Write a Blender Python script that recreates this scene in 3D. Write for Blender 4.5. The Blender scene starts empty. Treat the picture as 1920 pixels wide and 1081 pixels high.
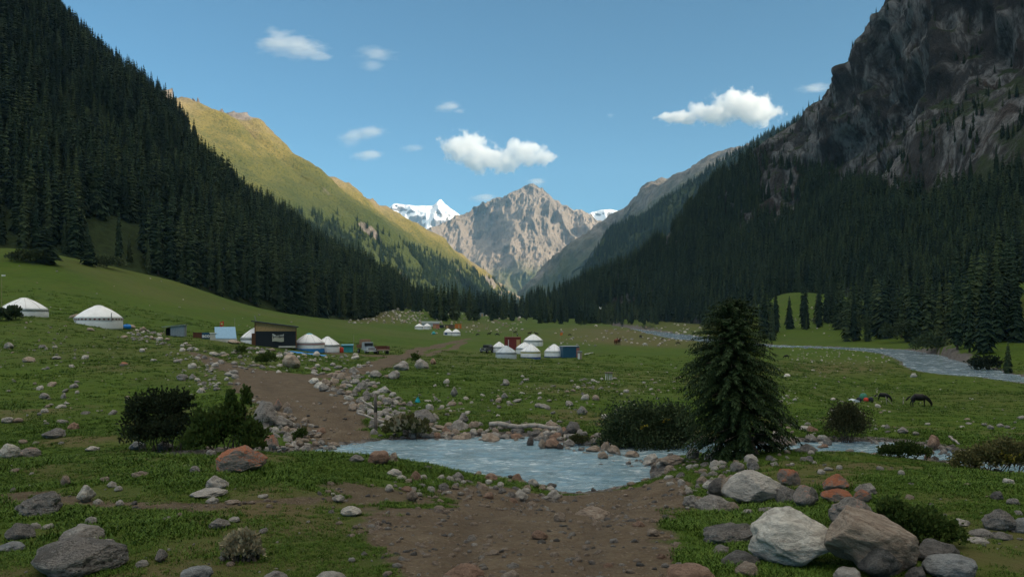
import bpy, bmesh, math, random
import numpy as np
from mathutils import Vector, Matrix, Euler

SC = bpy.context.scene
COL = SC.collection
RNG = np.random.default_rng(7)
random.seed(7)
F = 1493.0            # focal length in pixels of the 1920 px wide photograph
HZ = 600.0            # eye level row

# ------------------------------------------------------------------ camera, sky, sun, exposure
cam = bpy.data.objects.new('camera', bpy.data.cameras.new('camera'))
COL.objects.link(cam)
cam.location = (0, 0, 0)
cam.rotation_euler = (math.radians(90), 0, 0)
cam.data.sensor_width = 36.0
cam.data.lens = 36.0 * F / 1920.0
cam.data.shift_y = 60.0 / 1920.0
cam.data.clip_start = 0.1
cam.data.clip_end = 60000
SC.camera = cam

SUN_EL, SUN_AZ = 19.0, 119.0       # degrees; azimuth clockwise from the view direction
world = bpy.data.worlds.new("World")
SC.world = world
world.use_nodes = True
wn = world.node_tree
wn.nodes.clear()
sky = wn.nodes.new('ShaderNodeTexSky')
sky.sky_type = 'NISHITA'
sky.sun_disc = False
sky.sun_elevation = math.radians(SUN_EL)
sky.sun_rotation = math.radians(SUN_AZ)
sky.altitude = 2500
sky.air_density = 1.0
sky.dust_density = 1.2
sky.ozone_density = 1.0
bg = wn.nodes.new('ShaderNodeBackground')
bg.inputs['Strength'].default_value = 0.13
wo = wn.nodes.new('ShaderNodeOutputWorld')
wb = wn.nodes.new('ShaderNodeMix'); wb.data_type = 'RGBA'; wb.blend_type = 'MULTIPLY'     # white balance of the sky
wb.inputs[0].default_value = 1.0; wb.inputs[7].default_value = (0.35, 0.56, 0.60, 1)
wn.links.new(sky.outputs[0], wb.inputs[6])
# added bright warm upper sky, out of view, lightens the shaded ground
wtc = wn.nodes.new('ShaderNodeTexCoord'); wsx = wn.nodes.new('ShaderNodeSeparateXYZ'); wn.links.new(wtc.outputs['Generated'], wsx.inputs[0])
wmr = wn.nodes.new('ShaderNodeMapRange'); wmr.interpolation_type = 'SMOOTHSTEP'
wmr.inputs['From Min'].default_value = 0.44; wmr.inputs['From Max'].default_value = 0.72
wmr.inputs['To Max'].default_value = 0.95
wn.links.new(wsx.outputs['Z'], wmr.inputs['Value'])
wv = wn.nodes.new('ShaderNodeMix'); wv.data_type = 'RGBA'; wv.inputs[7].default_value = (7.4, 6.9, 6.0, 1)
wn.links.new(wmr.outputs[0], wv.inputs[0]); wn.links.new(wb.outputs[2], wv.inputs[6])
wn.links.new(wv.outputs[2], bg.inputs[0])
wn.links.new(bg.outputs[0], wo.inputs[0])

sun = bpy.data.objects.new('sun', bpy.data.lights.new('sun', 'SUN'))
COL.objects.link(sun)
sun.data.energy = 5.0
sun.data.angle = math.radians(0.5)
sun.data.color = (1.0, 0.86, 0.66)
_a, _e = math.radians(SUN_AZ), math.radians(SUN_EL)
SUN_DIR = Vector((math.cos(_e) * math.sin(_a), math.cos(_e) * math.cos(_a), math.sin(_e)))
sun.rotation_euler = SUN_DIR.to_track_quat('Z', 'Y').to_euler()

SC.view_settings.view_transform = 'Standard'
SC.view_settings.look = 'None'
SC.view_settings.gamma = 1.0
SC.view_settings.exposure = 0.75
SC.render.engine = 'CYCLES'
SC.cycles.use_denoising = True
SC.cycles.volume_bounces = 10
SC.cycles.volume_step_rate = 0.25
SC.cycles.max_bounces = 10
SC.cycles.transparent_max_bounces = 8

# ------------------------------------------------------------------ noise
def _hash(ix, iy, iz, s):
    h = (ix * 374761393 + iy * 668265263 + iz * 1274126177 + s * 974634777).astype(np.uint64) & 0xFFFFFFFF
    h = ((h ^ (h >> 13)) * 1274126177) & 0xFFFFFFFF
    h = ((h ^ (h >> 16)) * 2246822519) & 0xFFFFFFFF
    return ((h ^ (h >> 15)) & 0xFFFFFF) / float(0xFFFFFF) * 2 - 1

def vnoise(x, y, z=None, s=0):
    x = np.asarray(x, float); y = np.asarray(y, float)
    z = np.zeros_like(x) if z is None else np.asarray(z, float)
    fx, fy, fz = np.floor(x), np.floor(y), np.floor(z)
    ix, iy, iz = fx.astype(np.int64), fy.astype(np.int64), fz.astype(np.int64)
    tx, ty, tz = x - fx, y - fy, z - fz
    tx = tx * tx * tx * (tx * (tx * 6 - 15) + 10)
    ty = ty * ty * ty * (ty * (ty * 6 - 15) + 10)
    tz = tz * tz * tz * (tz * (tz * 6 - 15) + 10)
    r = 0
    for dx in (0, 1):
        for dy in (0, 1):
            for dz in (0, 1):
                w = (tx if dx else 1 - tx) * (ty if dy else 1 - ty) * (tz if dz else 1 - tz)
                r = r + w * _hash(ix + dx, iy + dy, iz + dz, s)
    return r

def fbm(x, y, z=None, s=0, o=4, gain=0.5):
    r = 0; a = 1.0
    for k in range(o):
        m = 2.03 ** k
        r = r + a * vnoise(x * m + 17.3 * k, y * m - 9.1 * k, None if z is None else z * m + 5.7 * k, s + k)
        a *= gain
    return r

def ridged(x, y, z=None, s=0, o=4, gain=0.5):
    r = 0; a = 1.0
    for k in range(o):
        m = 2.03 ** k
        n = 1 - np.abs(vnoise(x * m + 17.3 * k, y * m - 9.1 * k, None if z is None else z * m + 5.7 * k, s + k)) * 1.6
        r = r + a * n
        a *= gain
    return r

# ------------------------------------------------------------------ materials
def links(nt, a, b): nt.links.new(a, b)

class Mat:
    """small helper round a node tree"""
    def __init__(self, name, rough=0.85, spec=0.25):
        self.m = bpy.data.materials.new(name); self.m.use_nodes = True
        self.nt = self.m.node_tree
        self.b = self.nt.nodes['Principled BSDF']
        self.b.inputs['Roughness'].default_value = rough
        self.b.inputs['Specular IOR Level'].default_value = spec
        self.tc = None
    def n(self, t, **kw):
        x = self.nt.nodes.new(t)
        for k, v in kw.items(): setattr(x, k, v)
        return x
    def L(self, a, b): self.nt.links.new(a, b)
    def obj(self):
        if self.tc is None: self.tc = self.n('ShaderNodeTexCoord')
        return self.tc.outputs['Object']
    def mapped(self, scale=(1, 1, 1), src=None, rnd=False):
        mp = self.n('ShaderNodeMapping'); mp.inputs['Scale'].default_value = scale
        self.L(src or self.obj(), mp.inputs['Vector'])
        if rnd:
            oi = self.n('ShaderNodeObjectInfo')
            mm = self.n('ShaderNodeMath', operation='MULTIPLY'); mm.inputs[1].default_value = 57.0
            self.L(oi.outputs['Random'], mm.inputs[0]); self.L(mm.outputs[0], mp.inputs['Location'])
        return mp.outputs[0]
    def noise(self, scale, detail=5, vec=None, rough=0.55, dist=0.0):
        t = self.n('ShaderNodeTexNoise'); t.inputs['Scale'].default_value = scale
        t.inputs['Detail'].default_value = detail; t.inputs['Roughness'].default_value = rough
        t.inputs['Distortion'].default_value = dist
        self.L(vec or self.obj(), t.inputs['Vector'])
        return t.outputs['Fac']
    def voro(self, scale, vec=None, out='Distance', feature='F1'):
        t = self.n('ShaderNodeTexVoronoi', feature=feature); t.inputs['Scale'].default_value = scale
        self.L(vec or self.obj(), t.inputs['Vector'])
        return t.outputs[out]
    def ramp(self, fac, stops, interp='LINEAR'):
        r = self.n('ShaderNodeValToRGB'); e = r.color_ramp; e.interpolation = interp
        while len(e.elements) < len(stops): e.elements.new(0.5)
        for el, (p, c) in zip(e.elements, stops):
            el.position = p
            el.color = (*c, 1) if isinstance(c, tuple) else (c, c, c, 1)
        self.L(fac, r.inputs[0]); return r.outputs['Color']
    def mix(self, fac, a, b, mode='MIX'):
        x = self.n('ShaderNodeMix', data_type='RGBA', blend_type=mode)
        for i, v in ((0, fac), (6, a), (7, b)):
            if isinstance(v, (tuple, float, int)):
                x.inputs[i].default_value = (*v, 1) if isinstance(v, tuple) else v
            else: self.L(v, x.inputs[i])
        return x.outputs[2]
    def math(self, op, a, b=0.0, clamp=False):
        x = self.n('ShaderNodeMath', operation=op); x.use_clamp = clamp
        for i, v in ((0, a), (1, b)):
            if isinstance(v, (float, int)): x.inputs[i].default_value = v
            else: self.L(v, x.inputs[i])
        return x.outputs[0]
    def attr(self, name):
        return self.n('ShaderNodeAttribute', attribute_name=name).outputs['Fac']
    def col(self, c):
        if isinstance(c, tuple): self.b.inputs['Base Color'].default_value = (*c, 1)
        else: self.L(c, self.b.inputs['Base Color'])
        return self
    def bump(self, h, strength=0.5, dist=0.1):
        x = self.n('ShaderNodeBump'); x.inputs['Strength'].default_value = strength
        x.inputs['Distance'].default_value = dist
        self.L(h, x.inputs['Height']); self.L(x.outputs[0], self.b.inputs['Normal'])
        return self

def flat(name, c, rough=0.7, spec=0.3, var=0.25, scale=6.0, metal=0.0):
    m = Mat(name, rough, spec)
    f = m.noise(scale, 6)
    lo = tuple(x * (1 - var) for x in c); hi = tuple(min(1, x * (1 + var * 0.6)) for x in c)
    m.col(m.ramp(f, [(0.3, lo), (0.7, hi)]))
    m.b.inputs['Metallic'].default_value = metal
    m.bump(f, 0.15, 0.02)
    return m.m

# ------------------------------------------------------------------ mesh builder
class MB:
    def __init__(self): self.v = []; self.f = []; self.mi = []
    def add(self, vs, fs, mi=0):
        k = len(self.v); self.v += [tuple(p) for p in vs]
        self.f += [tuple(i + k for i in q) for q in fs]; self.mi += [mi] * len(fs); return self
    def box(self, c, s, rz=0.0, mi=0, taper=1.0, bev=0.0):
        cx, cy, cz = c; sx, sy, sz = (q / 2 for q in s)
        P = []
        for z, t in ((-sz, 1.0), (sz, taper)):
            for x, y in ((-sx, -sy), (sx, -sy), (sx, sy), (-sx, sy)):
                x *= t; y *= t
                P.append((cx + x * math.cos(rz) - y * math.sin(rz), cy + x * math.sin(rz) + y * math.cos(rz), cz + z))
        return self.add(P, [(3, 2, 1, 0), (4, 5, 6, 7), (0, 1, 5, 4), (1, 2, 6, 5), (2, 3, 7, 6), (3, 0, 4, 7)], mi)
    def tube(self, p0, p1, r0, r1=None, n=8, mi=0):
        r1 = r0 if r1 is None else r1
        a, b = Vector(p0), Vector(p1); d = (b - a).normalized()
        u = d.orthogonal().normalized(); w = d.cross(u); P = []
        for c, r in ((a, r0), (b, r1)):
            for k in range(n):
                t = 2 * math.pi * k / n; P.append(c + (u * math.cos(t) + w * math.sin(t)) * r)
        fs = [(k, (k + 1) % n, n + (k + 1) % n, n + k) for k in range(n)]
        return self.add(P, fs + [tuple(range(n - 1, -1, -1)), tuple(range(n, 2 * n))], mi)
    def lathe(self, prof, n=32, c=(0, 0, 0), mi=0, wob=0.0, cap=True, rib=0.0, ribn=16):
        P = []; m = len(prof)
        for r, z in prof:
            for k in range(n):
                t = 2 * math.pi * k / n
                q = r * (1 + wob * math.sin(3 * t + z) + rib * abs(math.sin(ribn * t / 2)))
                P.append((c[0] + q * math.cos(t), c[1] + q * math.sin(t), c[2] + z))
        fs = []
        for i in range(m - 1):
            for k in range(n):
                fs.append((i * n + k, i * n + (k + 1) % n, (i + 1) * n + (k + 1) % n, (i + 1) * n + k))
        if cap: fs += [tuple(range(n - 1, -1, -1)), tuple(range((m - 1) * n, m * n))]
        return self.add(P, fs, mi)
    def prism(self, poly, y0, y1, mi=0):
        """poly in x,z extruded along y"""
        n = len(poly)
        P = [(x, y0, z) for x, z in poly] + [(x, y1, z) for x, z in poly]
        fs = [tuple(range(n)), tuple(range(2 * n - 1, n - 1, -1))] + [((k + 1) % n, k, n + k, n + (k + 1) % n) for k in range(n)]
        return self.add(P, fs, mi)
    def mesh(self, name, mats, smooth=False):
        me = bpy.data.meshes.new(name); me.from_pydata(self.v, [], self.f)
        for m in (mats if isinstance(mats, (list, tuple)) else [mats]): me.materials.append(m)
        me.polygons.foreach_set('material_index', self.mi)
        if smooth: me.polygons.foreach_set('use_smooth', [True] * len(self.f))
        me.update(); return me
    def build(self, name, mats, parent=None, loc=(0, 0, 0), rz=0.0, smooth=False):
        o = bpy.data.objects.new(name, self.mesh(name, mats, smooth)); COL.objects.link(o)
        o.location = loc; o.rotation_euler = (0, 0, rz)
        if parent is not None: o.parent = parent
        return o

def np_mesh(name, V, Fq, mats, smooth=True, mi=None):
    """fast mesh from arrays; Fq is (n,3) or (n,4)"""
    V = np.asarray(V, np.float32); Fq = np.asarray(Fq, np.int32)
    me = bpy.data.meshes.new(name); k = Fq.shape[1]
    me.vertices.add(len(V)); me.vertices.foreach_set('co', V.ravel())
    me.loops.add(Fq.size); me.loops.foreach_set('vertex_index', Fq.ravel())
    me.polygons.add(len(Fq)); me.polygons.foreach_set('loop_start', np.arange(0, Fq.size, k, dtype=np.int32))
    me.polygons.foreach_set('loop_total', np.full(len(Fq), k, np.int32))
    for m in (mats if isinstance(mats, (list, tuple)) else [mats]): me.materials.append(m)
    if mi is not None: me.polygons.foreach_set('material_index', np.asarray(mi, np.int32))
    me.polygons.foreach_set('use_smooth', np.full(len(Fq), smooth))
    me.update(calc_edges=True); me.validate()
    return me

def link(name, me, parent=None, loc=(0, 0, 0), rot=(0, 0, 0), scale=(1, 1, 1)):
    o = bpy.data.objects.new(name, me); COL.objects.link(o)
    o.location = loc; o.rotation_euler = rot; o.scale = scale
    if parent is not None: o.parent = parent
    return o

def tag(o, label=None, cat=None, group=None, kind=None):
    if label: o['label'] = label
    if cat: o['category'] = cat
    if group: o['group'] = group
    if kind: o['kind'] = kind
    return o

def thing(name, label, cat, loc=(0, 0, 0), rz=0.0, group=None):
    o = bpy.data.objects.new(name, None); COL.objects.link(o)
    o.empty_display_size = 0.2; o.location = loc; o.rotation_euler = (0, 0, rz)
    return tag(o, label, cat, group)

def W(u, v, d): return np.array(((u - 960) * d / F, d, (HZ - v) * d / F))
# ------------------------------------------------------------------ ground height (z over pixel column u and depth d)
def pchip(xk, yk, x):
    xk = np.asarray(xk, float); yk = np.asarray(yk, float)
    h = np.diff(xk); dl = np.diff(yk, axis=0) / (h if yk.ndim == 1 else h[:, None])
    m = np.zeros_like(yk)
    hh = h if yk.ndim == 1 else h[:, None]
    w1 = 2 * hh[1:] + hh[:-1]; w2 = hh[1:] + 2 * hh[:-1]
    with np.errstate(divide='ignore', invalid='ignore'):
        mm = (w1 + w2) / (w1 / dl[:-1] + w2 / dl[1:])
    m[1:-1] = np.where(dl[:-1] * dl[1:] > 0, mm, 0.0)
    m[0] = dl[0]; m[-1] = dl[-1]
    i = np.clip(np.searchsorted(xk, x) - 1, 0, len(xk) - 2)
    t = np.clip((x - xk[i]) / h[i], 0, 1)
    if yk.ndim == 2: t = t[:, None]; hs = h[i][:, None]
    else: hs = h[i]
    t2, t3 = t * t, t * t * t
    return (2*t3 - 3*t2 + 1) * yk[i] + (t3 - 2*t2 + t) * hs * m[i] + (-2*t3 + 3*t2) * yk[i+1] + (t3 - t2) * hs * m[i+1]

# per column: (depth, row in the photograph) or (depth, None, height)
GC = {
 0:    [(2,0,-2.3),(8,1081),(11,960),(14,893),(18,850),(20,0,-4.2),(26,840),(38,765),(55,705),(75,655),(95,612),(108,591),(120,586),(150,575),(200,525),(260,466),(400,0,27),(1000,0,20),(3500,0,60)],
 300:  [(2,0,-2.3),(8,1081),(11,958),(14,888),(18,847),(20,0,-4.2),(26,838),(35,780),(50,715),(70,672),(95,640),(110,630),(118,628),(130,622),(180,590),(240,550),(290,520),(420,0,18),(1000,0,15),(3500,0,60)],
 480:  [(2,0,-2.3),(8,1081),(11,962),(14,890),(18.5,847),(20.5,0,-4.2),(26.5,835),(34,775),(48,715),(70,678),(100,656),(122,647),(150,635),(220,605),(320,575),(420,0,6),(1000,0,8),(3500,0,60)],
 640:  [(2,0,-2.3),(8,1081),(11,975),(14.5,905),(19,852),(21,0,-4.1),(28.3,829),(32,800),(37,765),(45,730),(60,702),(85,682),(120,667),(145,659),(220,630),(330,605),(400,600),(700,0,6),(1000,0,8),(3500,0,60)],
 780:  [(2,0,-2.3),(8,1081),(11,985),(14.5,925),(18,880),(20.5,866),(22.5,0,-4.4),(28,0,-4.5),(30,814),(36,775),(46,735),(62,705),(85,690),(130,672),(170,660),(250,640),(370,623),(480,600),(560,580),(650,574),(800,0,14),(1000,0,14),(3500,0,60)],
 920:  [(2,0,-2.3),(8,1081),(11,992),(14.5,940),(17.5,905),(19.8,893),(21.5,0,-4.35),(28,0,-4.5),(30.5,808),(36,780),(46,742),(62,716),(85,698),(130,678),(170,668),(250,648),(370,628),(520,610),(700,597),(850,592),(1000,0,5),(3500,0,60)],
 1100: [(2,0,-2.3),(8,1081),(11,995),(14.5,955),(17.5,937),(20,925),(22,0,-4.6),(28,0,-4.5),(30,815),(36,785),(46,750),(62,722),(80,710),(130,685),(170,672),(250,650),(370,630),(520,615),(700,606),(850,599),(1000,0,3),(3500,0,60)],
 1300: [(2,0,-2.3),(8,1081),(11,985),(14.5,935),(17.5,905),(20,885),(23,860),(26,0,-4.4),(29,820),(36,790),(46,758),(62,732),(80,718),(130,693),(170,678),(250,658),(330,645),(420,632),(600,618),(750,608),(850,597),(1000,0,6),(3500,0,60)],
 1500: [(2,0,-2.3),(8,1081),(11,975),(14.5,915),(18,873),(21,850),(24,0,-4.0),(26.5,0,-4.35),(30,815),(36,792),(48,765),(65,744),(85,728),(130,700),(170,685),(250,660),(300,651),(340,643),(420,620),(520,585),(620,545),(800,0,25),(1000,0,25),(3500,0,60)],
 1700: [(2,0,-2.3),(8,1081),(11,965),(14.5,905),(17,880),(18.8,866),(21,0,-4.5),(27,0,-4.5),(29.5,822),(38,800),(55,780),(85,763),(110,738),(130,720),(165,695),(250,660),(280,652),(320,638),(380,612),(470,575),(560,0,18),(1000,0,20),(3500,0,60)],
 1920: [(2,0,-2.3),(8,1081),(11,965),(14.5,912),(17.5,891),(19.5,0,-4.4),(24,0,-4.6),(27,845),(38,808),(55,785),(85,757),(110,735),(128,722),(150,0,-10.7),(170,690),(205,648),(240,600),(290,530),(400,0,16),(1000,0,20),(3500,0,60)],
}
UC = sorted(GC)
LD = np.concatenate([np.linspace(math.log(2), math.log(7), 20, endpoint=False),
                     np.linspace(math.log(7), math.log(40), 190, endpoint=False),
                     np.linspace(math.log(40), math.log(320), 190, endpoint=False),
                     np.linspace(math.log(320), math.log(3500), 70)])
UU = np.concatenate([np.arange(-1300, -100, 75.0), np.arange(-100, 2030, 7.0), np.arange(2040, 3300, 75.0)])
DD = np.exp(LD)
_cols = []
for u in UC:
    k = GC[u]
    dk = [p[0] for p in k]
    zk = [p[2] if len(p) == 3 else (HZ - p[1]) * p[0] / F for p in k]
    _cols.append(pchip(np.log(dk), np.array(zk), LD))
_cols = np.array(_cols)                                   # (columns, rows)
_uk = np.array([-1300.0] + UC + [3300.0]); _zc = np.vstack([_cols[0], _cols, _cols[-1]])
GZ = pchip(_uk, _zc, UU).T.copy()                         # (rows, cols)
GX = (UU[None, :] - 960) * DD[:, None] / F
GY = np.repeat(DD[:, None], len(UU), 1)

def sstep(x, a, b):
    t = np.clip((x - a) / (b - a), 0, 1); return t * t * (3 - 2 * t)

def blur(A, n):
    for _ in range(n):
        B = A.copy(); B[1:-1] = (A[:-2] + 2 * A[1:-1] + A[2:]) / 4; A = B
        B = A.copy(); B[:, 1:-1] = (A[:, :-2] + 2 * A[:, 1:-1] + A[:, 2:]) / 4; A = B
    return A
GZ = blur(GZ, 3)

def poly_sd(x, y, P):
    """signed distance to a closed polygon, negative inside"""
    P = np.asarray(P, float); n = len(P)
    d2 = np.full(x.shape, 1e18); ins = np.zeros(x.shape, bool)
    for i in range(n):
        ax, ay = P[i]; bx, by = P[(i + 1) % n]
        ex, ey = bx - ax, by - ay
        t = np.clip(((x - ax) * ex + (y - ay) * ey) / (ex * ex + ey * ey + 1e-12), 0, 1)
        d2 = np.minimum(d2, (x - ax - t * ex) ** 2 + (y - ay - t * ey) ** 2)
        c = ((ay > y) != (by > y)) & (x < (bx - ax) * (y - ay) / ((by - ay) if by != ay else 1e-12) + ax)
        ins ^= c
    return np.where(ins, -1, 1) * np.sqrt(d2)

def line_sd(x, y, P, Wd):
    """distance to a polyline divided by its half width there"""
    r = np.full(x.shape, 1e9)
    for i in range(len(P) - 1):
        (ax, ay), (bx, by) = P[i], P[i + 1]; ex, ey = bx - ax, by - ay
        t = np.clip(((x - ax) * ex + (y - ay) * ey) / (ex * ex + ey * ey + 1e-12), 0, 1)
        d = np.sqrt((x - ax - t * ex) ** 2 + (y - ay - t * ey) ** 2)
        r = np.minimum(r, d / (Wd[i] + (Wd[i + 1] - Wd[i]) * t))
    return r

# broad natural unevenness
_r = np.minimum(1, GY / 12)
GZ += 0.03 * fbm(GX * 1.3, GY * 1.3, s=3) * _r
GZ += 0.10 * fbm(GX * 0.28, GY * 0.28, s=5) * sstep(GY, 7, 22)
GZ += 0.45 * fbm(GX * 0.045, GY * 0.045, s=8, o=3) * sstep(GY, 60, 160) * (1 - 0.5 * sstep(GY, 150, 300))

# stream with the ford pool (one level), and the main river
SL = -4.35
def sp(u, v): d = -SL * F / (v - HZ); return ((u - 960) * d / F, d)
STREAM = [(-30, 23.5), (-12, 24.2), (-7.6, 26.0), sp(632, 834), sp(700, 827), sp(770, 823), sp(880, 818), sp(960, 815), sp(1000, 820), sp(1060, 829), sp(1105, 836), sp(1150, 830),
          (5.4, 28.4), (8.3, 28.2), sp(1600, 828), sp(1640, 826), sp(1700, 829), sp(1760, 840), sp(1800, 852), (16.5, 24.8), (26, 23.5), (60, 22),
          (60, 18.5), (25, 20.5), (14.4, 22.3), sp(1790, 869), sp(1700, 858), sp(1600, 846), (7.9, 26.5), sp(1250, 855), sp(1212, 866), sp(1230, 885), sp(1228, 903),
          sp(1195, 915), sp(1130, 923), sp(1075, 926), sp(1040, 917), sp(1000, 907), sp(930, 892), sp(850, 882), sp(790, 876), sp(700, 862), sp(650, 853), (-9, 23.6), (-14, 22.4), (-30, 21.5)]
_rv = np.array([606, 611, 618, 627, 640, 650, 662, 684, 704, 722, 760])
_rz = np.array([-5.5, -6.6, -7.9, -8.8, -9.3, -9.8, -10.0, -10.2, -10.4, -10.5, -10.6])
def rp(u, v):
    d = -np.interp(v, _rv, _rz) * F / (v - HZ); return ((u - 960) * d / F, d)
_rn = [(2100, 745), (1930, 721), (1850, 708), (1780, 704), (1730, 697), (1700, 685), (1690, 673), (1660, 663), (1600, 656), (1560, 653.5), (1450, 650.5), (1380, 646), (1330, 641), (1270, 635), (1220, 627.5), (1180, 620), (1140, 615), (1090, 611)]
_rf = [(1090, 608), (1140, 610.5), (1190, 614.5), (1235, 620), (1280, 626), (1330, 632), (1390, 640.5), (1450, 646), (1560, 649.5), (1620, 651.5), (1700, 655), (1760, 664), (1820, 681), (1880, 697), (1930, 706), (2100, 726)]
RIVER = [rp(*p) for p in _rn] + [rp(*p) for p in _rf]
_dz = sorted((-z * F / (v - HZ), z) for v, z in zip(_rv, _rz))
def river_level(d): return np.interp(d, [a for a, b in _dz], [b for a, b in _dz])

_near = (GY < 34) & (GY > 15)
SDS = np.full(GZ.shape, 50.0); SDS[_near] = poly_sd(GX[_near], GY[_near], STREAM)
_far = (GY > 90) & (GY < 1300) & (GX > 10)
SDR = np.full(GZ.shape, 500.0); SDR[_far] = poly_sd(GX[_far], GY[_far], RIVER)
def carve(Z, sd, L, k):
    inside = L - np.minimum(0.5 * k, 0.06 * k - sd * 0.3)
    outside = np.maximum(Z, L + 0.02 * k + 0.12 * np.minimum(sd, 1.5 * k))
    return np.where(sd < 0, np.minimum(Z, inside), np.where(sd < 2 * k, outside, Z))
GZ = carve(GZ, SDS + 0.12 * fbm(GX * 1.7, GY * 1.7, s=21, o=2), SL, 1.0)
GZ = carve(GZ, SDR + 0.8 * fbm(GX * 0.12, GY * 0.12, s=22, o=2), river_level(GY), 2.0)

# ---- lookups
def gz(x, y):
    x = np.asarray(x, float); y = np.maximum(np.asarray(y, float), 2.01)
    u = 960 + F * x / y
    i = np.clip(np.searchsorted(LD, np.log(y)) - 1, 0, len(LD) - 2); ti = np.clip((np.log(y) - LD[i]) / (LD[i + 1] - LD[i]), 0, 1)
    j = np.clip(np.searchsorted(UU, u) - 1, 0, len(UU) - 2); tj = np.clip((u - UU[j]) / (UU[j + 1] - UU[j]), 0, 1)
    return (GZ[i, j] * (1 - ti) + GZ[i + 1, j] * ti) * (1 - tj) + (GZ[i, j + 1] * (1 - ti) + GZ[i + 1, j + 1] * ti) * tj

_ds = np.exp(np.linspace(math.log(4), math.log(1500), 3000))
def at(u, v, dmin=4.0):
    """where the sight line through photograph pixel (u, v) meets the ground"""
    x = (u - 960) * _ds / F; z = (HZ - v) * _ds / F
    hit = np.nonzero((gz(x, _ds) >= z) & (_ds > dmin))[0]
    d = _ds[hit[0]] if len(hit) else 900.0
    x = (u - 960) * d / F
    return Vector((x, d, float(gz(x, d))))

# ---- dirt mask from the tracks
TRACKS = [
 ([(985, 1120, 680), (985, 1060, 600), (985, 1010, 540), (1010, 975, 520), (1060, 950, 420), (1140, 930, 250), (1195, 915, 110)]),
 ([(1000, 965, 300), (850, 945, 300), (740, 930, 220), (640, 935, 90), (520, 940, 60), (380, 948, 60), (250, 945, 60), (150, 940, 80), (60, 930, 100)]),
 ([(655, 835, 120), (635, 812, 130), (610, 785, 160), (575, 755, 190), (550, 730, 190), (530, 712, 170), (505, 700, 120)]),
 ([(510, 702, 90), (450, 692, 70), (415, 682, 50), (385, 668, 36), (360, 660, 16)]),
 ([(590, 705, 70), (650, 700, 66), (690, 692, 62), (725, 678, 52), (755, 668, 44), (785, 655, 30), (830, 645, 22), (880, 634, 12)]),
 ([(800, 668, 14), (835, 655, 16), (870, 640, 12)]),
 ([(600, 660, 20), (690, 666, 40), (740, 668, 50)]),
 ([(920, 596, 7), (935, 604, 7), (955, 613, 6)]),
 ([(1245, 900, 60), (1240, 930, 100), (1180, 930, 200)]),
]
DIRT = np.zeros(GZ.shape); RUT = np.zeros(GZ.shape)
TR_W = []
for T in TRACKS:
    P = [at(u, v) for u, v, w in T]
    Wd = [max(0.25, w * p.y / F / 2) for (u, v, w), p in zip(T, P)]
    TR_W.append(([(p.x, p.y) for p in P], Wd))
_wob = 0.35 * fbm(GX * 0.9, GY * 0.9, s=31, o=4) + 0.25 * fbm(GX * 0.2, GY * 0.2, s=33, o=2)
for k, (P, Wd) in enumerate(TR_W):
    r = line_sd(GX, GY, P, Wd)
    soft = 0.45 if k != 1 else 0.8
    if k in (0, 2, 4):
        rut = np.exp(-((r + 0.12 * _wob - 0.42) / 0.10) ** 2) * (0.6 + 0.5 * fbm(GX * .5, GY * .5, s=37, o=2)) * (SDS > 0.4); GZ -= 0.07 * rut; RUT = np.maximum(RUT, rut)
    DIRT = np.maximum(DIRT, (1 - sstep(r + _wob * (0.5 if k != 1 else 1.8), 1 - soft * 0.6, 1 + soft * 0.6)) * (1.0 if k != 1 else 0.62))
SHORE = (1 - sstep(SDS + 0.3 * _wob, 0.1, 0.9)) * (GY > 15)
SHORE = np.maximum(SHORE, 1 - sstep(SDR + 3 * _wob, 0.0, 3.0))
# worn, dry ground: river flat and rubble slopes
def blob(u, v, ru, rv):
    vv = HZ - F * GZ / GY; uu = UU[None, :]
    return np.exp(-(((uu - u) / ru) ** 2 + ((vv - v) / rv) ** 2))
DRY = np.clip(blob(1560, 690, 150, 12) * 0.9 + blob(1150, 625, 120, 12) * 0.8 + blob(430, 690, 110, 26) * 0.5 + blob(1080, 730, 130, 12) * 0.7
              + blob(700, 590, 60, 12) * 0.9 + blob(1250, 640, 130, 8) * 0.7 + blob(890, 610, 40, 8) * 0.6 + blob(220, 690, 60, 7) * 0.6 + blob(1300, 605, 80, 15) * 0.5
              + blob(260, 940, 220, 30) * 0.5 + 0.9 * np.clip(fbm(GX * 0.33, GY * 0.33, s=43, o=4) - 0.05, 0, 1) * (GY < 40) + 0.35 * np.clip(fbm(GX * 0.02, GY * 0.02, s=41), 0, 1) * (GY > 60), 0, 1)

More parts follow.
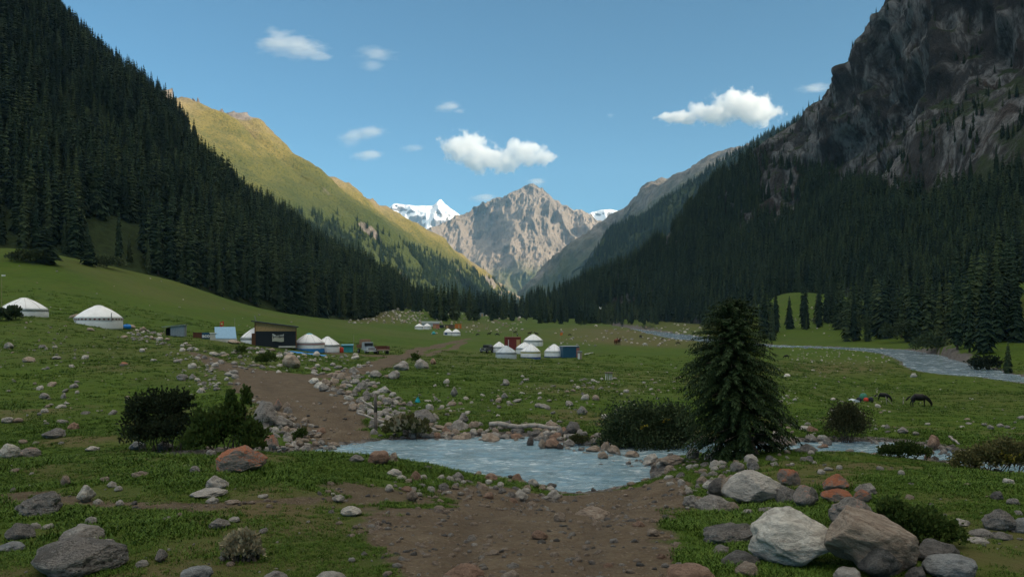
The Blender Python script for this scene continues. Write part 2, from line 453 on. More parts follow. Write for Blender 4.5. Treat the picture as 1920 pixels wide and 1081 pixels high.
# ---- ground material
def ground_mat():
    m = Mat('ground_grass', 0.95, 0.1)
    big = m.noise(0.06, 4); mid = m.noise(0.7, 5); fine = m.noise(9.0, 6, rough=0.7); vf = m.noise(45.0, 4, rough=0.7)
    g = m.ramp(big, [(0.3, (0.052, 0.100, 0.009)), (0.5, (0.066, 0.120, 0.010)), (0.72, (0.086, 0.130, 0.013))])
    g = m.mix(m.ramp(mid, [(0.35, 0.0), (0.7, 0.6)]), g, (0.046, 0.074, 0.008))
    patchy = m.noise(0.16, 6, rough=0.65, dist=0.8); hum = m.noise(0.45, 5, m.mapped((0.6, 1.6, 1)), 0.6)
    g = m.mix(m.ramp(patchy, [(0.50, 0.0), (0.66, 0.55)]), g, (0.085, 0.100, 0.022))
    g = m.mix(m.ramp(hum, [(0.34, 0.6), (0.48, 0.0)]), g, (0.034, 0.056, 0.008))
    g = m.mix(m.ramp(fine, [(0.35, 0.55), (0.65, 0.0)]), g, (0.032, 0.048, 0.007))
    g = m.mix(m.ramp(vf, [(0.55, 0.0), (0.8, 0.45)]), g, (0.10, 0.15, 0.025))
    dry = m.math('MULTIPLY', m.attr('dry'), m.ramp(mid, [(0.25, 0.4), (0.7, 1.2)]), True)
    g = m.mix(dry, g, (0.110, 0.090, 0.042))
    vd = m.voro(14.0); d1 = m.noise(2.2, 6, rough=0.65); d2 = m.noise(18, 5, rough=0.7)
    dirt = m.ramp(d1, [(0.3, (0.080, 0.062, 0.041)), (0.55, (0.118, 0.094, 0.062)), (0.75, (0.172, 0.140, 0.098))])
    dirt = m.mix(m.ramp(d2, [(0.4, 0.5), (0.6, 0.0)]), dirt, (0.075, 0.048, 0.033))
    dirt = m.mix(m.ramp(vd, [(0.10, 0.75), (0.22, 0.0)]), dirt, (0.27, 0.22, 0.175))
    grit = m.math('ADD', m.attr('dirt'), m.math('MULTIPLY', m.math('SUBTRACT', d2, 0.5), 0.5), True)
    c = m.mix(m.ramp(grit, [(0.35, 0.0), (0.62, 1.0)]), g, dirt)
    sh = m.ramp(m.voro(9.0, out='Color'), [(0.1, (0.05, 0.045, 0.042)), (0.5, (0.10, 0.09, 0.082)), (0.9, (0.19, 0.175, 0.16))])
    c = m.mix(m.ramp(m.math('ADD', m.attr('shore'), m.math('MULTIPLY', m.math('SUBTRACT', d2, 0.5), 0.4)), [(0.4, 0.0), (0.6, 1.0)]), c, sh)
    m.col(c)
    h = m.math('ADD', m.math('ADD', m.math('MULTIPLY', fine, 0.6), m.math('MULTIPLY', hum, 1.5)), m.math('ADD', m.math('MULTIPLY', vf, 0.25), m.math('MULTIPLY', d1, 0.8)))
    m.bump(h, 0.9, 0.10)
    return m.m
M_GROUND = ground_mat()

def grid_faces(nr, nc):
    i = np.arange(nr - 1)[:, None] * nc + np.arange(nc - 1)[None, :]
    return np.stack([i, i + 1, i + nc + 1, i + nc], -1).reshape(-1, 4)

def set_attr(me, name, arr):
    a = me.attributes.new(name, 'FLOAT', 'POINT'); a.data.foreach_set('value', np.asarray(arr, np.float32).ravel())

_V = np.stack([GX, GY, GZ], -1).reshape(-1, 3)
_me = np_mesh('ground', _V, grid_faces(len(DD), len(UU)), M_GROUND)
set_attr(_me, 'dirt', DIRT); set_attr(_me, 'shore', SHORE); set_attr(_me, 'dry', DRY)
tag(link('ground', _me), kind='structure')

# dirt road: the worn core of the tracks as a sheet a little above the ground
def road_mat():
    m = Mat('road_dirt', 0.95, 0.12)
    d1 = m.noise(1.6, 6, rough=0.65); d2 = m.noise(14, 6, rough=0.7); v = m.voro(11.0); v2 = m.voro(30.0)
    c = m.ramp(d1, [(0.3, (0.080, 0.062, 0.041)), (0.55, (0.120, 0.096, 0.063)), (0.78, (0.175, 0.144, 0.100))])
    c = m.mix(m.ramp(d2, [(0.38, 0.6), (0.6, 0.0)]), c, (0.072, 0.046, 0.032))
    c = m.mix(m.ramp(v, [(0.08, 0.7), (0.2, 0.0)]), c, (0.28, 0.225, 0.18))
    c = m.mix(m.ramp(v2, [(0.10, 0.5), (0.24, 0.0)]), c, (0.23, 0.18, 0.14))
    c = m.mix(m.math('MULTIPLY', m.attr('rut'), m.ramp(d2, [(0.3, 0.3), (0.7, 0.75)]), True), c, (0.060, 0.046, 0.034))
    m.col(c)
    m.bump(m.math('ADD', m.math('MULTIPLY', d1, 1.0), m.math('ADD', m.math('MULTIPLY', d2, 0.5), m.math('MULTIPLY', v, -0.5))), 0.9, 0.08)
    return m.m
M_ROAD = road_mat()
_q = grid_faces(len(DD), len(UU)); _dm = DIRT.ravel()[_q].min(1)
_q = _q[(_dm > 0.62) & (SDS.ravel()[_q].min(1) > 0.1)]
_used = np.unique(_q); _map = np.full(len(_V), -1); _map[_used] = np.arange(len(_used))
_rvv = _V[_used].copy(); _rvv[:, 2] += 0.006
_rme = np_mesh('dirt_road', _rvv, _map[_q], M_ROAD); set_attr(_rme, 'rut', np.clip(RUT.ravel()[_used], 0, 1)); tag(link('dirt_road', _rme), kind='structure')

# ---- water
def water_mat(name, c0, c1, foam, scale, str_=0.35):
    m = Mat(name, 0.12, 0.5)
    vec = m.mapped((1.0, 2.2, 1.0))
    a = m.noise(scale, 6, vec, 0.65, 0.6); b = m.noise(scale * 0.22, 4, vec, 0.6, 1.2); c = m.noise(scale * 3.2, 3, vec, 0.6)
    col = m.ramp(b, [(0.3, c0), (0.7, c1)])
    f = m.math('MULTIPLY', m.ramp(a, [(0.50, 0.0), (0.68, 1.0)]), m.ramp(b, [(0.38, 0.0), (0.60, foam)]))
    m.col(m.mix(f, col, (0.62, 0.68, 0.70)))
    m.b.inputs['IOR'].default_value = 1.33
    m.L(m.ramp(f, [(0, 0.10), (1, 0.5)]), m.b.inputs['Roughness'])
    m.bump(m.math('ADD', a, m.math('MULTIPLY', c, 0.3)), str_, 0.18)
    return m.m
M_STREAM = water_mat('stream_water', (0.13, 0.235, 0.29), (0.27, 0.40, 0.46), 1.0, 2.6, 1.0)  # blue of the sky's reflection put into the milky water colour
M_RIVER = water_mat('river_water', (0.13, 0.20, 0.25), (0.26, 0.35, 0.41), 1.0, 0.5, 0.6)
def water_sheet(name, P, level, step, mat, wave, margin, xr, yr):
    xs = np.arange(xr[0], xr[1], step); ys = np.arange(yr[0], yr[1], step)
    X, Y = np.meshgrid(xs, ys); sd = poly_sd(X, Y, P)
    Z = (level(Y) if callable(level) else np.full(X.shape, level)) + wave * fbm(X / (wave * 22), Y / (wave * 12), s=51, o=4)
    q = grid_faces(len(ys), len(xs)); q = q[sd.ravel()[q].min(1) < margin]
    u = np.unique(q); mp = np.full(X.size, -1); mp[u] = np.arange(len(u))
    V = np.stack([X, Y, Z], -1).reshape(-1, 3)[u]
    return tag(link(name, np_mesh(name, V, mp[q], mat)), kind='structure')
water_sheet('water', STREAM, SL, 0.14, M_STREAM, 0.035, 0.5, (-18, 22), (18, 31))
water_sheet('river_water', RIVER, river_level, 1.6, M_RIVER, 0.06, 0.4, (10, 200), (95, 900))

# ------------------------------------------------------------------ hills and mountains: sheets lofted foot -> crest -> back
def resample(P, n):
    P = np.asarray(P, float); L = np.concatenate([[0], np.cumsum(np.linalg.norm(np.diff(P, axis=0), axis=1))])
    return pchip(np.arange(len(P)), P, np.linspace(0, len(P) - 1, n))
def loft(name, lines, nu, nv, mat, disp=None, kind='structure', attrs=True):
    R = np.array([resample(l, nu) for l in lines])         # (lines, nu, 3)
    k = len(lines)
    t = np.linspace(0, k - 1, nv)
    G = pchip(np.arange(k), R.reshape(k, -1), t).reshape(nv, nu, 3)
    T = np.repeat((t / (k - 1))[:, None], nu, 1); S = np.repeat(np.linspace(0, 1, nu)[None], nv, 0)
    if disp is not None:
        du = np.gradient(G, axis=1); dv = np.gradient(G, axis=0)
        N = np.cross(du, dv); N /= np.linalg.norm(N, axis=2, keepdims=True) + 1e-9
        N *= np.where(N[..., 2:3] < 0, -1, 1)
        G = disp(G, N, S, T)
    me = np_mesh(name, G.reshape(-1, 3), grid_faces(nv, nu), mat)
    set_attr(me, 't', T); set_attr(me, 's', S)
    o = link(name, me)
    if kind: tag(o, kind=kind)
    return o, G

def hill_floor_mat(name, c0, c1, c2):
    m = Mat(name, 0.95, 0.1)
    a = m.noise(0.03, 5); b = m.noise(0.35, 6, rough=0.7)
    c = m.ramp(a, [(0.3, c0), (0.6, c1), (0.8, c2)])
    c = m.mix(m.ramp(b, [(0.4, 0.6), (0.6, 0.0)]), c, tuple(x * 0.5 for x in c0))
    m.col(c); m.bump(b, 0.8, 1.0); return m.m
M_LHILL = hill_floor_mat('forest_floor', (0.022, 0.036, 0.012), (0.034, 0.052, 0.016), (0.06, 0.06, 0.03))

_lf = [W(-900, 440, 190), W(-300, 455, 230), W(0, 466, 262), W(300, 524, 292), W(500, 585, 330), W(640, 607, 385), W(760, 584, 620), W(860, 590, 800), W(975, 603, 900)]
_lc = [W(-900, -700, 400), W(-350, -330, 480), W(-100, -180, 540), W(100, 24, 600), W(230, 160, 660), W(420, 358, 730), W(640, 502, 800), W(800, 574, 870), W(988, 601, 960)]
_lf = [p - np.array((0, 0, 3.0)) for p in _lf]
_lb = [p + np.array((-90, 260, -0.5 * p[2] - 20)) for p in _lc]
def d_l(G, N, S, T):
    a = sstep(T, 0.0, 0.12) * (1 - 0.6 * sstep(T, 0.4, 0.5))
    n = 9 * fbm(G[..., 0] / 70, G[..., 1] / 90, G[..., 2] / 70, s=61) + 3 * fbm(G[..., 0] / 16, G[..., 1] / 16, G[..., 2] / 16, s=62)
    return G + N * (n * a)[..., None]
O_LH, G_LH = loft('wooded_hillside', [_lf, _lc, _lb], 150, 121, M_LHILL, d_l)

# right mountain: wooded foot, cliffs above
def right_mat():
    m = Mat('cliff_rock', 0.9, 0.2)
    vec = m.mapped((1, 1, 0.45))
    a = m.noise(0.03, 6, vec, 0.62, 0.8); b = m.noise(0.16, 8, vec, 0.68, 0.4); c = m.noise(0.9, 6, vec, 0.7)
    rock = m.ramp(a, [(0.3, (0.030, 0.026, 0.024)), (0.47, (0.060, 0.054, 0.050)), (0.55, (0.27, 0.265, 0.26)), (0.62, (0.060, 0.042, 0.034)), (0.8, (0.075, 0.057, 0.048))])
    rock = m.mix(m.ramp(b, [(0.36, 0.85), (0.55, 0.0)]), rock, (0.020, 0.019, 0.018))
    rock = m.mix(m.ramp(c, [(0.55, 0.0), (0.75, 0.5)]), rock, (0.21, 0.205, 0.20))
    geo = m.n('ShaderNodeNewGeometry'); sx = m.n('ShaderNodeSeparateXYZ'); m.L(geo.outputs['Normal'], sx.inputs[0])
    g = m.math('ADD', sx.outputs['Z'], m.math('MULTIPLY', m.math('SUBTRACT', b, 0.5), 0.9))
    green = m.ramp(b, [(0.35, (0.018, 0.030, 0.010)), (0.7, (0.042, 0.062, 0.018))])
    lo = m.math('SUBTRACT', 1.0, m.ramp(m.attr('t'), [(0.16, 0.0), (0.30, 1.0)]))
    fac = m.ramp(m.math('ADD', g, m.math('MULTIPLY', lo, 0.5)), [(0.64, 0.0), (0.80, 1.0)])
    m.col(m.mix(fac, rock, green))
    m.bump(m.math('ADD', m.math('MULTIPLY', b, 1.0), m.math('MULTIPLY', c, 0.25)), 1.0, 9.0)
    return m.m
M_CLIFF = right_mat()
_rc = [W(985, 572, 1010), W(1112, 527, 960), W(1209, 484, 920), W(1322, 360, 880), W(1413, 278, 850), W(1500, 217, 820), W(1566, 168, 790), W(1606, 78, 760), W(1655, 2, 740), W(1720, -90, 720),
       (417, 700, 389), (496, 650, 444), (600, 500, 560), (690, 300, 690), (750, 50, 790), (800, -250, 820), (800, -900, 760)]
_rft = [(12, 960, 1), (70, 900, 2), (130, 850, 2), (170, 760, 3), (195, 690, 6), (208, 640, 10), (214, 600, 12), (220, 540, 10), (222, 500, 8), (224, 460, 4), (215, 400, 1), (200, 330, 1), (178, 260, 2), (170, 150, -2), (180, 0, -3), (190, -300, -3), (200, -900, -3)]
_rc = np.array([np.array(p, float) for p in _rc]); _rft = np.array([np.array(p, float) for p in _rft])
_rft[:, 2] -= 14
_k = np.linspace(0, 1, len(_rc))
_hk = 0.52 - 0.12 * sstep(_k, 0.3, 0.5)
_rm = _rft * 0.45 + _rc * 0.55; _rm[:, 2] = _rft[:, 2] + (_rc[:, 2] - _rft[:, 2]) * _hk
_rb = _rc + np.array((380, 160, 0)); _rb[:, 2] = _rc[:, 2] * 0.6
def d_r(G, N, S, T):
    cl = sstep(T, 0.28, 0.42) * sstep(S, 0.20, 0.36)
    a = sstep(T, 0.0, 0.06)
    q = G / np.array((1, 1, 1.6))
    n = 8 * fbm(G[..., 0] / 80, G[..., 1] / 80, G[..., 2] / 80, s=71) * (1 - 0.5 * sstep(T, .55, .66) * (1 - cl))
    n = n + cl * (25 * (ridged(q[..., 0] / 95, q[..., 1] / 95, q[..., 2] / 95, s=72, o=5) - 1.55) + 9 * fbm(q[..., 0] / 18, q[..., 1] / 18, q[..., 2] / 18, s=74, o=4))
    n = n * (1 - 0.75 * sstep(np.abs(T - 0.6667), 0.06, 0.0))
    st = 3.5 * cl * np.sin(G[..., 2] / 9 + G[..., 1] / 40 + 2 * fbm(q[..., 0] / 40, q[..., 1] / 40, q[..., 2] / 40, s=75, o=2))
    return G + N * ((n + st) * a)[..., None]
O_RM, G_RM = loft('rocky_mountain', [_rft, _rm, _rc, _rb], 420, 220, M_CLIFF, d_r)

# far left ridge, sunlit
def lridge_mat():
    m = Mat('sunlit_slope', 0.95, 0.1)
    a = m.noise(0.006, 6, rough=0.6); b = m.noise(0.03, 8, rough=0.7); c = m.noise(0.12, 5, rough=0.7)
    t = m.attr('t')
    tt = m.math('ADD', t, m.math('MULTIPLY', m.math('SUBTRACT', a, 0.5), 0.22))
    col = m.ramp(tt, [(0.16, (0.06, 0.075, 0.022)), (0.26, (0.14, 0.130, 0.034)), (0.33, (0.24, 0.190, 0.060)), (0.385, (0.29, 0.22, 0.12)), (0.45, (0.29, 0.235, 0.18))])
    col = m.mix(m.ramp(b, [(0.35, 0.5), (0.55, 0.0)]), col, (0.06, 0.075, 0.025))
    sp_ = m.noise(0.22, 4, rough=0.7); low = m.ramp(t, [(0.26, 0.9), (0.44, 0.1)])
    col = m.mix(m.math('MULTIPLY', m.ramp(sp_, [(0.50, 0.0), (0.60, 0.85)]), low), col, (0.035, 0.050, 0.018))
    geo = m.n('ShaderNodeNewGeometry'); sx = m.n('ShaderNodeSeparateXYZ'); m.L(geo.outputs['Normal'], sx.inputs[0])
    st = m.math('ADD', sx.outputs['Z'], m.math('MULTIPLY', m.math('SUBTRACT', b, 0.5), 0.4))
    rock = m.ramp(b, [(0.35, (0.17, 0.145, 0.13)), (0.65, (0.33, 0.285, 0.25))])
    col = m.mix(m.ramp(st, [(0.30, 1.0), (0.42, 0.0)]), col, rock)
    col = m.mix(m.ramp(m.math('ADD', m.attr('crag'), m.math('MULTIPLY', m.math('SUBTRACT', b, 0.5), 0.8)), [(0.32, 0.0), (0.5, 1.0)]), col, rock)
    m.col(col); m.bump(m.math('ADD', b, m.math('MULTIPLY', c, 0.4)), 0.8, 12); return m.m
M_LRIDGE = lridge_mat()
_c = np.array([W(60, 165, 1700), W(170, 160, 1850), W(280, 166, 2000), W(340, 200, 2040), W(358, 194, 2060), W(385, 196, 2090), W(430, 240, 2150), W(470, 272, 2220), W(560, 314, 2350), W(640, 360, 2500), W(740, 417, 2700), W(860, 490, 2950), W(930, 528, 3100), W(980, 560, 3300)])
_f = np.array([(-170 + 200 * k, y, 8 + 8 * k) for k, y in zip(np.linspace(0, 1, len(_c)), _c[:, 1] - 250)])
_b = _c + np.array((-300, 150, 0)); _b[:, 2] = _c[:, 2] * 0.5
def d_lr(G, N, S, T):
    a = sstep(T, 0, 0.05)
    crest = sstep(T, 0.36, 0.47) * (1 - sstep(T, 0.55, 0.7))
    n = 22 * fbm(G[..., 0] / 320, G[..., 1] / 220, G[..., 2] / 300, s=81) * (1 - crest) + 8 * fbm(G[..., 0] / 60, G[..., 1] / 45, G[..., 2] / 60, s=82)
    rk = sstep(fbm(G[..., 0] / 200, G[..., 1] / 200, s=84, o=2), -0.15, 0.35)
    bump = 1.5 * np.exp(-((S - 0.37) / 0.08) ** 2) + np.exp(-((S - 0.66) / 0.05) ** 2) * 0.7
    n = n + crest * 36 * (ridged(G[..., 0] / 60, G[..., 1] / 60, G[..., 2] / 60, s=83) - 1.3) * np.clip(rk + bump, 0, 1.3)
    G = G + N * (n * a)[..., None]
    return G
O_LR, G_LR = loft('sunlit_mountain_slope', [_f, _c, _b], 420, 160, M_LRIDGE, d_lr)
_S = np.repeat(np.linspace(0, 1, 420)[None], 160, 0); _T = np.repeat(np.linspace(0, 1, 160)[:, None], 420, 1)
set_attr(O_LR.data, 'crag', np.clip((1.3 * np.exp(-((_S - 0.37) / 0.085) ** 2) * sstep(_T, 0.34, 0.40) + np.exp(-((_S - 0.655) / 0.05) ** 2) * sstep(_T, 0.40, 0.45)) + 0.35 * fbm(_S * 60, _T * 22, s=85, o=3) * sstep(_T, .36, .46), 0, 1))

def rock_mat(name, cs, green=None, nscale=0.004, bumpd=30):
    m = Mat(name, 0.95, 0.1)
    a = m.noise(nscale, 7, rough=0.62, dist=0.3); b = m.noise(nscale * 6, 8, m.mapped((1, 1, 0.4)), 0.7)
    c = m.ramp(a, [(0.3, cs[0]), (0.55, cs[1]), (0.75, cs[2])])
    c = m.mix(m.ramp(b, [(0.35, 0.65), (0.55, 0.0)]), c, tuple(x * 0.5 for x in cs[0]))
    if green:
        t = m.math('ADD', m.attr('t'), m.math('MULTIPLY', m.math('SUBTRACT', a, 0.5), 0.5))
        c = m.mix(m.ramp(t, [(green[0], 1.0), (green[1], 0.0)]), c, green[2])
    m.col(c); m.bump(b, 0.9, bumpd); return m.m

# right ridges
M_R2 = rock_mat('wooded_ridge', [(0.03, 0.045, 0.018), (0.045, 0.06, 0.022), (0.08, 0.085, 0.04)], None, 0.012, 10)
_c = np.array([W(1020, 566, 2350), W(1070, 540, 2330), W(1112, 506, 2300), W(1157, 457, 2300), W(1202, 419, 2250), W(1257, 386, 2200), W(1296, 360, 2150), W(1332, 338, 2100), W(1450, 262, 2000), W(1600, 190, 1900), W(1900, 120, 1800)])
_f = np.array([(60 + 90 * k, y, 8) for k, y in zip(np.linspace(0, 1, len(_c)), _c[:, 1] - 60)])
_b = _c + np.array((300, 250, 0)); _b[:, 2] = _c[:, 2] * 0.5
def d_r2(G, N, S, T):
    n = 16 * fbm(G[..., 0] / 150, G[..., 1] / 150, G[..., 2] / 150, s=91) * sstep(np.abs(T - 0.5), 0, 0.12) + 6 * fbm(G[..., 0] / 40, G[..., 1] / 40, G[..., 2] / 40, s=92)
    return G + N * (n * sstep(T, 0, 0.08))[..., None]
O_R2, G_R2 = loft('wooded_ridge', [_f, _c, _b], 160, 90, M_R2, d_r2)
M_R1 = rock_mat('bare_ridge', [(0.13, 0.115, 0.10), (0.20, 0.175, 0.15), (0.27, 0.235, 0.20)], (0.16, 0.40, (0.075, 0.085, 0.04)), 0.005, 25)
_c = np.array([W(975, 556, 4350), W(1010, 520, 4280), W(1047, 484, 4200), W(1112, 437, 4100), W(1173, 390, 4000), W(1200, 374, 3970), W(1225, 356, 3950), W(1245, 337, 3910), W(1256, 333, 3900), W(1277, 343, 3850), W(1306, 319, 3800), W(1335, 304, 3700), W(1374, 281, 3600), W(1440, 262, 3450), W(1520, 262, 3300), W(1700, 230, 3100)])
_f = np.array([(10 + 160 * k, y, 15) for k, y in zip(np.linspace(0, 1, len(_c)), _c[:, 1] - 120)])
_b = _c + np.array((400, 300, 0)); _b[:, 2] = _c[:, 2] * 0.5
def d_r1(G, N, S, T):
    n = 45 * (ridged(G[..., 0] / 260, G[..., 1] / 190, G[..., 2] / 500, s=95, o=5) - 1.1) * sstep(np.abs(T - 0.5), 0.0, 0.2) + 14 * (ridged(G[..., 0] / 55, G[..., 1] / 55, G[..., 2] / 90, s=96) - 1.0)
    return G + N * (n * sstep(T, 0, 0.08))[..., None]
O_R1, G_R1 = loft('bare_mountain_ridge', [_f, _c, _b], 320, 150, M_R1, d_r1)

# central peak
M_PEAK = rock_mat('peak_rock', [(0.23, 0.185, 0.145), (0.33, 0.265, 0.21), (0.43, 0.35, 0.28)], (0.10, 0.24, (0.11, 0.12, 0.05)), 0.0022, 60)
_c = np.array([W(640, 560, 6900), W(700, 510, 6900), W(745, 470, 6900), W(790, 437, 6900), W(812, 424, 6900), W(830, 420, 6950), W(850, 405, 6950), W(880, 392, 7000), W(905, 377, 7000), W(930, 371, 7050), W(952, 364, 7050), W(975, 351, 7100), W(995, 341, 7100), W(1015, 352, 7100), W(1040, 372, 7100), W(1062, 385, 7100), W(1082, 394, 7100), W(1095, 393, 7100), W(1112, 404, 7100), W(1160, 432, 7050), W(1230, 480, 7000), W(1300, 530, 6900)])
_m = _c.copy(); _m[:, 1] -= 620; _m[:, 2] = 100 + (_c[:, 2] - 100) * 0.48; _m[:, 0] = _c[:, 0] * 0.97 + 0
_f = _c.copy(); _f[:, 1] -= 1500; _f[:, 2] = 60; _f[:, 0] = _c[:, 0] * 0.9
_b = _c + np.array((0, 900, 0)); _b[:, 2] = _c[:, 2] * 0.4
def d_pk(G, N, S, T):
    keep = sstep(np.abs(T - 0.6667), 0.0, 0.10)
    X, Z = G[..., 0], G[..., 2]
    w = 60 * fbm(X / 500, G[..., 1] / 500, Z / 500, s=101, o=3)
    rib = ridged((X + 0.25 * Z + w) / 330, G[..., 1] / 1500, Z / 700, s=102, o=3) - 1.0
    rib2 = ridged((X - 0.30 * Z + w) / 130, G[..., 1] / 600, Z / 240, s=103, o=4) - 1.0
    fine = ridged(X / 42, G[..., 1] / 90, Z / 110, s=104, o=3) - 1.0
    n = 165 * rib * keep + 52 * rib2 * (0.35 + 0.65 * keep) + 22 * fine
    big = -260 * np.exp(-(((X + 330) / 190) ** 2)) * keep * sstep(T, 0.2, 0.5)
    G = G.copy()
    G[..., 2] += sstep(T, .5, .66) * (1 - sstep(T, .67, .8)) * (18 * (ridged(X / 75, X * 0, X * 0 + 3, s=106, o=4) - 1.0))
    a = sstep(T, 0, 0.1)
    G[..., 1] -= (n + big) * a * 0.85
    G[..., 2] += (n * 0.18) * a * keep
    return G
O_PK, G_PK = loft('rocky_peak', [_f, _m, _c, _b], 520, 260, M_PEAK, d_pk)

# snow mountains
def snow_mat():
    m = Mat('snow', 0.7, 0.3)
    b = m.noise(0.006, 7, rough=0.65); geo = m.n('ShaderNodeNewGeometry'); sx = m.n('ShaderNodeSeparateXYZ'); m.L(geo.outputs['Normal'], sx.inputs[0])
    s = m.math('ADD', sx.outputs['Z'], m.math('MULTIPLY', m.math('SUBTRACT', b, 0.5), 0.9))
    m.col(m.mix(m.ramp(s, [(0.20, 1.0), (0.28, 0.0)]), (0.82, 0.83, 0.86), (0.20, 0.18, 0.18)))
    m.bump(b, 0.5, 30); return m.m
M_SNOW = snow_mat()
def d_sn(G, N, S, T):
    n = 90 * (ridged(G[..., 0] / 260, G[..., 1] / 500, G[..., 2] / 400, s=111) - 1.0) * sstep(np.abs(T - 0.5), 0, 0.12) + 24 * (ridged(G[..., 0] / 70, G[..., 1] / 100, G[..., 2] / 90, s=112, o=3) - 1)
    G = G.copy(); G[..., 1] -= n; G[..., 2] += n * 0.10; return G
for nm, pts, D in (('snow_mountain', [(620, 470), (680, 430), (715, 404), (730, 388), (742, 381), (760, 383), (785, 385), (810, 385), (819, 378), (826, 373), (835, 382), (848, 392), (862, 402), (884, 422), (930, 470)], 11000),
                   ('snow_mountain', [(1040, 470), (1075, 430), (1092, 408), (1103, 400), (1115, 396), (1128, 393), (1145, 392), (1158, 394), (1170, 399), (1200, 415), (1260, 470)], 10300)):
    _c = np.array([W(u, v, D) for u, v in pts]); _f = _c + np.array((0, -900, 0)); _f[:, 2] = 350
    _b = _c + np.array((0, 700, 0)); _b[:, 2] = 500
    loft(nm, [_f, _c, _b], 160, 90, M_SNOW, d_sn)
# valley floor far up the valley, under the peak
_q = np.array([[-5200, 3300, 8], [5200, 3300, 8], [5200, 11800, 20], [-5200, 11800, 20]])
tag(link('valley_floor', np_mesh('valley_floor', _q, [[0, 1, 2, 3]], M_R2)), kind='structure')
# ------------------------------------------------------------------ scattering helper (stuff only)
STORE = []                                                # source objects, not linked to the scene
def source(name, me):
    o = bpy.data.objects.new(name, me); o.use_fake_user = True; STORE.append(o); return o

def stuff(name, P, scl, rot, idx, sources, label=None, cat=None):
    n = len(P)
    me = bpy.data.meshes.new(name); me.vertices.add(n)
    me.vertices.foreach_set('co', np.asarray(P, np.float32).ravel())
    a = me.attributes.new('scl', 'FLOAT_VECTOR', 'POINT'); a.data.foreach_set('vector', np.asarray(scl, np.float32).ravel())
    a = me.attributes.new('rot', 'FLOAT_VECTOR', 'POINT'); a.data.foreach_set('vector', np.asarray(rot, np.float32).ravel())
    a = me.attributes.new('idx', 'INT', 'POINT'); a.data.foreach_set('value', np.asarray(idx, np.int32))
    me.update()
    o = link(name, me)
    g = bpy.data.node_groups.new(name + '_scatter', 'GeometryNodeTree')
    g.interface.new_socket('Geometry', in_out='INPUT', socket_type='NodeSocketGeometry')
    g.interface.new_socket('Geometry', in_out='OUTPUT', socket_type='NodeSocketGeometry')
    gi = g.nodes.new('NodeGroupInput'); go = g.nodes.new('NodeGroupOutput')
    ip = g.nodes.new('GeometryNodeInstanceOnPoints'); ip.inputs['Pick Instance'].default_value = True
    jn = g.nodes.new('GeometryNodeJoinGeometry')
    for s in reversed(sources):
        oi = g.nodes.new('GeometryNodeObjectInfo'); oi.inputs['Object'].default_value = s; oi.inputs['As Instance'].default_value = True
        g.links.new(oi.outputs['Geometry'], jn.inputs[0])
    def na(nm, t):
        q = g.nodes.new('GeometryNodeInputNamedAttribute'); q.data_type = t; q.inputs['Name'].default_value = nm; return q.outputs['Attribute']
    g.links.new(gi.outputs[0], ip.inputs['Points']); g.links.new(jn.outputs[0], ip.inputs['Instance'])
    g.links.new(na('idx', 'INT'), ip.inputs['Instance Index'])
    g.links.new(na('rot', 'FLOAT_VECTOR'), ip.inputs['Rotation']); g.links.new(na('scl', 'FLOAT_VECTOR'), ip.inputs['Scale'])
    g.links.new(ip.outputs[0], go.inputs[0])
    md = o.modifiers.new('scatter', 'NODES'); md.node_group = g
    return tag(o, label, cat, kind='stuff')

# ------------------------------------------------------------------ spruces
def foliage_mat(name, lo, mid, hi, scale=3.0, rough=0.8):
    m = Mat(name, rough, 0.15)
    oi = m.n('ShaderNodeObjectInfo'); a = m.noise(scale, 4)
    f = m.math('ADD', m.math('MULTIPLY', a, 0.6), m.math('MULTIPLY', oi.outputs['Random'], 0.55))
    m.col(m.ramp(f, [(0.28, lo), (0.58, mid), (0.86, hi)])); return m.m
M_NEEDLE = foliage_mat('spruce_needles', (0.011, 0.025, 0.014), (0.024, 0.046, 0.021), (0.055, 0.076, 0.028), 9.0)
M_NEEDLE_HERO = foliage_mat('young_spruce_needles', (0.022, 0.040, 0.014), (0.040, 0.066, 0.020), (0.075, 0.100, 0.028), 2.2)
M_BARK = flat('bark', (0.13, 0.095, 0.075), 0.9, 0.1, 0.5, 12)
M_FOL = M_NEEDLE

def spruce_arrays(rng, layers, per, width, bare=0.05, ragged=0.35):
    """unit-height narrow spruce crown: drooping branch blades on a stem; returns V, quads"""
    V = []; Q = []
    for i in range(layers):
        t = (i + rng.random() * 0.6) / layers
        h = bare + (1 - bare) * t
        R = width * ((1 - t) ** 0.72) * (0.55 + 0.45 * min(1, t * 6)) + 0.006
        off = rng.random() * 6.28
        for k in range(per):
            if rng.random() < 0.07: continue
            a = off + 6.283 * (k + rng.normal(0, 0.22)) / per
            L = R * (1 - ragged + 2 * ragged * rng.random() ** 1.3)
            dr = -L * (0.55 + 0.5 * rng.random()) * (1 - 0.6 * t); wd = L * 0.34 + 0.006
            ca, sa = math.cos(a), math.sin(a)
            up = 0.012
            k0 = len(V)
            m = 0.55
            V += [(0, 0, h + up * 2), (m * L * ca - wd * sa, m * L * sa + wd * ca, h + dr * 0.55),
                  (m * L * ca + wd * sa, m * L * sa - wd * ca, h + dr * 0.55), (L * ca, L * sa, h + dr),
                  (m * L * ca, m * L * sa, h + dr * 0.25 + up)]
            Q += [(k0, k0 + 1, k0 + 3, k0 + 4), (k0, k0 + 4, k0 + 3, k0 + 2)]
    k0 = len(V)
    V += [(-0.012, 0, 0.93), (0.012, 0, 0.93), (0.004, 0, 1.02), (-0.004, 0, 1.02)]; Q += [(k0, k0 + 1, k0 + 2, k0 + 3)]
    return V, Q
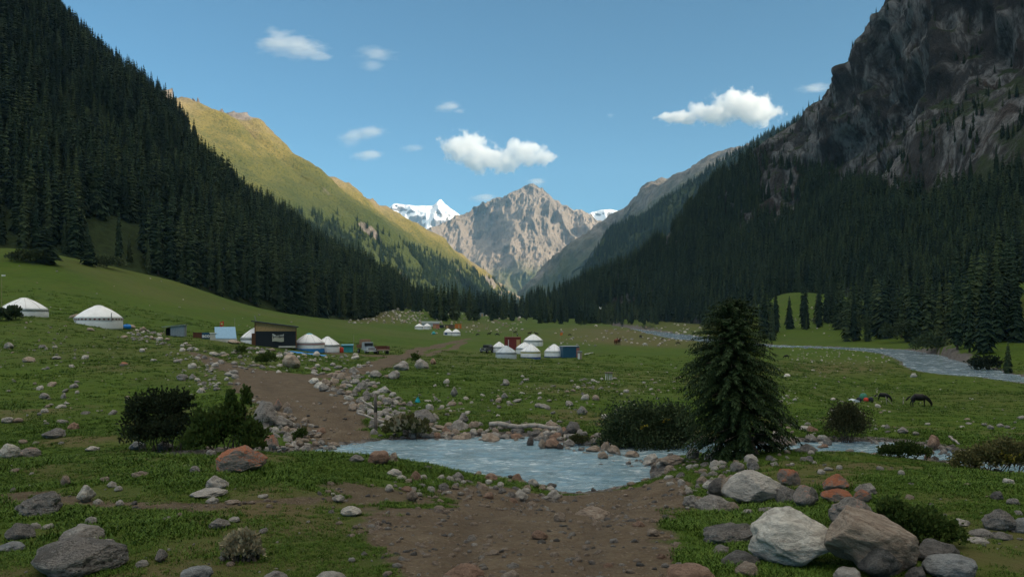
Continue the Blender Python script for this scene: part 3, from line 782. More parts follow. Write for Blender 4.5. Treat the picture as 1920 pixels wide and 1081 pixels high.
def trunk_arrays(r=0.012, h=0.9, n=6):
    V = []; Q = []
    for z, q in ((-0.06, 1.25), (0.15, 1.0), (h, 0.15)):
        for k in range(n): V.append((r * q * math.cos(6.283 * k / n), r * q * math.sin(6.283 * k / n), z))
    for i in range(2):
        for k in range(n): Q.append((i * n + k, i * n + (k + 1) % n, (i + 1) * n + (k + 1) % n, (i + 1) * n + k))
    return V, Q
_rg = np.random.default_rng(11)
CROWNS = []; FOREST_SRC = []
TRUNK_ME = np_mesh('trunk', *trunk_arrays(), M_BARK)
for k, (wd, ly, pr) in enumerate([(0.12, 30, 9), (0.145, 30, 10), (0.105, 32, 8), (0.165, 28, 10), (0.13, 34, 9), (0.20, 26, 11)]):
    v, q = spruce_arrays(_rg, ly, pr, wd, bare=0.03 + 0.04 * (k % 3))
    CROWNS.append(np_mesh('crown', v, q, M_FOL, smooth=False))
    tv, tq = trunk_arrays()
    v2, q2 = spruce_arrays(_rg, 18, 7, wd * 1.05, bare=0.04)
    FOREST_SRC.append(source('forest_spruce', np_mesh('forest_spruce', v2, q2, M_FOL, smooth=False)))

def sample_loft(G, n, t0, t1, rng, s0=0.0, s1=1.0):
    nv, nu, _ = G.shape
    i0, i1 = int(t0 * (nv - 1)), int(t1 * (nv - 1)); j0, j1 = int(s0 * (nu - 1)), int(s1 * (nu - 1))
    A = G[i0:i1 + 1, j0:j1 + 1]
    du = A[:-1, 1:] - A[:-1, :-1]; dv = A[1:, :-1] - A[:-1, :-1]
    ar = np.linalg.norm(np.cross(du, dv), axis=2).ravel(); c = np.cumsum(ar); c /= c[-1]
    k = np.searchsorted(c, rng.random(n)); ii, jj = np.divmod(k, A.shape[1] - 1)
    a, b = rng.random(n)[:, None], rng.random(n)[:, None]
    P = A[ii, jj] * (1 - a) * (1 - b) + A[ii + 1, jj] * a * (1 - b) + A[ii, jj + 1] * (1 - a) * b + A[ii + 1, jj + 1] * a * b
    nn = np.cross(du, dv); nn /= np.linalg.norm(nn, axis=2, keepdims=True) + 1e-9
    return P, (i0 + ii) / (nv - 1), (j0 + jj) / (nu - 1), np.abs(nn[ii, jj, 2])
def proj(P): return 960 + F * P[:, 0] / P[:, 1], HZ - F * P[:, 2] / P[:, 1]
def in_frame(P, m=90):
    y = np.maximum(P[:, 1], 1); u = 960 + F * P[:, 0] / y; v = HZ - F * P[:, 2] / y
    return (P[:, 1] > 20) & (u > -m) & (u < 1920 + m) & (v > -m) & (v < 1100)

TREES = []            # rows: x y z height width index zone
def add_trees(P, hmin, hmax, zone, rng, wide=1.0):
    n = len(P)
    h = hmin + (hmax - hmin) * rng.random(n) ** 0.8
    h = h * (1 - 0.42 * np.clip(P[:, 2] / 230, 0, 1)) if zone < 2 else h
    for p, q in zip(P, h): TREES.append((p[0], p[1], p[2] - 0.3, q, wide * (0.85 + 0.35 * rng.random()), int(rng.integers(0, 5)), zone))
_rg = np.random.default_rng(23)
# left forest
P, T, S, NZ = sample_loft(G_LH, 12500, 0.0, 0.52, _rg)
u, v = proj(P); ok = in_frame(P) & ((P[:, 1] > 1000) | (P[:, 2] > gz(P[:, 0], P[:, 1]) - 0.4))
ok &= ~((np.hypot((u - 205) / 45, (v - 455) / 45) < 1)) & ~((np.hypot((u - 262) / 16, (v - 445) / 26) < 1))
ok &= ~((fbm(P[:, 0] / 38, P[:, 1] / 38, P[:, 2] / 30, s=135, o=3) > 0.48) & (_rg.random(len(P)) < 0.8))
P = P[ok]; add_trees(P, 11, 27, 0, _rg)
N_L = len(P)
# right forest: dense low, thinning over the cliffs
P, T, S, NZ = sample_loft(G_RM, 40000, 0.0, 0.70, _rg, 0.0, 0.75)
u, v = proj(np.maximum(P, [-1e9, 1.0, -1e9]))
line = np.interp(u, [900, 1320, 1400, 1450, 1520, 1600, 1680, 1760, 1840, 1930], [0, 235, 250, 310, 310, 345, 365, 350, 330, 320])
pr = np.where(v > line + 50, 1.0, np.where(v > line - 10, 0.45, 0.08))
pr = np.where(u < 1330, 1.0, pr)
pr *= np.where(fbm(P[:, 0] / 60, P[:, 1] / 60, P[:, 2] / 45, s=131, o=3) > 0.34, 0.08, 1.0)
pr *= np.where(NZ < 0.25, 0.35, 1.0)
pr = np.where((v < 190) & (u > 1560), pr * 0.35, pr)
ok = in_frame(P) & (_rg.random(len(P)) < pr) & (P[:, 2] > gz(P[:, 0], P[:, 1]) - 0.4) & (T < 0.675)
ok2 = ok & ((v < line) | ((v < 300) & (u > 1380))); add_trees(P[ok2], 9, 14, 1, _rg); P = P[ok & ~ok2]; add_trees(P, 13, 24, 1, _rg)
# trees on the valley floor below the slopes
def pix_trees(n, ur, vr, h0, h1, zone, dens=None, wide=1.0):
    Q = []
    while len(Q) < n:
        a = _rg.uniform(*ur); b = _rg.uniform(*vr)
        if dens is not None and _rg.random() > dens(a, b): continue
        p = at(a, b, 150); Q.append((p.x, p.y, p.z))
    add_trees(np.array(Q), h0, h1, zone, _rg, wide)
pix_trees(46, (800, 995), (586, 601), 15, 26, 2, lambda a, b: 1.0 if b > 588 or a > 840 else 0.3)
pix_trees(34, (735, 850), (574, 586), 11, 18, 2, lambda a, b: 1.0 if abs(b - (578 + (a - 735) * .05)) < 4 else 0.0)
pix_trees(70, (1000, 1250), (596, 608), 14, 24, 3, lambda a, b: 1.0 if abs(b - 600 - (a - 1000) * 0.02) < 6 else 0.1)
pix_trees(26, (1130, 1440), (592, 612), 14, 24, 3, lambda a, b: 0.9)
pix_trees(170, (1430, 1900), (520, 640), 13, 26, 3, lambda a, b: float(np.clip(fbm(np.array([a / 46.0]), np.array([b / 40.0]), s=7, o=2)[0] + (0.45 if a > 1640 else 0.30), 0, 1)))
for a, b, hpx in ((1480, 616, 62), (1531, 606, 58), (1549, 603, 48), (1612, 590, 70), (1512, 618, 30), (1795, 655, 160), (1818, 660, 140), (1762, 648, 120), (1846, 662, 150), (1872, 640, 130), (1905, 640, 120), (1690, 632, 110), (1715, 638, 120), (1738, 640, 130), (1660, 625, 90), (1890, 700, 62)):
    p = at(a, b, 100); TREES.append((p.x, p.y, p.z - 0.2, hpx * p.y / F, 1.0, int(_rg.integers(0, 4)), 3))
for a, b, hpx, w in ((84, 494, 72, 1.9), (166, 497, 62, 1.5), (120, 470, 60, 1.2), (300, 508, 90, 1.1)):
    p = at(a, b, 60); TREES.append((p.x, p.y, p.z - 0.2, hpx * p.y / F, w, 5, 0))

TR = np.array(TREES)
u, v = proj(TR[:, :3]); inn = (u > 4) & (u < 1916) & (v > 0)
hpx = TR[:, 3] * F / TR[:, 1] * (0.6 + 0.4 * TR[:, 4])
# nearest rows show largest: a tree counts less when others stand right in front of it
hide = np.zeros(len(TR))
o_ = np.argsort(TR[:, 1]); front = np.full(2100, 1e9)
for k in o_:
    a = int(np.clip(u[k], 0, 2099)); top = v[k] - TR[k, 3] * F / TR[k, 1]
    hide[k] = np.clip((front[max(0, a - 4):a + 5].min() - top) / max(1, v[k] - top), 0, 1) if inn[k] else 0
    w = max(2, int(0.11 * TR[k, 4] * TR[k, 3] * F / TR[k, 1]))
    front[max(0, a - w):a + w + 1] = np.minimum(front[max(0, a - w):a + w + 1], top + 6)
score = np.where(inn, hpx * hide, -1)
pick = np.argsort(-score)[:290]
NEARTREE = pick[np.argsort(u[pick])]
rest = np.setdiff1d(np.arange(len(TR)), pick)
def ordinal(n):
    w = ['first', 'second', 'third', 'fourth', 'fifth', 'sixth', 'seventh', 'eighth', 'ninth', 'tenth', 'eleventh', 'twelfth', 'thirteenth', 'fourteenth', 'fifteenth', 'sixteenth', 'seventeenth', 'eighteenth', 'nineteenth']
    if n <= 19: return w[n - 1]
    t = ['', '', 'twent', 'thirt', 'fort', 'fift', 'sixt', 'sevent', 'eight', 'ninet']
    h, r = divmod(n, 100); pre = {0: '', 1: 'hundred-', 2: 'two-hundred-'}[h]
    if r == 0: return pre.rstrip('-') + 'th'
    if r <= 19: return pre + w[r - 1]
    q, s = divmod(r, 10)
    return pre + (t[q] + 'ieth' if s == 0 else t[q] + 'y-' + w[s - 1])
ZN = {0: ('left', 'dark spruces on the left hillside'), 1: ('right', 'dark spruces on the right mountainside'), 2: ('middle', 'spruces at the head of the meadow'), 3: ('right', 'spruces on the far bank below the right mountain')}
ZT = {0: 'on the left hillside', 1: 'on the right mountainside', 2: 'at the head of the meadow', 3: 'on the far river bank'}
_cnt = {}
for k in NEARTREE:
    z = int(TR[k, 6]); _cnt[z] = _cnt.get(z, 0) + 1
    x, y, zz, h, w, ix, _ = TR[k]
    hp = TR[k, 3] * F / TR[k, 1]
    look = 'broad' if w > 1.1 else ('slim' if w < 0.95 else 'pointed')
    size = 'tall' if hp > 95 else ('short' if hp < 55 else 'dark')
    lab = f"{size} {look} spruce, {ordinal(_cnt[z])} from left {ZT[z]}"
    t = thing('spruce_tree', lab, 'tree', (x, y, zz), float(_rg.uniform(0, 6.28)), ZN[z][1])
    t.scale = (h * w, h * w, h)
    link('trunk', TRUNK_ME, t); link('crown', CROWNS[int(ix)], t)
r = TR[rest]
# far forests
P, T, S, NZ = sample_loft(G_LR, 15000, 0.02, 0.42, _rg)
u, v = proj(P)
lim = np.interp(u, [500, 600, 660, 740, 820, 900, 985], [400, 405, 425, 462, 492, 520, 556])
pr = sstep(v - lim, -22, 26) * (0.35 + 0.65 * sstep(fbm(P[:, 0] / 90, P[:, 1] / 90, s=141), -0.35, 0.1))
P = P[in_frame(P) & (_rg.random(len(P)) < pr) & (u > 480) & (T < 0.38)]
far = [(p[0], p[1], p[2] - 0.5, 14 + 9 * _rg.random(), 1.25, int(_rg.integers(0, 6)), 4) for p in P]
P, T, S, NZ = sample_loft(G_R2, 7000, 0.02, 0.5, _rg)
u, v = proj(P)
pr = 0.25 + 0.75 * sstep(fbm(P[:, 0] / 70, P[:, 1] / 70, P[:, 2] / 90, s=142), -0.2, 0.25); pr = np.where(T > 0.42, pr * 0.5, pr)
P = P[in_frame(P) & (_rg.random(len(P)) < pr)]
far += [(p[0], p[1], p[2] - 0.5, 14 + 10 * _rg.random(), 1.15, int(_rg.integers(0, 6)), 4) for p in P]
r = np.vstack([r, np.array(far)])
rot = np.zeros((len(r), 3)); rot[:, 2] = _rg.random(len(r)) * 6.28; rot[:, :2] = _rg.normal(0, 0.025, (len(r), 2))
stuff('spruce_forest', r[:, :3], np.stack([r[:, 3] * r[:, 4], r[:, 3] * r[:, 4], r[:, 3]], 1), rot, r[:, 5].astype(int), FOREST_SRC)

# ------------------------------------------------------------------ the young spruce by the stream
def frame_of(d):
    d = Vector(d).normalized(); s = d.cross(Vector((0, 0, 1)));
    if s.length < 1e-3: s = Vector((1, 0, 0))
    s.normalize(); return d, s, s.cross(d)
def hero_spruce():
    rng = np.random.default_rng(5)
    b = at(1412, 853, 15); H = 292 * b.y / F
    t = thing('young_spruce', 'bushy young spruce with a leaning trunk standing alone on the stream bank', 'tree', b)
    lean = Vector((-40 * b.y / F, 0.1, 0))
    def axis(h): return Vector((lean.x * min(1, h * 2.2) * (1 - 0.25 * max(0, h - .45)), 0.15 * h, h * H))
    tm = MB(); pts = [axis(k / 12) for k in range(13)]
    pts[0] += Vector((0.06, 0, -0.15))
    for i in range(12):
        r0 = 0.13 * (1 - i / 12.5) + 0.008; r1 = 0.13 * (1 - (i + 1) / 12.5) + 0.008
        tm.tube(pts[i], pts[i + 1], r0 * (1.35 if i == 0 else 1), r1, 10)
    tm.build('trunk', M_BARK, t, smooth=True)
    V = []; Q = []
    def blade(p, d, L, w, n):
        d = d.normalized(); s = d.cross(n)
        if s.length < 1e-4: s = d.orthogonal()
        s.normalize(); k = len(V)
        V.extend([tuple(p - s * w * 0.35), tuple(p + s * w * 0.35), tuple(p + d * L * 0.6 + s * w * 0.5), tuple(p + d * L), tuple(p + d * L * 0.6 - s * w * 0.5)])
        Q.append((k, k + 1, k + 2, k + 3)); Q.append((k, k + 3, k + 4, k + 4))
    prof_t = [0, .04, .10, .18, .30, .42, .55, .68, .80, .90, .97, 1.0]
    prof_r = [.50, .82, 1.0, 1.02, .97, .94, .88, .76, .60, .42, .20, .03]
    RW = 100 * b.y / F
    for i in range(74):
        h = 0.03 + 0.965 * (i + rng.random()) / 74
        R = RW * np.interp(h, prof_t, prof_r)
        per = 9 if h < 0.85 else 7
        off = rng.random() * 6.28
        for k in range(per):
            a = off + 6.283 * (k + rng.normal(0, 0.3)) / per
            if h < 0.25 and -0.75 < math.atan2(math.sin(a + 1.0), math.cos(a + 1.0)) < 0.8 and rng.random() < 0.93: continue   # bare trunk shows on this side
            L = R * (0.66 + 0.46 * rng.random() ** 0.8)
            if rng.random() < 0.08: L *= 1.22
            if rng.random() < 0.08: continue
            p = axis(h); dirh = Vector((math.cos(a), math.sin(a), 0))
            n = max(3, int(L / 0.075)); up0 = 0.25 + 0.9 * max(0, h - 0.6)
            for s in range(1, n + 1):
                f = s / n
                q = p + dirh * L * f + Vector((0, 0, L * (up0 * f - (0.58 - 0.4 * h) * f * f)))
                if f < 0.25 and rng.random() < 0.6: continue
                tang = (dirh + Vector((0, 0, up0 - 2 * (0.75 - 0.5 * h) * f))).normalized()
                side = tang.cross(Vector((0, 0, 1))).normalized()
                tl = 0.08 + 0.07 * (1 - f) + 0.04 * rng.random()
                for sg in (-1, 1):
                    for _ in range(3):
                        d = tang * (0.55 + 0.4 * rng.random()) + side * sg * (0.7 + 0.3 * rng.random()) + Vector((0, 0, rng.normal(-0.30, 0.3)))
                        blade(q + Vector(rng.normal(0, 0.02, 3)), d, tl * (0.8 + 0.5 * rng.random()), 0.024, Vector((rng.normal(0, .5), rng.normal(0, .5), 1)))
                if rng.random() < 0.75:
                    blade(q, Vector((rng.normal(0, .25), rng.normal(0, .25), -1)), tl * 1.1, 0.04, dirh)
                if s == n: blade(q, tang, 0.16, 0.045, Vector((0, 0, 1)))
    V2 = V; F3 = [(a, b_, c, d) for a, b_, c, d in Q if c != d] ; T3 = [(a, b_, c) for a, b_, c, d in Q if c == d]
    me = bpy.data.meshes.new('crown'); me.from_pydata(V2, [], F3 + T3); me.materials.append(M_NEEDLE_HERO); me.update()
    link('crown', me, t)
    tw = MB()
    for i in range(46):
        h = 0.03 + 0.8 * rng.random(); a = rng.random() * 6.28; R = RW * np.interp(h, prof_t, prof_r) * 0.8
        p = axis(h); tw.tube(p, p + Vector((math.cos(a) * R, math.sin(a) * R, -0.12 * R)), 0.018, 0.005, 5)
    tw.build('branches', M_BARK, t)
hero_spruce()

# ------------------------------------------------------------------ bushes
M_JUN_DARK = foliage_mat('dark_bush_leaves', (0.018, 0.026, 0.011), (0.032, 0.045, 0.017), (0.055, 0.068, 0.024), 2.0)
M_JUN_GREEN = foliage_mat('juniper_leaves', (0.028, 0.046, 0.010), (0.052, 0.080, 0.016), (0.090, 0.120, 0.024), 2.2)
M_WILLOW = foliage_mat('willow_leaves', (0.030, 0.046, 0.022), (0.052, 0.075, 0.032), (0.082, 0.105, 0.045), 2.0)
M_OLIVE = foliage_mat('olive_leaves', (0.045, 0.048, 0.020), (0.075, 0.078, 0.030), (0.13, 0.12, 0.045), 2.5)
M_STRAW = foliage_mat('dry_stems', (0.16, 0.13, 0.08), (0.26, 0.22, 0.14), (0.36, 0.31, 0.20), 6.0)
M_YELLOW = foliage_mat('yellow_leaves', (0.16, 0.14, 0.02), (0.26, 0.22, 0.03), (0.35, 0.28, 0.04), 4.0)
M_STEM = flat('woody_stems', (0.11, 0.085, 0.065), 0.9, 0.1, 0.4, 20)
def leaf_cloud(rng, blobs, n, size, up=0.6, clump=14, spread=0.24, nar=0.4):
    """many leaf faces gathered in sprays over the outside of a few rounded masses"""
    V = np.zeros((n * 4, 3)); 
    vol = np.array([b[3] * b[5] + b[3] * b[4] for b in blobs]); vol = vol / vol.sum()
    nc = max(12, n // clump); bi = rng.choice(len(blobs), nc, p=vol); B = np.array(blobs)[bi]
    d = rng.normal(0, 1, (nc, 3)); d /= np.linalg.norm(d, axis=1, keepdims=True); d[:, 2] = np.where(d[:, 2] < -0.35, -d[:, 2], d[:, 2])
    r = rng.random((nc, 1)) ** 0.42 * (1 + rng.normal(0, 0.19, (nc, 1)))
    C = B[:, :3] + d * r * B[:, 3:6]
    ci = rng.integers(0, nc, n); sc = B[ci, 3:6].mean(1, keepdims=True)
    k = rng.random((n, 1))
    ax = d[ci] * 0.6 + np.array([0, 0, up]) + rng.normal(0, 0.45, (n, 3)); ax /= np.linalg.norm(ax, axis=1, keepdims=True)
    P = C[ci] + ax * k * sc * spread * 1.6 + rng.normal(0, 1, (n, 3)) * sc * spread * 0.45
    s = np.cross(ax, rng.normal(0, 1, (n, 3))); s /= np.linalg.norm(s, axis=1, keepdims=True) + 1e-9
    L = size * (0.6 + 0.8 * rng.random((n, 1))); w = L * nar
    V = np.stack([P - s * w * 0.3, P + ax * L * 0.5 - s * w, P + ax * L, P + ax * L * 0.5 + s * w], 1).reshape(-1, 3)
    Q = np.arange(n * 4).reshape(n, 4)
    return V, Q
def bush(name, label, cat, u, v, blobs_px, n, size, mat, up=0.6, seed=1, stems=10, extra=None, dmin=8, group=None, clump=12, spread=0.25):
    """blobs in photograph pixels relative to the base: (du, dv above base, half width, half height, depth factor)"""
    rng = np.random.default_rng(seed); b = at(u, v, dmin); k = b.y / F
    t = thing(name, label, cat, b, 0, group)
    bl = [(du * k, off * k, dv * k, ru * k, ru * k * 0.9, rv * k) for du, dv, ru, rv, off in blobs_px]
    V, Q = leaf_cloud(rng, bl, n, size, up, clump, spread)
    fl = b.z
    link('foliage', np_mesh('foliage', V, Q, mat, smooth=False), t)
    st = MB()
    for i in range(stems):
        q = bl[i % len(bl)]; e = Vector((q[0] + rng.normal(0, q[3] * 0.5), q[1] + rng.normal(0, q[4] * 0.4), q[2] + rng.uniform(-.2, .7) * q[5]))
        s0 = Vector((q[0] * 0.75 + rng.normal(0, 0.08), q[1] * 0.75 + rng.normal(0, 0.06), -0.08)); m = s0.lerp(e, 0.5) + Vector((0, 0, 0.06))
        st.tube(s0, m, 0.016, 0.011, 5); st.tube(m, e, 0.011, 0.004, 5)
    st.build('stems', M_STEM, t)
    if extra:
        for em, en, ebl in extra:
            V, Q = leaf_cloud(rng, [(du * k, off * k, dv * k, ru * k, ru * k * 0.8, rv * k) for du, dv, ru, rv, off in ebl], en, size, up, 10)
            link('coloured_leaves', np_mesh('coloured_leaves', V, Q, em, smooth=False), t)
    return t
bush('dark_bush', 'dark blackish bush, left one of the pair behind the grassy bank', 'bush', 312, 846,
     [(-54, 60, 22, 36, 0), (-28, 74, 22, 34, 4), (8, 66, 26, 40, 0), (26, 30, 42, 30, -8), (-34, 26, 40, 26, -4), (36, 84, 12, 24, 0), (-6, 92, 10, 18, 0)], 11000, 0.085, M_JUN_DARK, 1.2, 3, 18)
bush('juniper_bush', 'bright green juniper bush with upright tips beside the rocks and ford track', 'bush', 425, 848,
     [(-34, 40, 30, 30, 0), (4, 44, 30, 32, 0), (44, 26, 26, 24, -6), (8, 84, 9, 28, 0), (36, 92, 9, 26, 2), (22, 70, 10, 20, 0), (-40, 18, 34, 20, -4), (54, 12, 20, 14, -8)], 11000, 0.075, M_JUN_GREEN, 1.8, 4, 14)
bush('willow_bush', 'wide dark willow bush at the water with a few yellow leaves', 'bush', 1205, 852,
     [(-40, 44, 36, 38, 0), (5, 50, 42, 40, 3), (50, 46, 40, 38, 0), (-58, 20, 26, 22, -4), (70, 25, 44, 30, 0), (10, 15, 60, 22, -6)], 15000, 0.085, M_WILLOW, 0.5, 5, 14,
     extra=[(M_YELLOW, 40, [(-2, 52, 9, 6, -30), (40, 66, 6, 4, -26)])], dmin=20)
bush('round_shrub', 'round grey-green shrub beside the white rapids', 'shrub', 1590, 832, [(-10, 34, 28, 30, 0), (10, 36, 28, 30, 0), (0, 24, 34, 24, -3), (0, 52, 20, 16, 0)], 9000, 0.06, M_OLIVE, 0.9, 6, 16, dmin=20)
bush('juniper_mat', 'low spreading juniper between the two patches of white water', 'shrub', 1697, 858, [(-28, 8, 20, 10, 0), (0, 11, 24, 13, 0), (26, 8, 18, 10, 0)], 5000, 0.06, M_JUN_GREEN, 0.8, 7, 8, dmin=12)
bush('streamside_shrub', 'brownish shrubs with autumn leaves on the stream bank at the right edge', 'shrub', 1875, 884, [(-60, 14, 26, 18, 4), (-25, 20, 28, 22, 0), (12, 26, 32, 26, 0), (44, 18, 26, 22, 0)], 9000, 0.07, M_OLIVE, 0.8, 8, 14,
     extra=[(M_YELLOW, 120, [(5, 26, 24, 14, -22)])], dmin=12)
bush('juniper_mat', 'dense low juniper right behind the big tan boulder', 'shrub', 1728, 1022, [(-40, 34, 34, 30, 4), (-5, 24, 40, 28, 0), (34, 14, 34, 22, -4), (-50, 60, 22, 16, 8)], 12000, 0.045, M_JUN_GREEN, 0.9, 9, 10, dmin=5)
bush('dry_shrub', 'pale dry shrub alone on the grass at the lower left', 'shrub', 452, 1050, [(-12, 24, 18, 18, 0), (10, 28, 17, 20, 0), (-2, 12, 22, 14, -3), (30, 10, 10, 9, 0)], 2600, 0.05, M_STRAW, 1.2, 10, 26, dmin=5, clump=9)
bush('rank_weeds', 'tall green and straw weeds among the stones at the back of the ford', 'weeds', 762, 822, [(-24, 13, 18, 15, 0), (2, 16, 20, 18, 0), (26, 12, 18, 14, 0)], 2600, 0.13, M_OLIVE, 2.6, 11, 14, dmin=20, extra=[(M_STRAW, 500, [(-10, 20, 20, 16, -4), (22, 14, 16, 14, -6)])])
bush('green_weeds', 'fresh green leafy weed growing between the stone pile and ford track', 'weeds', 566, 825, [(0, 10, 9, 10, 0), (-8, 6, 8, 7, 0)], 900, 0.06, M_JUN_GREEN, 1.0, 12, 5, dmin=18)
bush('grass_tussock', 'dark green tussock in front of the pinkish boulder', 'tussock', 502, 684, [(0, 9, 14, 11, 0), (-12, 6, 10, 8, 0)], 1400, 0.16, M_JUN_GREEN, 2.0, 13, 4, dmin=30)
bush('grass_tussock', 'small dark tussock on the stony slope above the track', 'tussock', 452, 665, [(0, 6, 9, 8, 0)], 700, 0.16, M_JUN_GREEN, 2.0, 14, 3, dmin=30)
bush('grass_tussock', 'dark green tussock behind the rocks beside the upper track', 'tussock', 779, 684, [(0, 10, 7, 11, 0)], 800, 0.16, M_JUN_GREEN, 1.6, 15, 3, dmin=30)
bush('streamside_weeds', 'mossy green weeds hanging over the stones at the back of the pool', 'weeds', 1088, 836, [(-6, 7, 12, 8, 0), (10, 6, 10, 7, 0)], 1300, 0.07, M_OLIVE, 1.0, 16, 4, dmin=20)
bush('hillside_shrub', 'green shrub at the forest edge below the left trees', 'shrub', 205, 503, [(-14, 9, 18, 10, 0), (10, 9, 16, 10, 0)], 2200, 0.55, M_WILLOW, 0.6, 17, 5, dmin=60)
bush('hillside_shrub', 'dark spreading shrub near the left edge below the trees', 'shrub', 60, 492, [(-22, 8, 18, 9, 0), (6, 8, 20, 10, 0)], 2200, 0.55, M_JUN_DARK, 0.6, 18, 5, dmin=60)
_ps = np.random.default_rng(77)
for k, (a, b, w, lab) in enumerate(((1850, 698, 30, 'bushy dark shrub on the far river bank at the right edge'), (1595, 612, 26, 'leafy bush under the spruces across the river, leftmost of four'),
        (1640, 626, 34, 'leafy bush under the spruces across the river, second of four'), (1690, 642, 40, 'leafy bush under the spruces across the river, third of four'),
        (1745, 664, 36, 'leafy bush under the spruces across the river, rightmost of four'), (1216, 622, 16, 'grey-green willow at the far river bend'), (1330, 618, 18, 'bush on the far bank just above the young spruce'),
        (1094, 612, 12, 'dark low bush on the rubble beyond the orange flag'), (18, 600, 22, 'dark bush at the left edge beside the first yurt'))):
    bush('riverside_bush', lab, 'bush', a, b, [(-w * .5, w * .35, w * .5, w * .42, 0), (w * .3, w * .4, w * .55, w * .48, 0)], 1500, 0.05 * w / 3.0 if w > 12 else .3, M_WILLOW if k else M_JUN_DARK, 0.6, 30 + k, 4, dmin=60, group='bushes along the far river bank' if 0 < k < 7 else None)

# ------------------------------------------------------------------ turf: short grass near the camera (cannot be counted)
def blade_mat():
    m = Mat('grass_blades', 0.7, 0.2)
    oi = m.n('ShaderNodeObjectInfo'); a = m.noise(0.6, 4)
    f = m.math('ADD', m.math('MULTIPLY', oi.outputs['Random'], 0.6), m.math('MULTIPLY', a, 0.4))
    m.col(m.ramp(f, [(0.15, (0.040, 0.084, 0.008)), (0.5, (0.062, 0.118, 0.010)), (0.8, (0.090, 0.140, 0.015)), (0.95, (0.17, 0.17, 0.06))])); return m.m
M_BLADE = blade_mat()
def tuft(rng, n, h, r):
    V = []; Q = []
    for _ in range(n):
        a, q = rng.random() * 6.28, r * rng.random() ** 0.6; x, y = q * math.cos(a), q * math.sin(a)
        b = rng.random() * 6.28; l = h * (0.4 + 0.8 * rng.random()); ln = l * (0.3 + 0.7 * rng.random()); w = 0.0035 + 0.003 * rng.random()
        dx, dy = math.cos(b), math.sin(b); k = len(V)
        V += [(x - dy * w, y + dx * w, 0), (x + dy * w, y - dx * w, 0), (x + dx * ln * .35 + dy * w * .7, y + dy * ln * .35 - dx * w * .7, l * .6),
              (x + dx * ln * .35 - dy * w * .7, y + dy * ln * .35 + dx * w * .7, l * .6), (x + dx * ln, y + dy * ln, l * 0.9), (x + dx * ln, y + dy * ln + 0.001, l * .9)]
        Q += [(k, k + 1, k + 2, k + 3), (k + 3, k + 2, k + 5, k + 4)]
    return V, Q
_rg = np.random.default_rng(91)
TUFTS = [source('turf', np_mesh('turf', *tuft(_rg, 22, 0.030 + 0.008 * k, 0.09), M_BLADE, smooth=False)) for k in range(4)]
def grid_val(A, x, y):
    uu = 960 + F * x / y
    i = np.clip(np.searchsorted(LD, np.log(y)), 0, len(LD) - 1); j = np.clip(np.searchsorted(UU, uu), 0, len(UU) - 1)
    return A[i, j]
n = 215000
d = np.exp(_rg.uniform(math.log(6.5), math.log(34), n)) ; uu = _rg.uniform(-450, 2460, n)
x = (uu - 960) * d / F
dr = grid_val(DIRT, x, d) + 0.35 * fbm(x * 2.5, d * 2.5, s=151, o=3); sd = grid_val(SDS, x, d); sh = grid_val(SHORE, x, d)
keep = (dr < 0.42) & (sd > 0.25) & (sh < 0.45) & (_rg.random(n) > 0.9 * grid_val(DRY, x, d)) & (_rg.random(n) < 0.62 + 0.6 * fbm(x * 0.8, d * 0.8, s=152, o=3))
x, d = x[keep], d[keep]
s = (0.75 + 0.7 * _rg.random(len(x))) * np.interp(d, [7, 14, 30], [0.75, 1.05, 1.7]) * (0.85 + 0.5 * np.clip(fbm(x * .5, d * .5, s=153), -.5, 1))
rot = np.zeros((len(x), 3)); rot[:, 2] = _rg.random(len(x)) * 6.28
stuff('grass', np.stack([x, d, gz(x, d) - 0.004], 1), np.stack([s, s, s * (0.7 + 0.5 * _rg.random(len(x)))], 1), rot, _rg.integers(0, 4, len(x)), TUFTS)

n = 46000
d = np.exp(_rg.uniform(math.log(28), math.log(190), n)); uu = _rg.uniform(-40, 1960, n); x = (uu - 960) * d / F
keep = (grid_val(DIRT, x, d) < 0.4) & (grid_val(SDS, x, d) > 0.3) & (grid_val(SDR, x, d) > 1) & (_rg.random(n) < 0.25 + 1.2 * np.clip(fbm(x * .15, d * .15, s=155, o=3), 0, 1))
x, d = x[keep], d[keep]; s = np.interp(d, [28, 60, 190], [1.7, 2.8, 6.5]) * (0.7 + 0.8 * _rg.random(len(x)))
rot = np.zeros((len(x), 3)); rot[:, 2] = _rg.random(len(x)) * 6.28
stuff('pasture_grass', np.stack([x, d, gz(x, d) - 0.01], 1), np.stack([s, s, s * 0.9], 1), rot, _rg.integers(0, 4, len(x)), TUFTS)
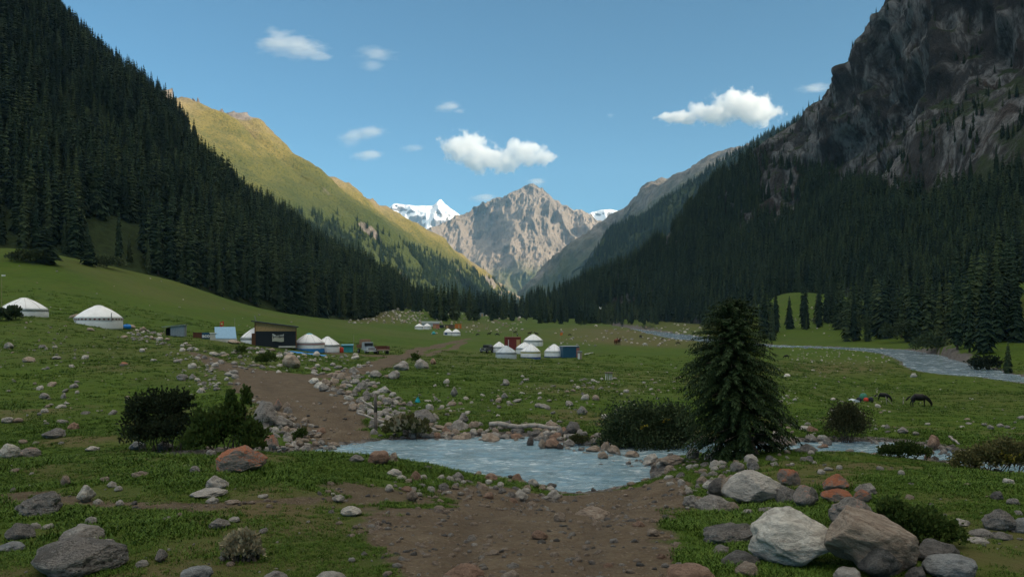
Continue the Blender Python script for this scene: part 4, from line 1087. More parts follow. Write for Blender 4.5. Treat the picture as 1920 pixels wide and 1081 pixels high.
# ------------------------------------------------------------------ rocks
def rock_m(name, lo, mid, hi, lichen=None, dark=0.35, rough=0.85, streak=None):
    m = Mat(name, rough, 0.25)
    v = m.mapped((1, 1, 1), rnd=True)
    a = m.noise(1.6, 7, v, 0.6, 0.5); b = m.noise(9.0, 8, v, 0.72); c = m.noise(34.0, 4, v, 0.7)
    col = m.ramp(a, [(0.3, lo), (0.52, mid), (0.75, hi)])
    if streak:
        s = m.noise(2.0, 6, m.mapped((1, 1, 3.2), src=v), 0.6, 1.0)
        col = m.mix(m.ramp(s, [(0.45, 0.0), (0.62, 0.8)]), col, streak)
    col = m.mix(m.ramp(b, [(0.38, dark), (0.5, 0.0)]), col, tuple(x * 0.22 for x in lo))
    col = m.mix(m.ramp(c, [(0.56, 0.0), (0.72, 0.35)]), col, hi)
    col = m.mix(m.ramp(m.noise(70.0, 3, v, 0.8), [(0.36, 0.30), (0.45, 0.0)]), col, tuple(x * 0.3 for x in lo))
    if lichen:
        geo = m.n('ShaderNodeNewGeometry'); sx = m.n('ShaderNodeSeparateXYZ'); m.L(geo.outputs['Normal'], sx.inputs[0])
        q = m.math('ADD', m.math('ADD', m.math('MULTIPLY', b, 0.62), m.math('MULTIPLY', c, 0.42)), m.math('ADD', m.math('MULTIPLY', a, 0.45), m.math('MULTIPLY', sx.outputs['Z'], 0.13)))
        col = m.mix(m.ramp(q, [(lichen[1], 0.0), (lichen[1] + 0.05, 0.85)]), col, m.ramp(c, [(0.35, tuple(x * 0.4 for x in lichen[0])), (0.6, lichen[0])]))
    col = m.mix(1.0, col, (1.26, 1.24, 1.20), 'MULTIPLY')
    m.col(col)
    m.bump(m.math('ADD', m.math('MULTIPLY', a, 0.7), m.math('ADD', m.math('MULTIPLY', b, 0.45), m.math('MULTIPLY', c, 0.22))), 0.95, 0.18)
    return m.m
OR = (0.42, 0.115, 0.03)
MR = {
 'grey':   rock_m('grey_granite', (0.17, 0.155, 0.145), (0.28, 0.262, 0.245), (0.42, 0.40, 0.375), dark=0.6),
 'pale':   rock_m('pale_granite', (0.30, 0.275, 0.25), (0.43, 0.405, 0.375), (0.56, 0.535, 0.50), dark=0.25),
 'white':  rock_m('white_granite', (0.48, 0.455, 0.41), (0.62, 0.595, 0.545), (0.70, 0.68, 0.63), dark=0.10, streak=(0.32, 0.29, 0.26)),
 'tan':    rock_m('tan_granite', (0.22, 0.175, 0.14), (0.34, 0.28, 0.23), (0.46, 0.395, 0.33), dark=0.35, streak=(0.20, 0.145, 0.11)),
 'speckle':rock_m('lichen_speckled_granite', (0.17, 0.155, 0.145), (0.33, 0.31, 0.295), (0.46, 0.44, 0.42), ((0.05, 0.048, 0.045), 0.83), dark=0.95),
 'orange': rock_m('orange_lichen_granite', (0.20, 0.175, 0.155), (0.31, 0.28, 0.255), (0.42, 0.39, 0.36), (OR, 0.785), dark=0.45),
 'lichen': rock_m('grey_rock_orange_lichen', (0.15, 0.14, 0.13), (0.25, 0.235, 0.22), (0.37, 0.35, 0.33), (OR, 0.90), dark=0.7),
 'dark':   rock_m('dark_rock', (0.075, 0.072, 0.070), (0.13, 0.125, 0.12), (0.20, 0.19, 0.185), dark=0.5),
 'blue':   rock_m('blue_grey_rock', (0.19, 0.20, 0.21), (0.27, 0.285, 0.295), (0.36, 0.375, 0.385), dark=0.3),
 'wet':    rock_m('wet_rock', (0.045, 0.040, 0.038), (0.085, 0.075, 0.068), (0.15, 0.13, 0.115), dark=0.4, rough=0.35),
 'rust':   rock_m('rusty_brown_rock', (0.17, 0.105, 0.075), (0.28, 0.18, 0.13), (0.38, 0.27, 0.21), dark=0.5),
}
CW = {'grey': 'grey', 'pale': 'pale grey', 'white': 'whitish', 'tan': 'tan', 'speckle': 'lichen-speckled', 'orange': 'orange lichened', 'lichen': 'grey and orange', 'dark': 'dark grey', 'blue': 'blue-grey', 'wet': 'dark wet', 'rust': 'rusty brown'}

def rock_mesh(seed, sub=4, cuts=9, soft=0.75, rough=0.10):
    rng = np.random.default_rng(seed)
    bm = bmesh.new(); bmesh.ops.create_icosphere(bm, subdivisions=sub, radius=1.0)
    V = np.array([v.co[:] for v in bm.verts]); Q = np.array([[v.index for v in f.verts] for f in bm.faces]); bm.free()
    D = V.copy()
    V = V * (1 + 0.22 * fbm(D[:, 0] * 1.1 + seed, D[:, 1] * 1.1, D[:, 2] * 1.1, s=seed, o=2))[:, None]
    for _ in range(cuts):
        p = rng.normal(0, 1, 3); p[2] = abs(p[2]) * 0.8; p /= np.linalg.norm(p); c = rng.uniform(0.55, 0.88)
        e = V @ p - c; V = V - np.where(e > 0, e * soft, 0)[:, None] * p
    s = seed * 3.1
    V = V * (1 + rough * fbm(D[:, 0] * 2.6 + s, D[:, 1] * 2.6, D[:, 2] * 2.6, s=seed + 5, o=5))[:, None]
    V /= np.array([V[:, 0].max() - V[:, 0].min(), V[:, 1].max() - V[:, 1].min(), V[:, 2].max() - V[:, 2].min()]) / 2
    V -= (V.max(0) + V.min(0)) / 2
    return np_mesh('boulder', V, Q, MR['grey'])
ROCKS = [rock_mesh(200 + k, 4 if k < 10 else 3, 6 + k % 6, 0.6 + 0.03 * (k % 9), 0.08 + 0.02 * (k % 3)) for k in range(14)]
SMALL = [source('stone', rock_mesh(300 + k, 2, 7, 0.85, 0.12)) for k in range(6)]
for k, s in enumerate(SMALL): s.data.materials[0] = MR[('grey', 'pale', 'tan', 'grey', 'speckle', 'pale')[k]]

SPEC = []     # u, v(base), w px, h px, colour, label, group, mesh index or None, shift
def hero(u, v, w, h, c, label, mesh=None, rz=None, sink=0.16, ground=None):
    SPEC.append(dict(u=u, v=v, w=w, h=h, c=c, label=label, group=None, mesh=mesh, rz=rz, sink=sink, hero=True))
# --- the large rocks, one by one
hero(1491, 1070, 150, 104, 'white', 'largest white boulder, smooth and pale, at the lower right', 'big1', 0.0, 0.06)
hero(1636, 1078, 180, 104, 'tan', 'huge tan-brown boulder with a slanting flat top beside the white boulder', 'big2', 0.0, 0.06); SPEC[-1]['tilt'] = 0.30
hero(1606, 990, 112, 56, 'lichen', 'grey boulder with an orange lichen crown behind the huge tan boulder', 2, 0.4)
hero(1652, 1090, 90, 62, 'dark', 'angular dark grey boulder leaning on the front of the tan boulder', 5, 0.2)
hero(1797, 1092, 122, 46, 'blue', 'rounded blue-grey boulder cut by the bottom edge at the right', 'big3', 0.3)
hero(1768, 1060, 98, 42, 'dark', 'flat-topped greenish grey boulder between the juniper and the blue-grey boulder', 4, 0.1)
hero(1722, 1092, 52, 28, 'dark', 'dark rounded rock between the tan and the blue-grey boulders', 8)
hero(1594, 1092, 66, 24, 'pale', 'pale low rock on the bottom edge below the white boulder', 9)
hero(1412, 950, 104, 62, 'pale', 'large pale boulder with a sloping face left of the orange rocks', 'big4', 0.0, 0.05)
hero(1352, 932, 56, 34, 'dark', 'dark grey boulder tucked against the left of the large pale boulder', 1)
hero(1372, 936, 40, 44, 'tan', 'brownish rock pressed against the large pale boulder', 6)
hero(1340, 962, 84, 32, 'grey', 'broad low grey rock in front of the large pale boulder', 7)
hero(1376, 962, 31, 21, 'tan', 'small rounded tan rock below the large pale boulder', 8)
hero(1404, 966, 26, 12, 'pale', 'small flat whitish rock on the grass below the large pale boulder', 3)
hero(1442, 962, 46, 9, 'grey', 'thin grey slab in the grass below the large pale boulder', 4)
hero(1299, 950, 38, 22, 'grey', 'rounded grey rock beside the gravel beach', 8)
hero(1482, 912, 46, 32, 'orange', 'domed rock covered in orange lichen above the large pale boulder', 9)
hero(1570, 925, 60, 34, 'orange', 'grey rock with an orange lichen cap above the long orange rock', 2)
hero(1512, 956, 70, 44, 'lichen', 'angular orange-topped rock with a tan right face', 5, 0.7)
hero(1476, 948, 40, 36, 'speckle', 'dark lichened rock left of the angular orange-topped rock', 6)
hero(1574, 944, 74, 24, 'orange', 'long low orange rock behind the huge tan boulder', 4)
hero(1620, 942, 38, 24, 'orange', 'bright orange lump at the right end of the long orange rock', 1)
hero(1626, 927, 50, 20, 'grey', 'rounded grey rock right of the orange-capped rocks', 8)
hero(1458, 930, 44, 20, 'pale', 'pale rock just right of the large pale boulder', 3)
hero(1478, 962, 22, 13, 'pale', 'small bluish white rock under the dark lichened rock', 9)
hero(1376, 1020, 108, 42, 'speckle', 'flat lichen-mottled rock sunk in the grass left of the white boulder', 'big5', 0.1, 0.4)
hero(1392, 1066, 90, 34, 'dark', 'dark flat rock sunk in the grass below the mottled rock', 7, None, 0.35)
hero(1404, 1082, 58, 24, 'tan', 'brownish rounded rock near the bottom edge left of the white boulder', 0)
hero(1352, 1040, 34, 20, 'grey', 'small grey rock in the grass beside the dirt track edge', 10, None, 0.3)
hero(1290, 1096, 110, 34, 'rust', 'brown rock in the dirt on the bottom edge', 9, None, 0.3)
hero(1882, 998, 84, 42, 'speckle', 'dark grey boulder with a black top near the right edge', 2, 0.5)
hero(1925, 1000, 40, 26, 'blue', 'blue-grey rock cut by the right edge', 3)
hero(1806, 986, 42, 13, 'pale', 'long thin pale slab in the grass left of the black-topped boulder', 4, 0.1, 0.35)
hero(1846, 1006, 46, 14, 'grey', 'flat grey slab below the black-topped boulder', 7, 0.0, 0.35)
hero(1884, 1012, 44, 15, 'grey', 'second flat grey slab below the black-topped boulder', 4, -0.2, 0.35)
hero(1836, 1017, 50, 10, 'pale', 'pale flat slab at the front of the slab group on the right', 7, -0.1, 0.4)
hero(1846, 1024, 10, 6, 'pale', 'tiny pale stone in front of the right slabs', 9)
hero(1872, 937, 32, 16, 'dark', 'low dark rock in the grass near the right edge', 8)
hero(1903, 947, 32, 13, 'grey', 'low grey rock beside the dark one near the right edge', 3)
hero(1894, 910, 30, 12, 'white', 'white stone alone on the grass near the right edge', 9)
hero(1762, 980, 14, 9, 'pale', 'pale stone peeking out right of the front juniper', 10)
hero(450, 889, 98, 50, 'orange', 'big orange-lichened boulder on the grassy bank at the left', 'big6', 0.15, 0.08)
hero(12, 864, 46, 32, 'white', 'whitish rock with an orange side cut by the left edge', 1)
hero(50, 860, 48, 20, 'lichen', 'low grey rock with orange lichen beside the left edge rock', 4)
hero(66, 970, 92, 44, 'speckle', 'grey lichen-covered boulder at the left below the bank', 'big7', 0.2, 0.15)
hero(157, 945, 43, 34, 'white', 'pale upright boulder with straight sides at the left', 5, 0.9)
hero(126, 1082, 172, 66, 'speckle', 'largest flat speckled boulder at the lower left corner', 'big8', -0.1, 0.22)
hero(146, 1020, 86, 32, 'grey', 'rounded grey boulder just behind the largest flat speckled boulder', 8, 0.1, 0.25)
hero(33, 1014, 62, 30, 'speckle', 'rounded speckled rock near the left edge', 0, 0.4)
hero(16, 1034, 60, 17, 'blue', 'long low bluish rock on the left edge', 4, -0.3, 0.3)
hero(168, 986, 26, 18, 'pale', 'pale pointed rock behind the rounded grey boulder', 6)
hero(365, 1096, 66, 30, 'blue', 'grey-blue rock on the bottom edge, left of two bottom rocks', 9)
hero(514, 1092, 46, 20, 'grey', 'grey rounded rock on the bottom edge near the dry shrub', 8)
hero(620, 1096, 70, 22, 'pale', 'pale rock on the bottom edge beside the dirt track', 3)
hero(870, 1094, 90, 34, 'rust', 'brown stone rising from the dirt track at the bottom edge', 7, None, 0.3)
hero(955, 1096, 44, 24, 'tan', 'tan stone in the dirt at the bottom edge', 0)
hero(300, 1056, 28, 26, 'grey', 'leaning grey stone in the grass right of the speckled boulder', 5, 1.2)
hero(404, 919, 54, 29, 'pale', 'pale faceted rock below the big orange boulder', 2, 0.4, 0.3)
hero(386, 932, 64, 13, 'pale', 'long flat pale slab in the worn grass at the left', 4, 0.0)
hero(396, 944, 32, 12, 'pale', 'flat pale rock just below the long slab', 7)
hero(434, 945, 36, 7, 'tan', 'thin tan slab right of the flat pale rock', 4)
hero(410, 992, 52, 20, 'grey', 'grey rock in the grass with a smaller pale one beside', 2, 0.8)
hero(438, 980, 24, 10, 'pale', 'smaller pale rock touching the grey rock in the grass', 9)
hero(656, 968, 48, 17, 'white', 'whitish pointed rock where the grass meets the dirt track', 6, 0.3)
hero(634, 943, 32, 15, 'pale', 'pale wedge rock on the worn earth left of the track', 5)
hero(260, 897, 38, 13, 'tan', 'flat tan rock on the grassy bank at the left', 4)
hero(122, 912, 22, 20, 'tan', 'brownish rock standing above the pale upright boulder', 1)
hero(208, 914, 20, 11, 'pale', 'pale small rock, upper of two on the worn earth', 8)
hero(220, 921, 20, 10, 'pale', 'pale small rock, lower of two on the worn earth', 3)
hero(365, 888, 24, 15, 'grey', 'grey rock left of the big orange boulder', 1)
hero(394, 857, 22, 15, 'grey', 'grey rock at the bank edge behind the big orange boulder', 6)
hero(307, 845, 36, 18, 'grey', 'grey rock at the bank edge under the dark bush', 2)
hero(170, 846, 30, 9, 'pale', 'flat pale rock at the left bank edge', 4)
hero(254, 845, 38, 17, 'blue', 'smooth bluish rock left of the dark bush', 4, 0.4)
hero(709, 873, 46, 27, 'rust', 'rusty domed rock on the near shore of the pool', 9, 0.2)
hero(737, 868, 20, 20, 'tan', 'yellowish tan rock touching the rusty domed rock', 8)
hero(668, 868, 38, 16, 'grey', 'grey rock left of the rusty domed rock', 2)
hero(738, 894, 34, 14, 'white', 'white flat rock on the near bank, left of the pink one', 4, -0.3)
hero(752, 900, 22, 10, 'white', 'second white flat rock beside the pink rock', 7, -0.3)
hero(779, 903, 26, 20, 'rust', 'round pinkish rock on the near bank', 8)
hero(730, 922, 20, 14, 'white', 'white rock below the two white flat rocks', 1)
hero(773, 942, 24, 24, 'tan', 'pointed tan rock on the dirt slope', 5)
hero(802, 882, 18, 10, 'dark', 'small dark rock on the near water edge', 6)
hero(921, 904, 30, 17, 'rust', 'brown rock on the near shore, right part', 6)
hero(968, 907, 26, 19, 'rust', 'reddish tan rock on the near shore next to the boulders', 1)
hero(916, 908, 17, 9, 'white', 'little white rock in front of the brown shore rock', 9)
hero(978, 942, 34, 24, 'pale', 'large pale rock sliding down the dirt near the shore', 2, -0.5)
hero(1000, 915, 26, 18, 'pale', 'pale rock among the near shore boulders', 0)
hero(1038, 940, 26, 22, 'pale', 'pale rounded rock at the end of the near shore boulders', 8)
hero(1034, 912, 24, 9, 'dark', 'dark flat rock on the near shore', 4)
hero(1112, 972, 78, 24, 'tan', 'broad tan hump of rock in the dirt track', 7, None, 0.4)
hero(1050, 980, 30, 20, 'tan', 'tan stone left of the broad hump in the track', 6)
hero(1012, 1014, 36, 18, 'rust', 'brown stone in the middle of the dirt track', 1)
hero(1225, 1006, 38, 14, 'tan', 'flat tan stone at the right side of the dirt track', 4)
hero(1036, 839, 30, 22, 'rust', 'square orange-brown rock standing in the pool', 1, 0.1)
hero(1017, 838, 20, 18, 'tan', 'pale rounded rock left of the square orange-brown one', 8)
hero(995, 834, 20, 20, 'wet', 'dark wet rock with a tan top in the pool', 6)
hero(1050, 842, 18, 14, 'wet', 'dark wet rock right of the square orange-brown one', 5)
hero(1131, 859, 24, 16, 'tan', 'flat-topped reddish tan rock alone in the pool', 1, 0.3)
hero(1152, 849, 30, 18, 'tan', 'rounded sandy rock at the back of the pool', 8)
hero(1135, 844, 22, 20, 'tan', 'upright sandy rock left of the rounded sandy one', 0)
hero(1113, 846, 34, 14, 'tan', 'low brown rock left of the upright sandy rock', 2)
hero(1067, 836, 30, 16, 'grey', 'grey rounded rock beside the mossy weeds', 8)
hero(1076, 815, 30, 24, 'dark', 'dark grey boulder on the far bank above the mossy weeds', 0)
hero(1050, 820, 18, 19, 'grey', 'grey pointed rock left of the dark far bank boulder', 5)
hero(1031, 822, 26, 12, 'dark', 'dark rock carrying the small tan stone', 4)
hero(1127, 872, 16, 5, 'wet', 'small dark wet rock breaking the pool surface', 4)
hero(1186, 856, 44, 13, 'tan', 'long sandy rock at the right end of the pool', 4)
hero(1222, 868, 34, 17, 'pale', 'smooth pale rock at the right shore of the pool', 8)
hero(1300, 863, 30, 24, 'grey', 'grey rock in front of the young spruce', 1)
hero(1262, 872, 52, 19, 'tan', 'tan rock of the right shore, widest of the pile', 2)
hero(1352, 858, 32, 24, 'speckle', 'rugged grey rock below the spruce trunk', 5)
hero(1384, 886, 26, 20, 'grey', 'grey rock in the grass right of the shore pile', 6)
hero(1414, 884, 32, 24, 'speckle', 'rough grey stump-like rock right of the shore pile', 3)
hero(544, 692, 44, 29, 'tan', 'large pinkish grey boulder above the dirt track', 6, 0.5, 0.1)
hero(495, 804, 52, 50, 'speckle', 'large grey speckled boulder right of the juniper bush', 0, 0.3, 0.1)
hero(520, 772, 18, 24, 'orange', 'upright orange stone at the edge of the dirt track', 5, 0.4)
hero(536, 770, 20, 17, 'tan', 'rounded brown rock right of the upright orange stone', 8)
hero(528, 805, 44, 26, 'grey', 'grey boulder right of the large speckled one', 2)
hero(505, 848, 38, 30, 'orange', 'orange rock low in the stone pile left of the pool', 1)
hero(560, 840, 22, 20, 'tan', 'tan rock in the stone pile left of the pool', 8)
hero(588, 720, 24, 12, 'white', 'white rock, upper of two beside the dirt track', 4)
hero(597, 728, 22, 13, 'white', 'white rock, lower of two beside the dirt track', 8)
hero(608, 735, 26, 17, 'grey', 'grey rock below the two white rocks', 2)
hero(868, 798, 26, 24, 'grey', 'leaning grey boulder on the far bank', 5, 0.5)
hero(1092, 779, 28, 18, 'speckle', 'largest grey boulder on the green slope behind the pool', 2, 0.6)
hero(1133, 785, 17, 9, 'pale', 'smooth pale stone left of the willow bush', 9)
hero(810, 790, 30, 14, 'grey', 'grey lichened rock below the teal rag', 2)
hero(790, 800, 62, 32, 'speckle', 'wide lichened outcrop behind the tall weeds', 7, 0.2)
hero(752, 696, 34, 20, 'grey', 'broad grey boulder beside the upper track', 2)
hero(738, 712, 26, 18, 'grey', 'grey boulder below the upper track', 0)
hero(790, 694, 30, 22, 'grey', 'grey boulder cluster rock right of the upper track', 6)
hero(704, 710, 24, 16, 'grey', 'grey boulder left of the upper track', 1)
hero(812, 684, 14, 13, 'rust', 'orange-tan rock on the grass near the truck', 1)
hero(949, 724, 18, 14, 'grey', 'dark grey boulder on the slope below the central yurts', 0)
hero(946, 748, 18, 12, 'grey', 'grey boulder under the dark one on the middle slope', 2)
hero(851, 745, 16, 20, 'grey', 'tall grey boulder on the middle slope', 5)
hero(1714, 708, 13, 9, 'pale', 'squat pale boulder on the meadow near the river', 0)
hero(1477, 706, 12, 6, 'white', 'whitish stone on the meadow right of the young spruce', 3)
hero(1752, 842, 27, 30, 'rust', 'tall dark brown rock standing at the rapids', 5, 0.3, 0.1)
hero(1754, 862, 18, 10, 'wet', 'dark wet rock in the rapids', 8)
hero(1740, 858, 14, 16, 'rust', 'brown rock at the left side of the lower rapids', 6)
hero(1695, 813, 26, 13, 'grey', 'grey rock on the green bank above the rapids', 2)
hero(1665, 806, 12, 11, 'grey', 'rounded grey rock left on the bank above the rapids', 8)
hero(1484, 835, 22, 20, 'tan', 'brownish rock beside the juniper right of the spruce', 2)
hero(1516, 850, 36, 18, 'speckle', 'grey lichened rock right of the spruce', 7)
hero(1548, 838, 24, 8, 'rust', 'flat orange-brown rock left of the round shrub', 4)
hero(1468, 795, 28, 14, 'grey', 'grey rock right of the young spruce branches', 0)
hero(1516, 798, 14, 7, 'grey', 'grey rock left of the round shrub', 3)
hero(15, 654, 24, 13, 'grey', 'dark rounded rock on the left slope at the edge', 8)
hero(52, 680, 26, 12, 'tan', 'brown triangular rock on the left slope', 6)
hero(103, 674, 26, 7, 'grey', 'flat grey slab on the left slope', 4)
hero(340, 714, 28, 13, 'speckle', 'rounded speckled boulder on the slope left of the dirt track', 9)
hero(97, 823, 40, 20, 'speckle', 'large speckled boulder left of the dark bush', 2)
hero(134, 806, 26, 14, 'rust', 'reddish brown rock above the speckled boulder', 8)
hero(12, 794, 22, 12, 'pale', 'pale boulder near the left edge behind the bank', 9)
hero(82, 748, 20, 12, 'grey', 'grey rock on the left grass flat', 1)
hero(118, 748, 12, 12, 'grey', 'upright round rock on the left grass flat', 8)
hero(70, 820, 0, 0, 'grey', '') if False else None
hero(232, 687, 16, 9, 'orange', 'orange rock on the left slope', 1)
hero(176, 612, 18, 12, 'tan', 'brown rock before the yurt with the red band', 2)
hero(205, 608, 24, 8, 'rust', 'rounded brown rock at the foot of the red-banded yurt', 8)
hero(140, 597, 26, 9, 'tan', 'brown rock at the left foot of the red-banded yurt', 6)
hero(245, 616, 20, 8, 'tan', 'tan rock under the blue barrel', 1)
hero(437, 645, 26, 9, 'tan', 'tan rock in front of the blue tent', 2)

# --- scattered rocks, drawn per patch of ground
_rr = np.random.default_rng(404)
def rnd_col(p): k = list(p); w = np.array([p[q] for q in k], float); return k[int(_rr.choice(len(k), p=w / w.sum()))]
COLA = dict(grey=4, pale=3, speckle=3, tan=1.3, dark=.6, rust=.3); COLB = dict(grey=3, pale=2.5, tan=3, rust=1.2, speckle=1.5, orange=.25, white=.4); COLC = dict(pale=5, grey=3, tan=1.5, white=1)
from math import hypot
def inside(u, v, P):
    c = False
    for i in range(len(P)):
        (ax, ay), (bx, by) = P[i], P[i - 1]
        if (ay > v) != (by > v) and u < (bx - ax) * (v - ay) / (by - ay) + ax: c = not c
    return c
PLACED = [(s['u'], s['v'] - s['h'] / 2, s['w'] / 2) for s in SPEC if s['w']]
def patch(n, poly, w0, w1, cols, dmin=4.0, pw=2.2, clus=0.0, touch=0.55):
    us = [p[0] for p in poly]; vs = [p[1] for p in poly]; k = 0; tries = 0; cl = []
    while k < n and tries < n * 30:
        tries += 1
        if cl and _rr.random() < clus: c = cl[int(_rr.integers(len(cl)))]; u, v = c[0] + _rr.normal(0, w1 * 1.1), c[1] + _rr.normal(0, w1 * 0.4)
        else: u, v = _rr.uniform(min(us), max(us)), _rr.uniform(min(vs), max(vs))
        if not inside(u, v, poly): continue
        w = w0 + (w1 - w0) * _rr.random() ** pw; h = w * _rr.uniform(0.32, 0.68)
        if any(hypot(u - a, (v - h / 2 - b) * 1.6) < (r + w / 2) * touch for a, b, r in PLACED): continue
        cl.append((u, v)); PLACED.append((u, v - h / 2, w / 2)); k += 1
        SPEC.append(dict(u=u, v=v, w=w, h=h, c=rnd_col(cols), label=None, group=None, mesh=None, rz=None, sink=float(_rr.uniform(.28, .48)), hero=False, dmin=dmin))
patch(70, [(0, 592), (130, 596), (330, 622), (330, 690), (0, 705)], 3.5, 14, COLA, 60, clus=.5)
patch(26, [(230, 612), (330, 630), (300, 650), (250, 640)], 6, 16, COLB, 60, clus=.4)
patch(55, [(0, 705), (330, 700), (480, 720), (240, 780), (230, 835), (0, 835)], 4, 22, COLA, 22, clus=.5)
patch(150, [(290, 640), (470, 655), (560, 680), (540, 700), (440, 700), (470, 720), (380, 735), (300, 660)], 4, 17, COLC, 40, clus=.3, touch=.45)
patch(60, [(460, 652), (680, 668), (700, 690), (580, 695), (500, 675)], 5, 18, COLA, 40, clus=.3)
patch(190, [(580, 690), (690, 700), (720, 730), (800, 780), (830, 800), (820, 826), (700, 822), (690, 790), (620, 745)], 8, 28, COLB, 24, pw=1.9, touch=.36)
patch(120, [(470, 745), (520, 765), (570, 790), (610, 815), (640, 842), (480, 850), (470, 800)], 7, 26, COLB, 20, pw=1.7, touch=.36)
patch(120, [(700, 690), (800, 680), (960, 715), (1270, 735), (1250, 790), (1120, 800), (900, 800), (780, 770)], 4, 20, COLA, 26, pw=2.4, clus=.6)
patch(90, [(980, 705), (1270, 712), (1270, 740), (960, 740)], 3, 12, COLA, 40, clus=.35)
patch(80, [(780, 800), (1000, 800), (1130, 815), (1150, 842), (1000, 826), (800, 824)], 10, 36, dict(grey=3, speckle=3, dark=2, tan=2, rust=1), 24, pw=1.6, touch=.34)
patch(26, [(980, 828), (1120, 836), (1210, 856), (1225, 890), (1190, 880), (1100, 850)], 6, 18, dict(wet=4, tan=2, rust=1), 19, touch=.5)
patch(90, [(1200, 858), (1300, 860), (1420, 868), (1400, 900), (1340, 930), (1290, 960), (1240, 905)], 6, 30, COLB, 13, pw=1.8, touch=.36)
patch(70, [(840, 892), (960, 905), (1060, 922), (1080, 945), (1000, 958), (860, 930), (720, 930), (740, 900)], 6, 30, COLB, 12, pw=2, touch=.4)
patch(55, [(0, 870), (600, 880), (700, 950), (660, 1075), (0, 1081)], 5, 30, COLC, 7, pw=2.6)
patch(50, [(560, 930), (760, 925), (1200, 960), (1300, 1081), (700, 1081)], 5, 28, dict(tan=4, rust=2, grey=2), 7, pw=2.6)
patch(45, [(1440, 850), (1700, 880), (1920, 910), (1920, 1050), (1700, 980), (1480, 900)], 5, 22, COLA, 8, pw=2.5)
patch(50, [(1420, 800), (1500, 790), (1560, 830), (1540, 870), (1440, 880)], 7, 26, COLA, 18, pw=1.8, touch=.4)
patch(90, [(1460, 740), (1920, 770), (1920, 840), (1800, 845), (1640, 822), (1470, 790)], 3, 14, COLA, 28, pw=2.4, clus=.4)
patch(50, [(1620, 822), (1800, 842), (1900, 870), (1860, 880), (1780, 862), (1640, 836)], 6, 20, dict(dark=3, grey=2, wet=2, rust=1), 19, touch=.4)
patch(60, [(1440, 690), (1700, 690), (1700, 760), (1440, 760)], 2, 7, COLC, 50)
NP = len(SPEC)

def rock_mat_for(c): return MR[c]
BIG = {}
def big_mesh(key):
    sd, cuts, soft, rough = {'big1': (515, 5, .62, .06), 'big2': (522, 7, .82, .05), 'big3': (531, 3, .5, .05), 'big4': (545, 7, .85, .05), 'big5': (553, 6, .7, .10), 'big6': (562, 7, .8, .08), 'big7': (571, 7, .7, .12), 'big8': (586, 6, .8, .06)}[key]
    return rock_mesh(sd, 6, cuts, soft, rough)
SPEC = [s for s in SPEC if s['w'] > 0]
order = sorted(range(len(SPEC)), key=lambda i: (not SPEC[i]['hero'], -SPEC[i]['w'] * SPEC[i]['h'] ** 0.5))
indiv, small = order[:300], order[300:]
# labels of the scattered ones: by the nearest thing one can find
LM = [(1491, 1018, 'the white boulder'), (1636, 1020, 'the huge tan boulder'), (1412, 920, 'the large pale boulder'), (450, 865, 'the big orange boulder'), (66, 950, 'the lichen-covered left boulder'), (130, 1045, 'the largest speckled boulder'),
      (452, 1030, 'the dry shrub'), (312, 800, 'the dark bush'), (425, 800, 'the juniper bush'), (1205, 810, 'the willow bush'), (1590, 800, 'the round shrub'), (1365, 800, 'the young spruce'), (762, 790, 'the tall weeds'), (1752, 825, 'the rapids rock'),
      (544, 678, 'the pinkish boulder'), (518, 625, 'the black shed'), (700, 650, 'the old truck'), (425, 627, 'the blue tent'), (327, 620, 'the grey tin shed'), (185, 590, 'the red-banded yurt'), (45, 573, 'the leftmost yurt'), (783, 749, 'the teal rag'),
      (980, 806, 'the long white log'), (947, 660, 'the bluish central yurt'), (1140, 703, 'the wooden trestle'), (1722, 751, 'the black horse'), (1615, 747, 'the heap of bags'), (709, 860, 'the rusty domed rock'), (978, 930, 'the sliding pale rock'), (1112, 960, 'the broad tan hump'),
      (497, 780, 'the large speckled boulder'), (560, 740, 'the dirt ramp'), (656, 960, 'the pointed whitish rock'), (1880, 975, 'the black-topped boulder'), (613, 645, 'the small white yurt'), (15, 648, 'the dark left-edge rock'), (103, 670, 'the flat left slab'), (340, 708, 'the speckled slope boulder'), (97, 813, 'the large left boulder')]
DIRN = ['right of', 'below and right of', 'below', 'below and left of', 'left of', 'above and left of', 'above', 'above and right of']
buck = {}
for i in indiv:
    s = SPEC[i]
    if s['label']: continue
    j = min(range(len(LM)), key=lambda q: hypot(s['u'] - LM[q][0], s['v'] - LM[q][1])); a = math.atan2(s['v'] - s['h'] / 2 - LM[j][1], s['u'] - LM[j][0])
    buck.setdefault((j, int(round(a / (math.pi / 4))) % 8, s['c']), []).append((hypot(s['u'] - LM[j][0], s['v'] - LM[j][1]), i))
for (j, dd, c), L in buck.items():
    L.sort()
    for n_, (_, i) in enumerate(L):
        s = SPEC[i]; sh = 'flat' if s['h'] / s['w'] < 0.46 else ('rounded' if s['h'] / s['w'] < 0.6 else 'blocky')
        s['label'] = f"{CW[c]} {sh} rock {DIRN[dd]} {LM[j][2]}" + ('' if len(L) == 1 else f", {('nearest', 'next nearest', 'third nearest', 'fourth nearest', 'fifth nearest', 'sixth nearest', 'seventh nearest', 'eighth nearest')[min(n_, 7)]}")
def rock_group(s):
    v, u = s['v'], s['u']
    if v > 860: return 'rocks of the foreground'
    if v > 800: return 'rocks along the stream'
    return 'rocks scattered over the meadow' if u > 560 else 'rocks on the left slope'
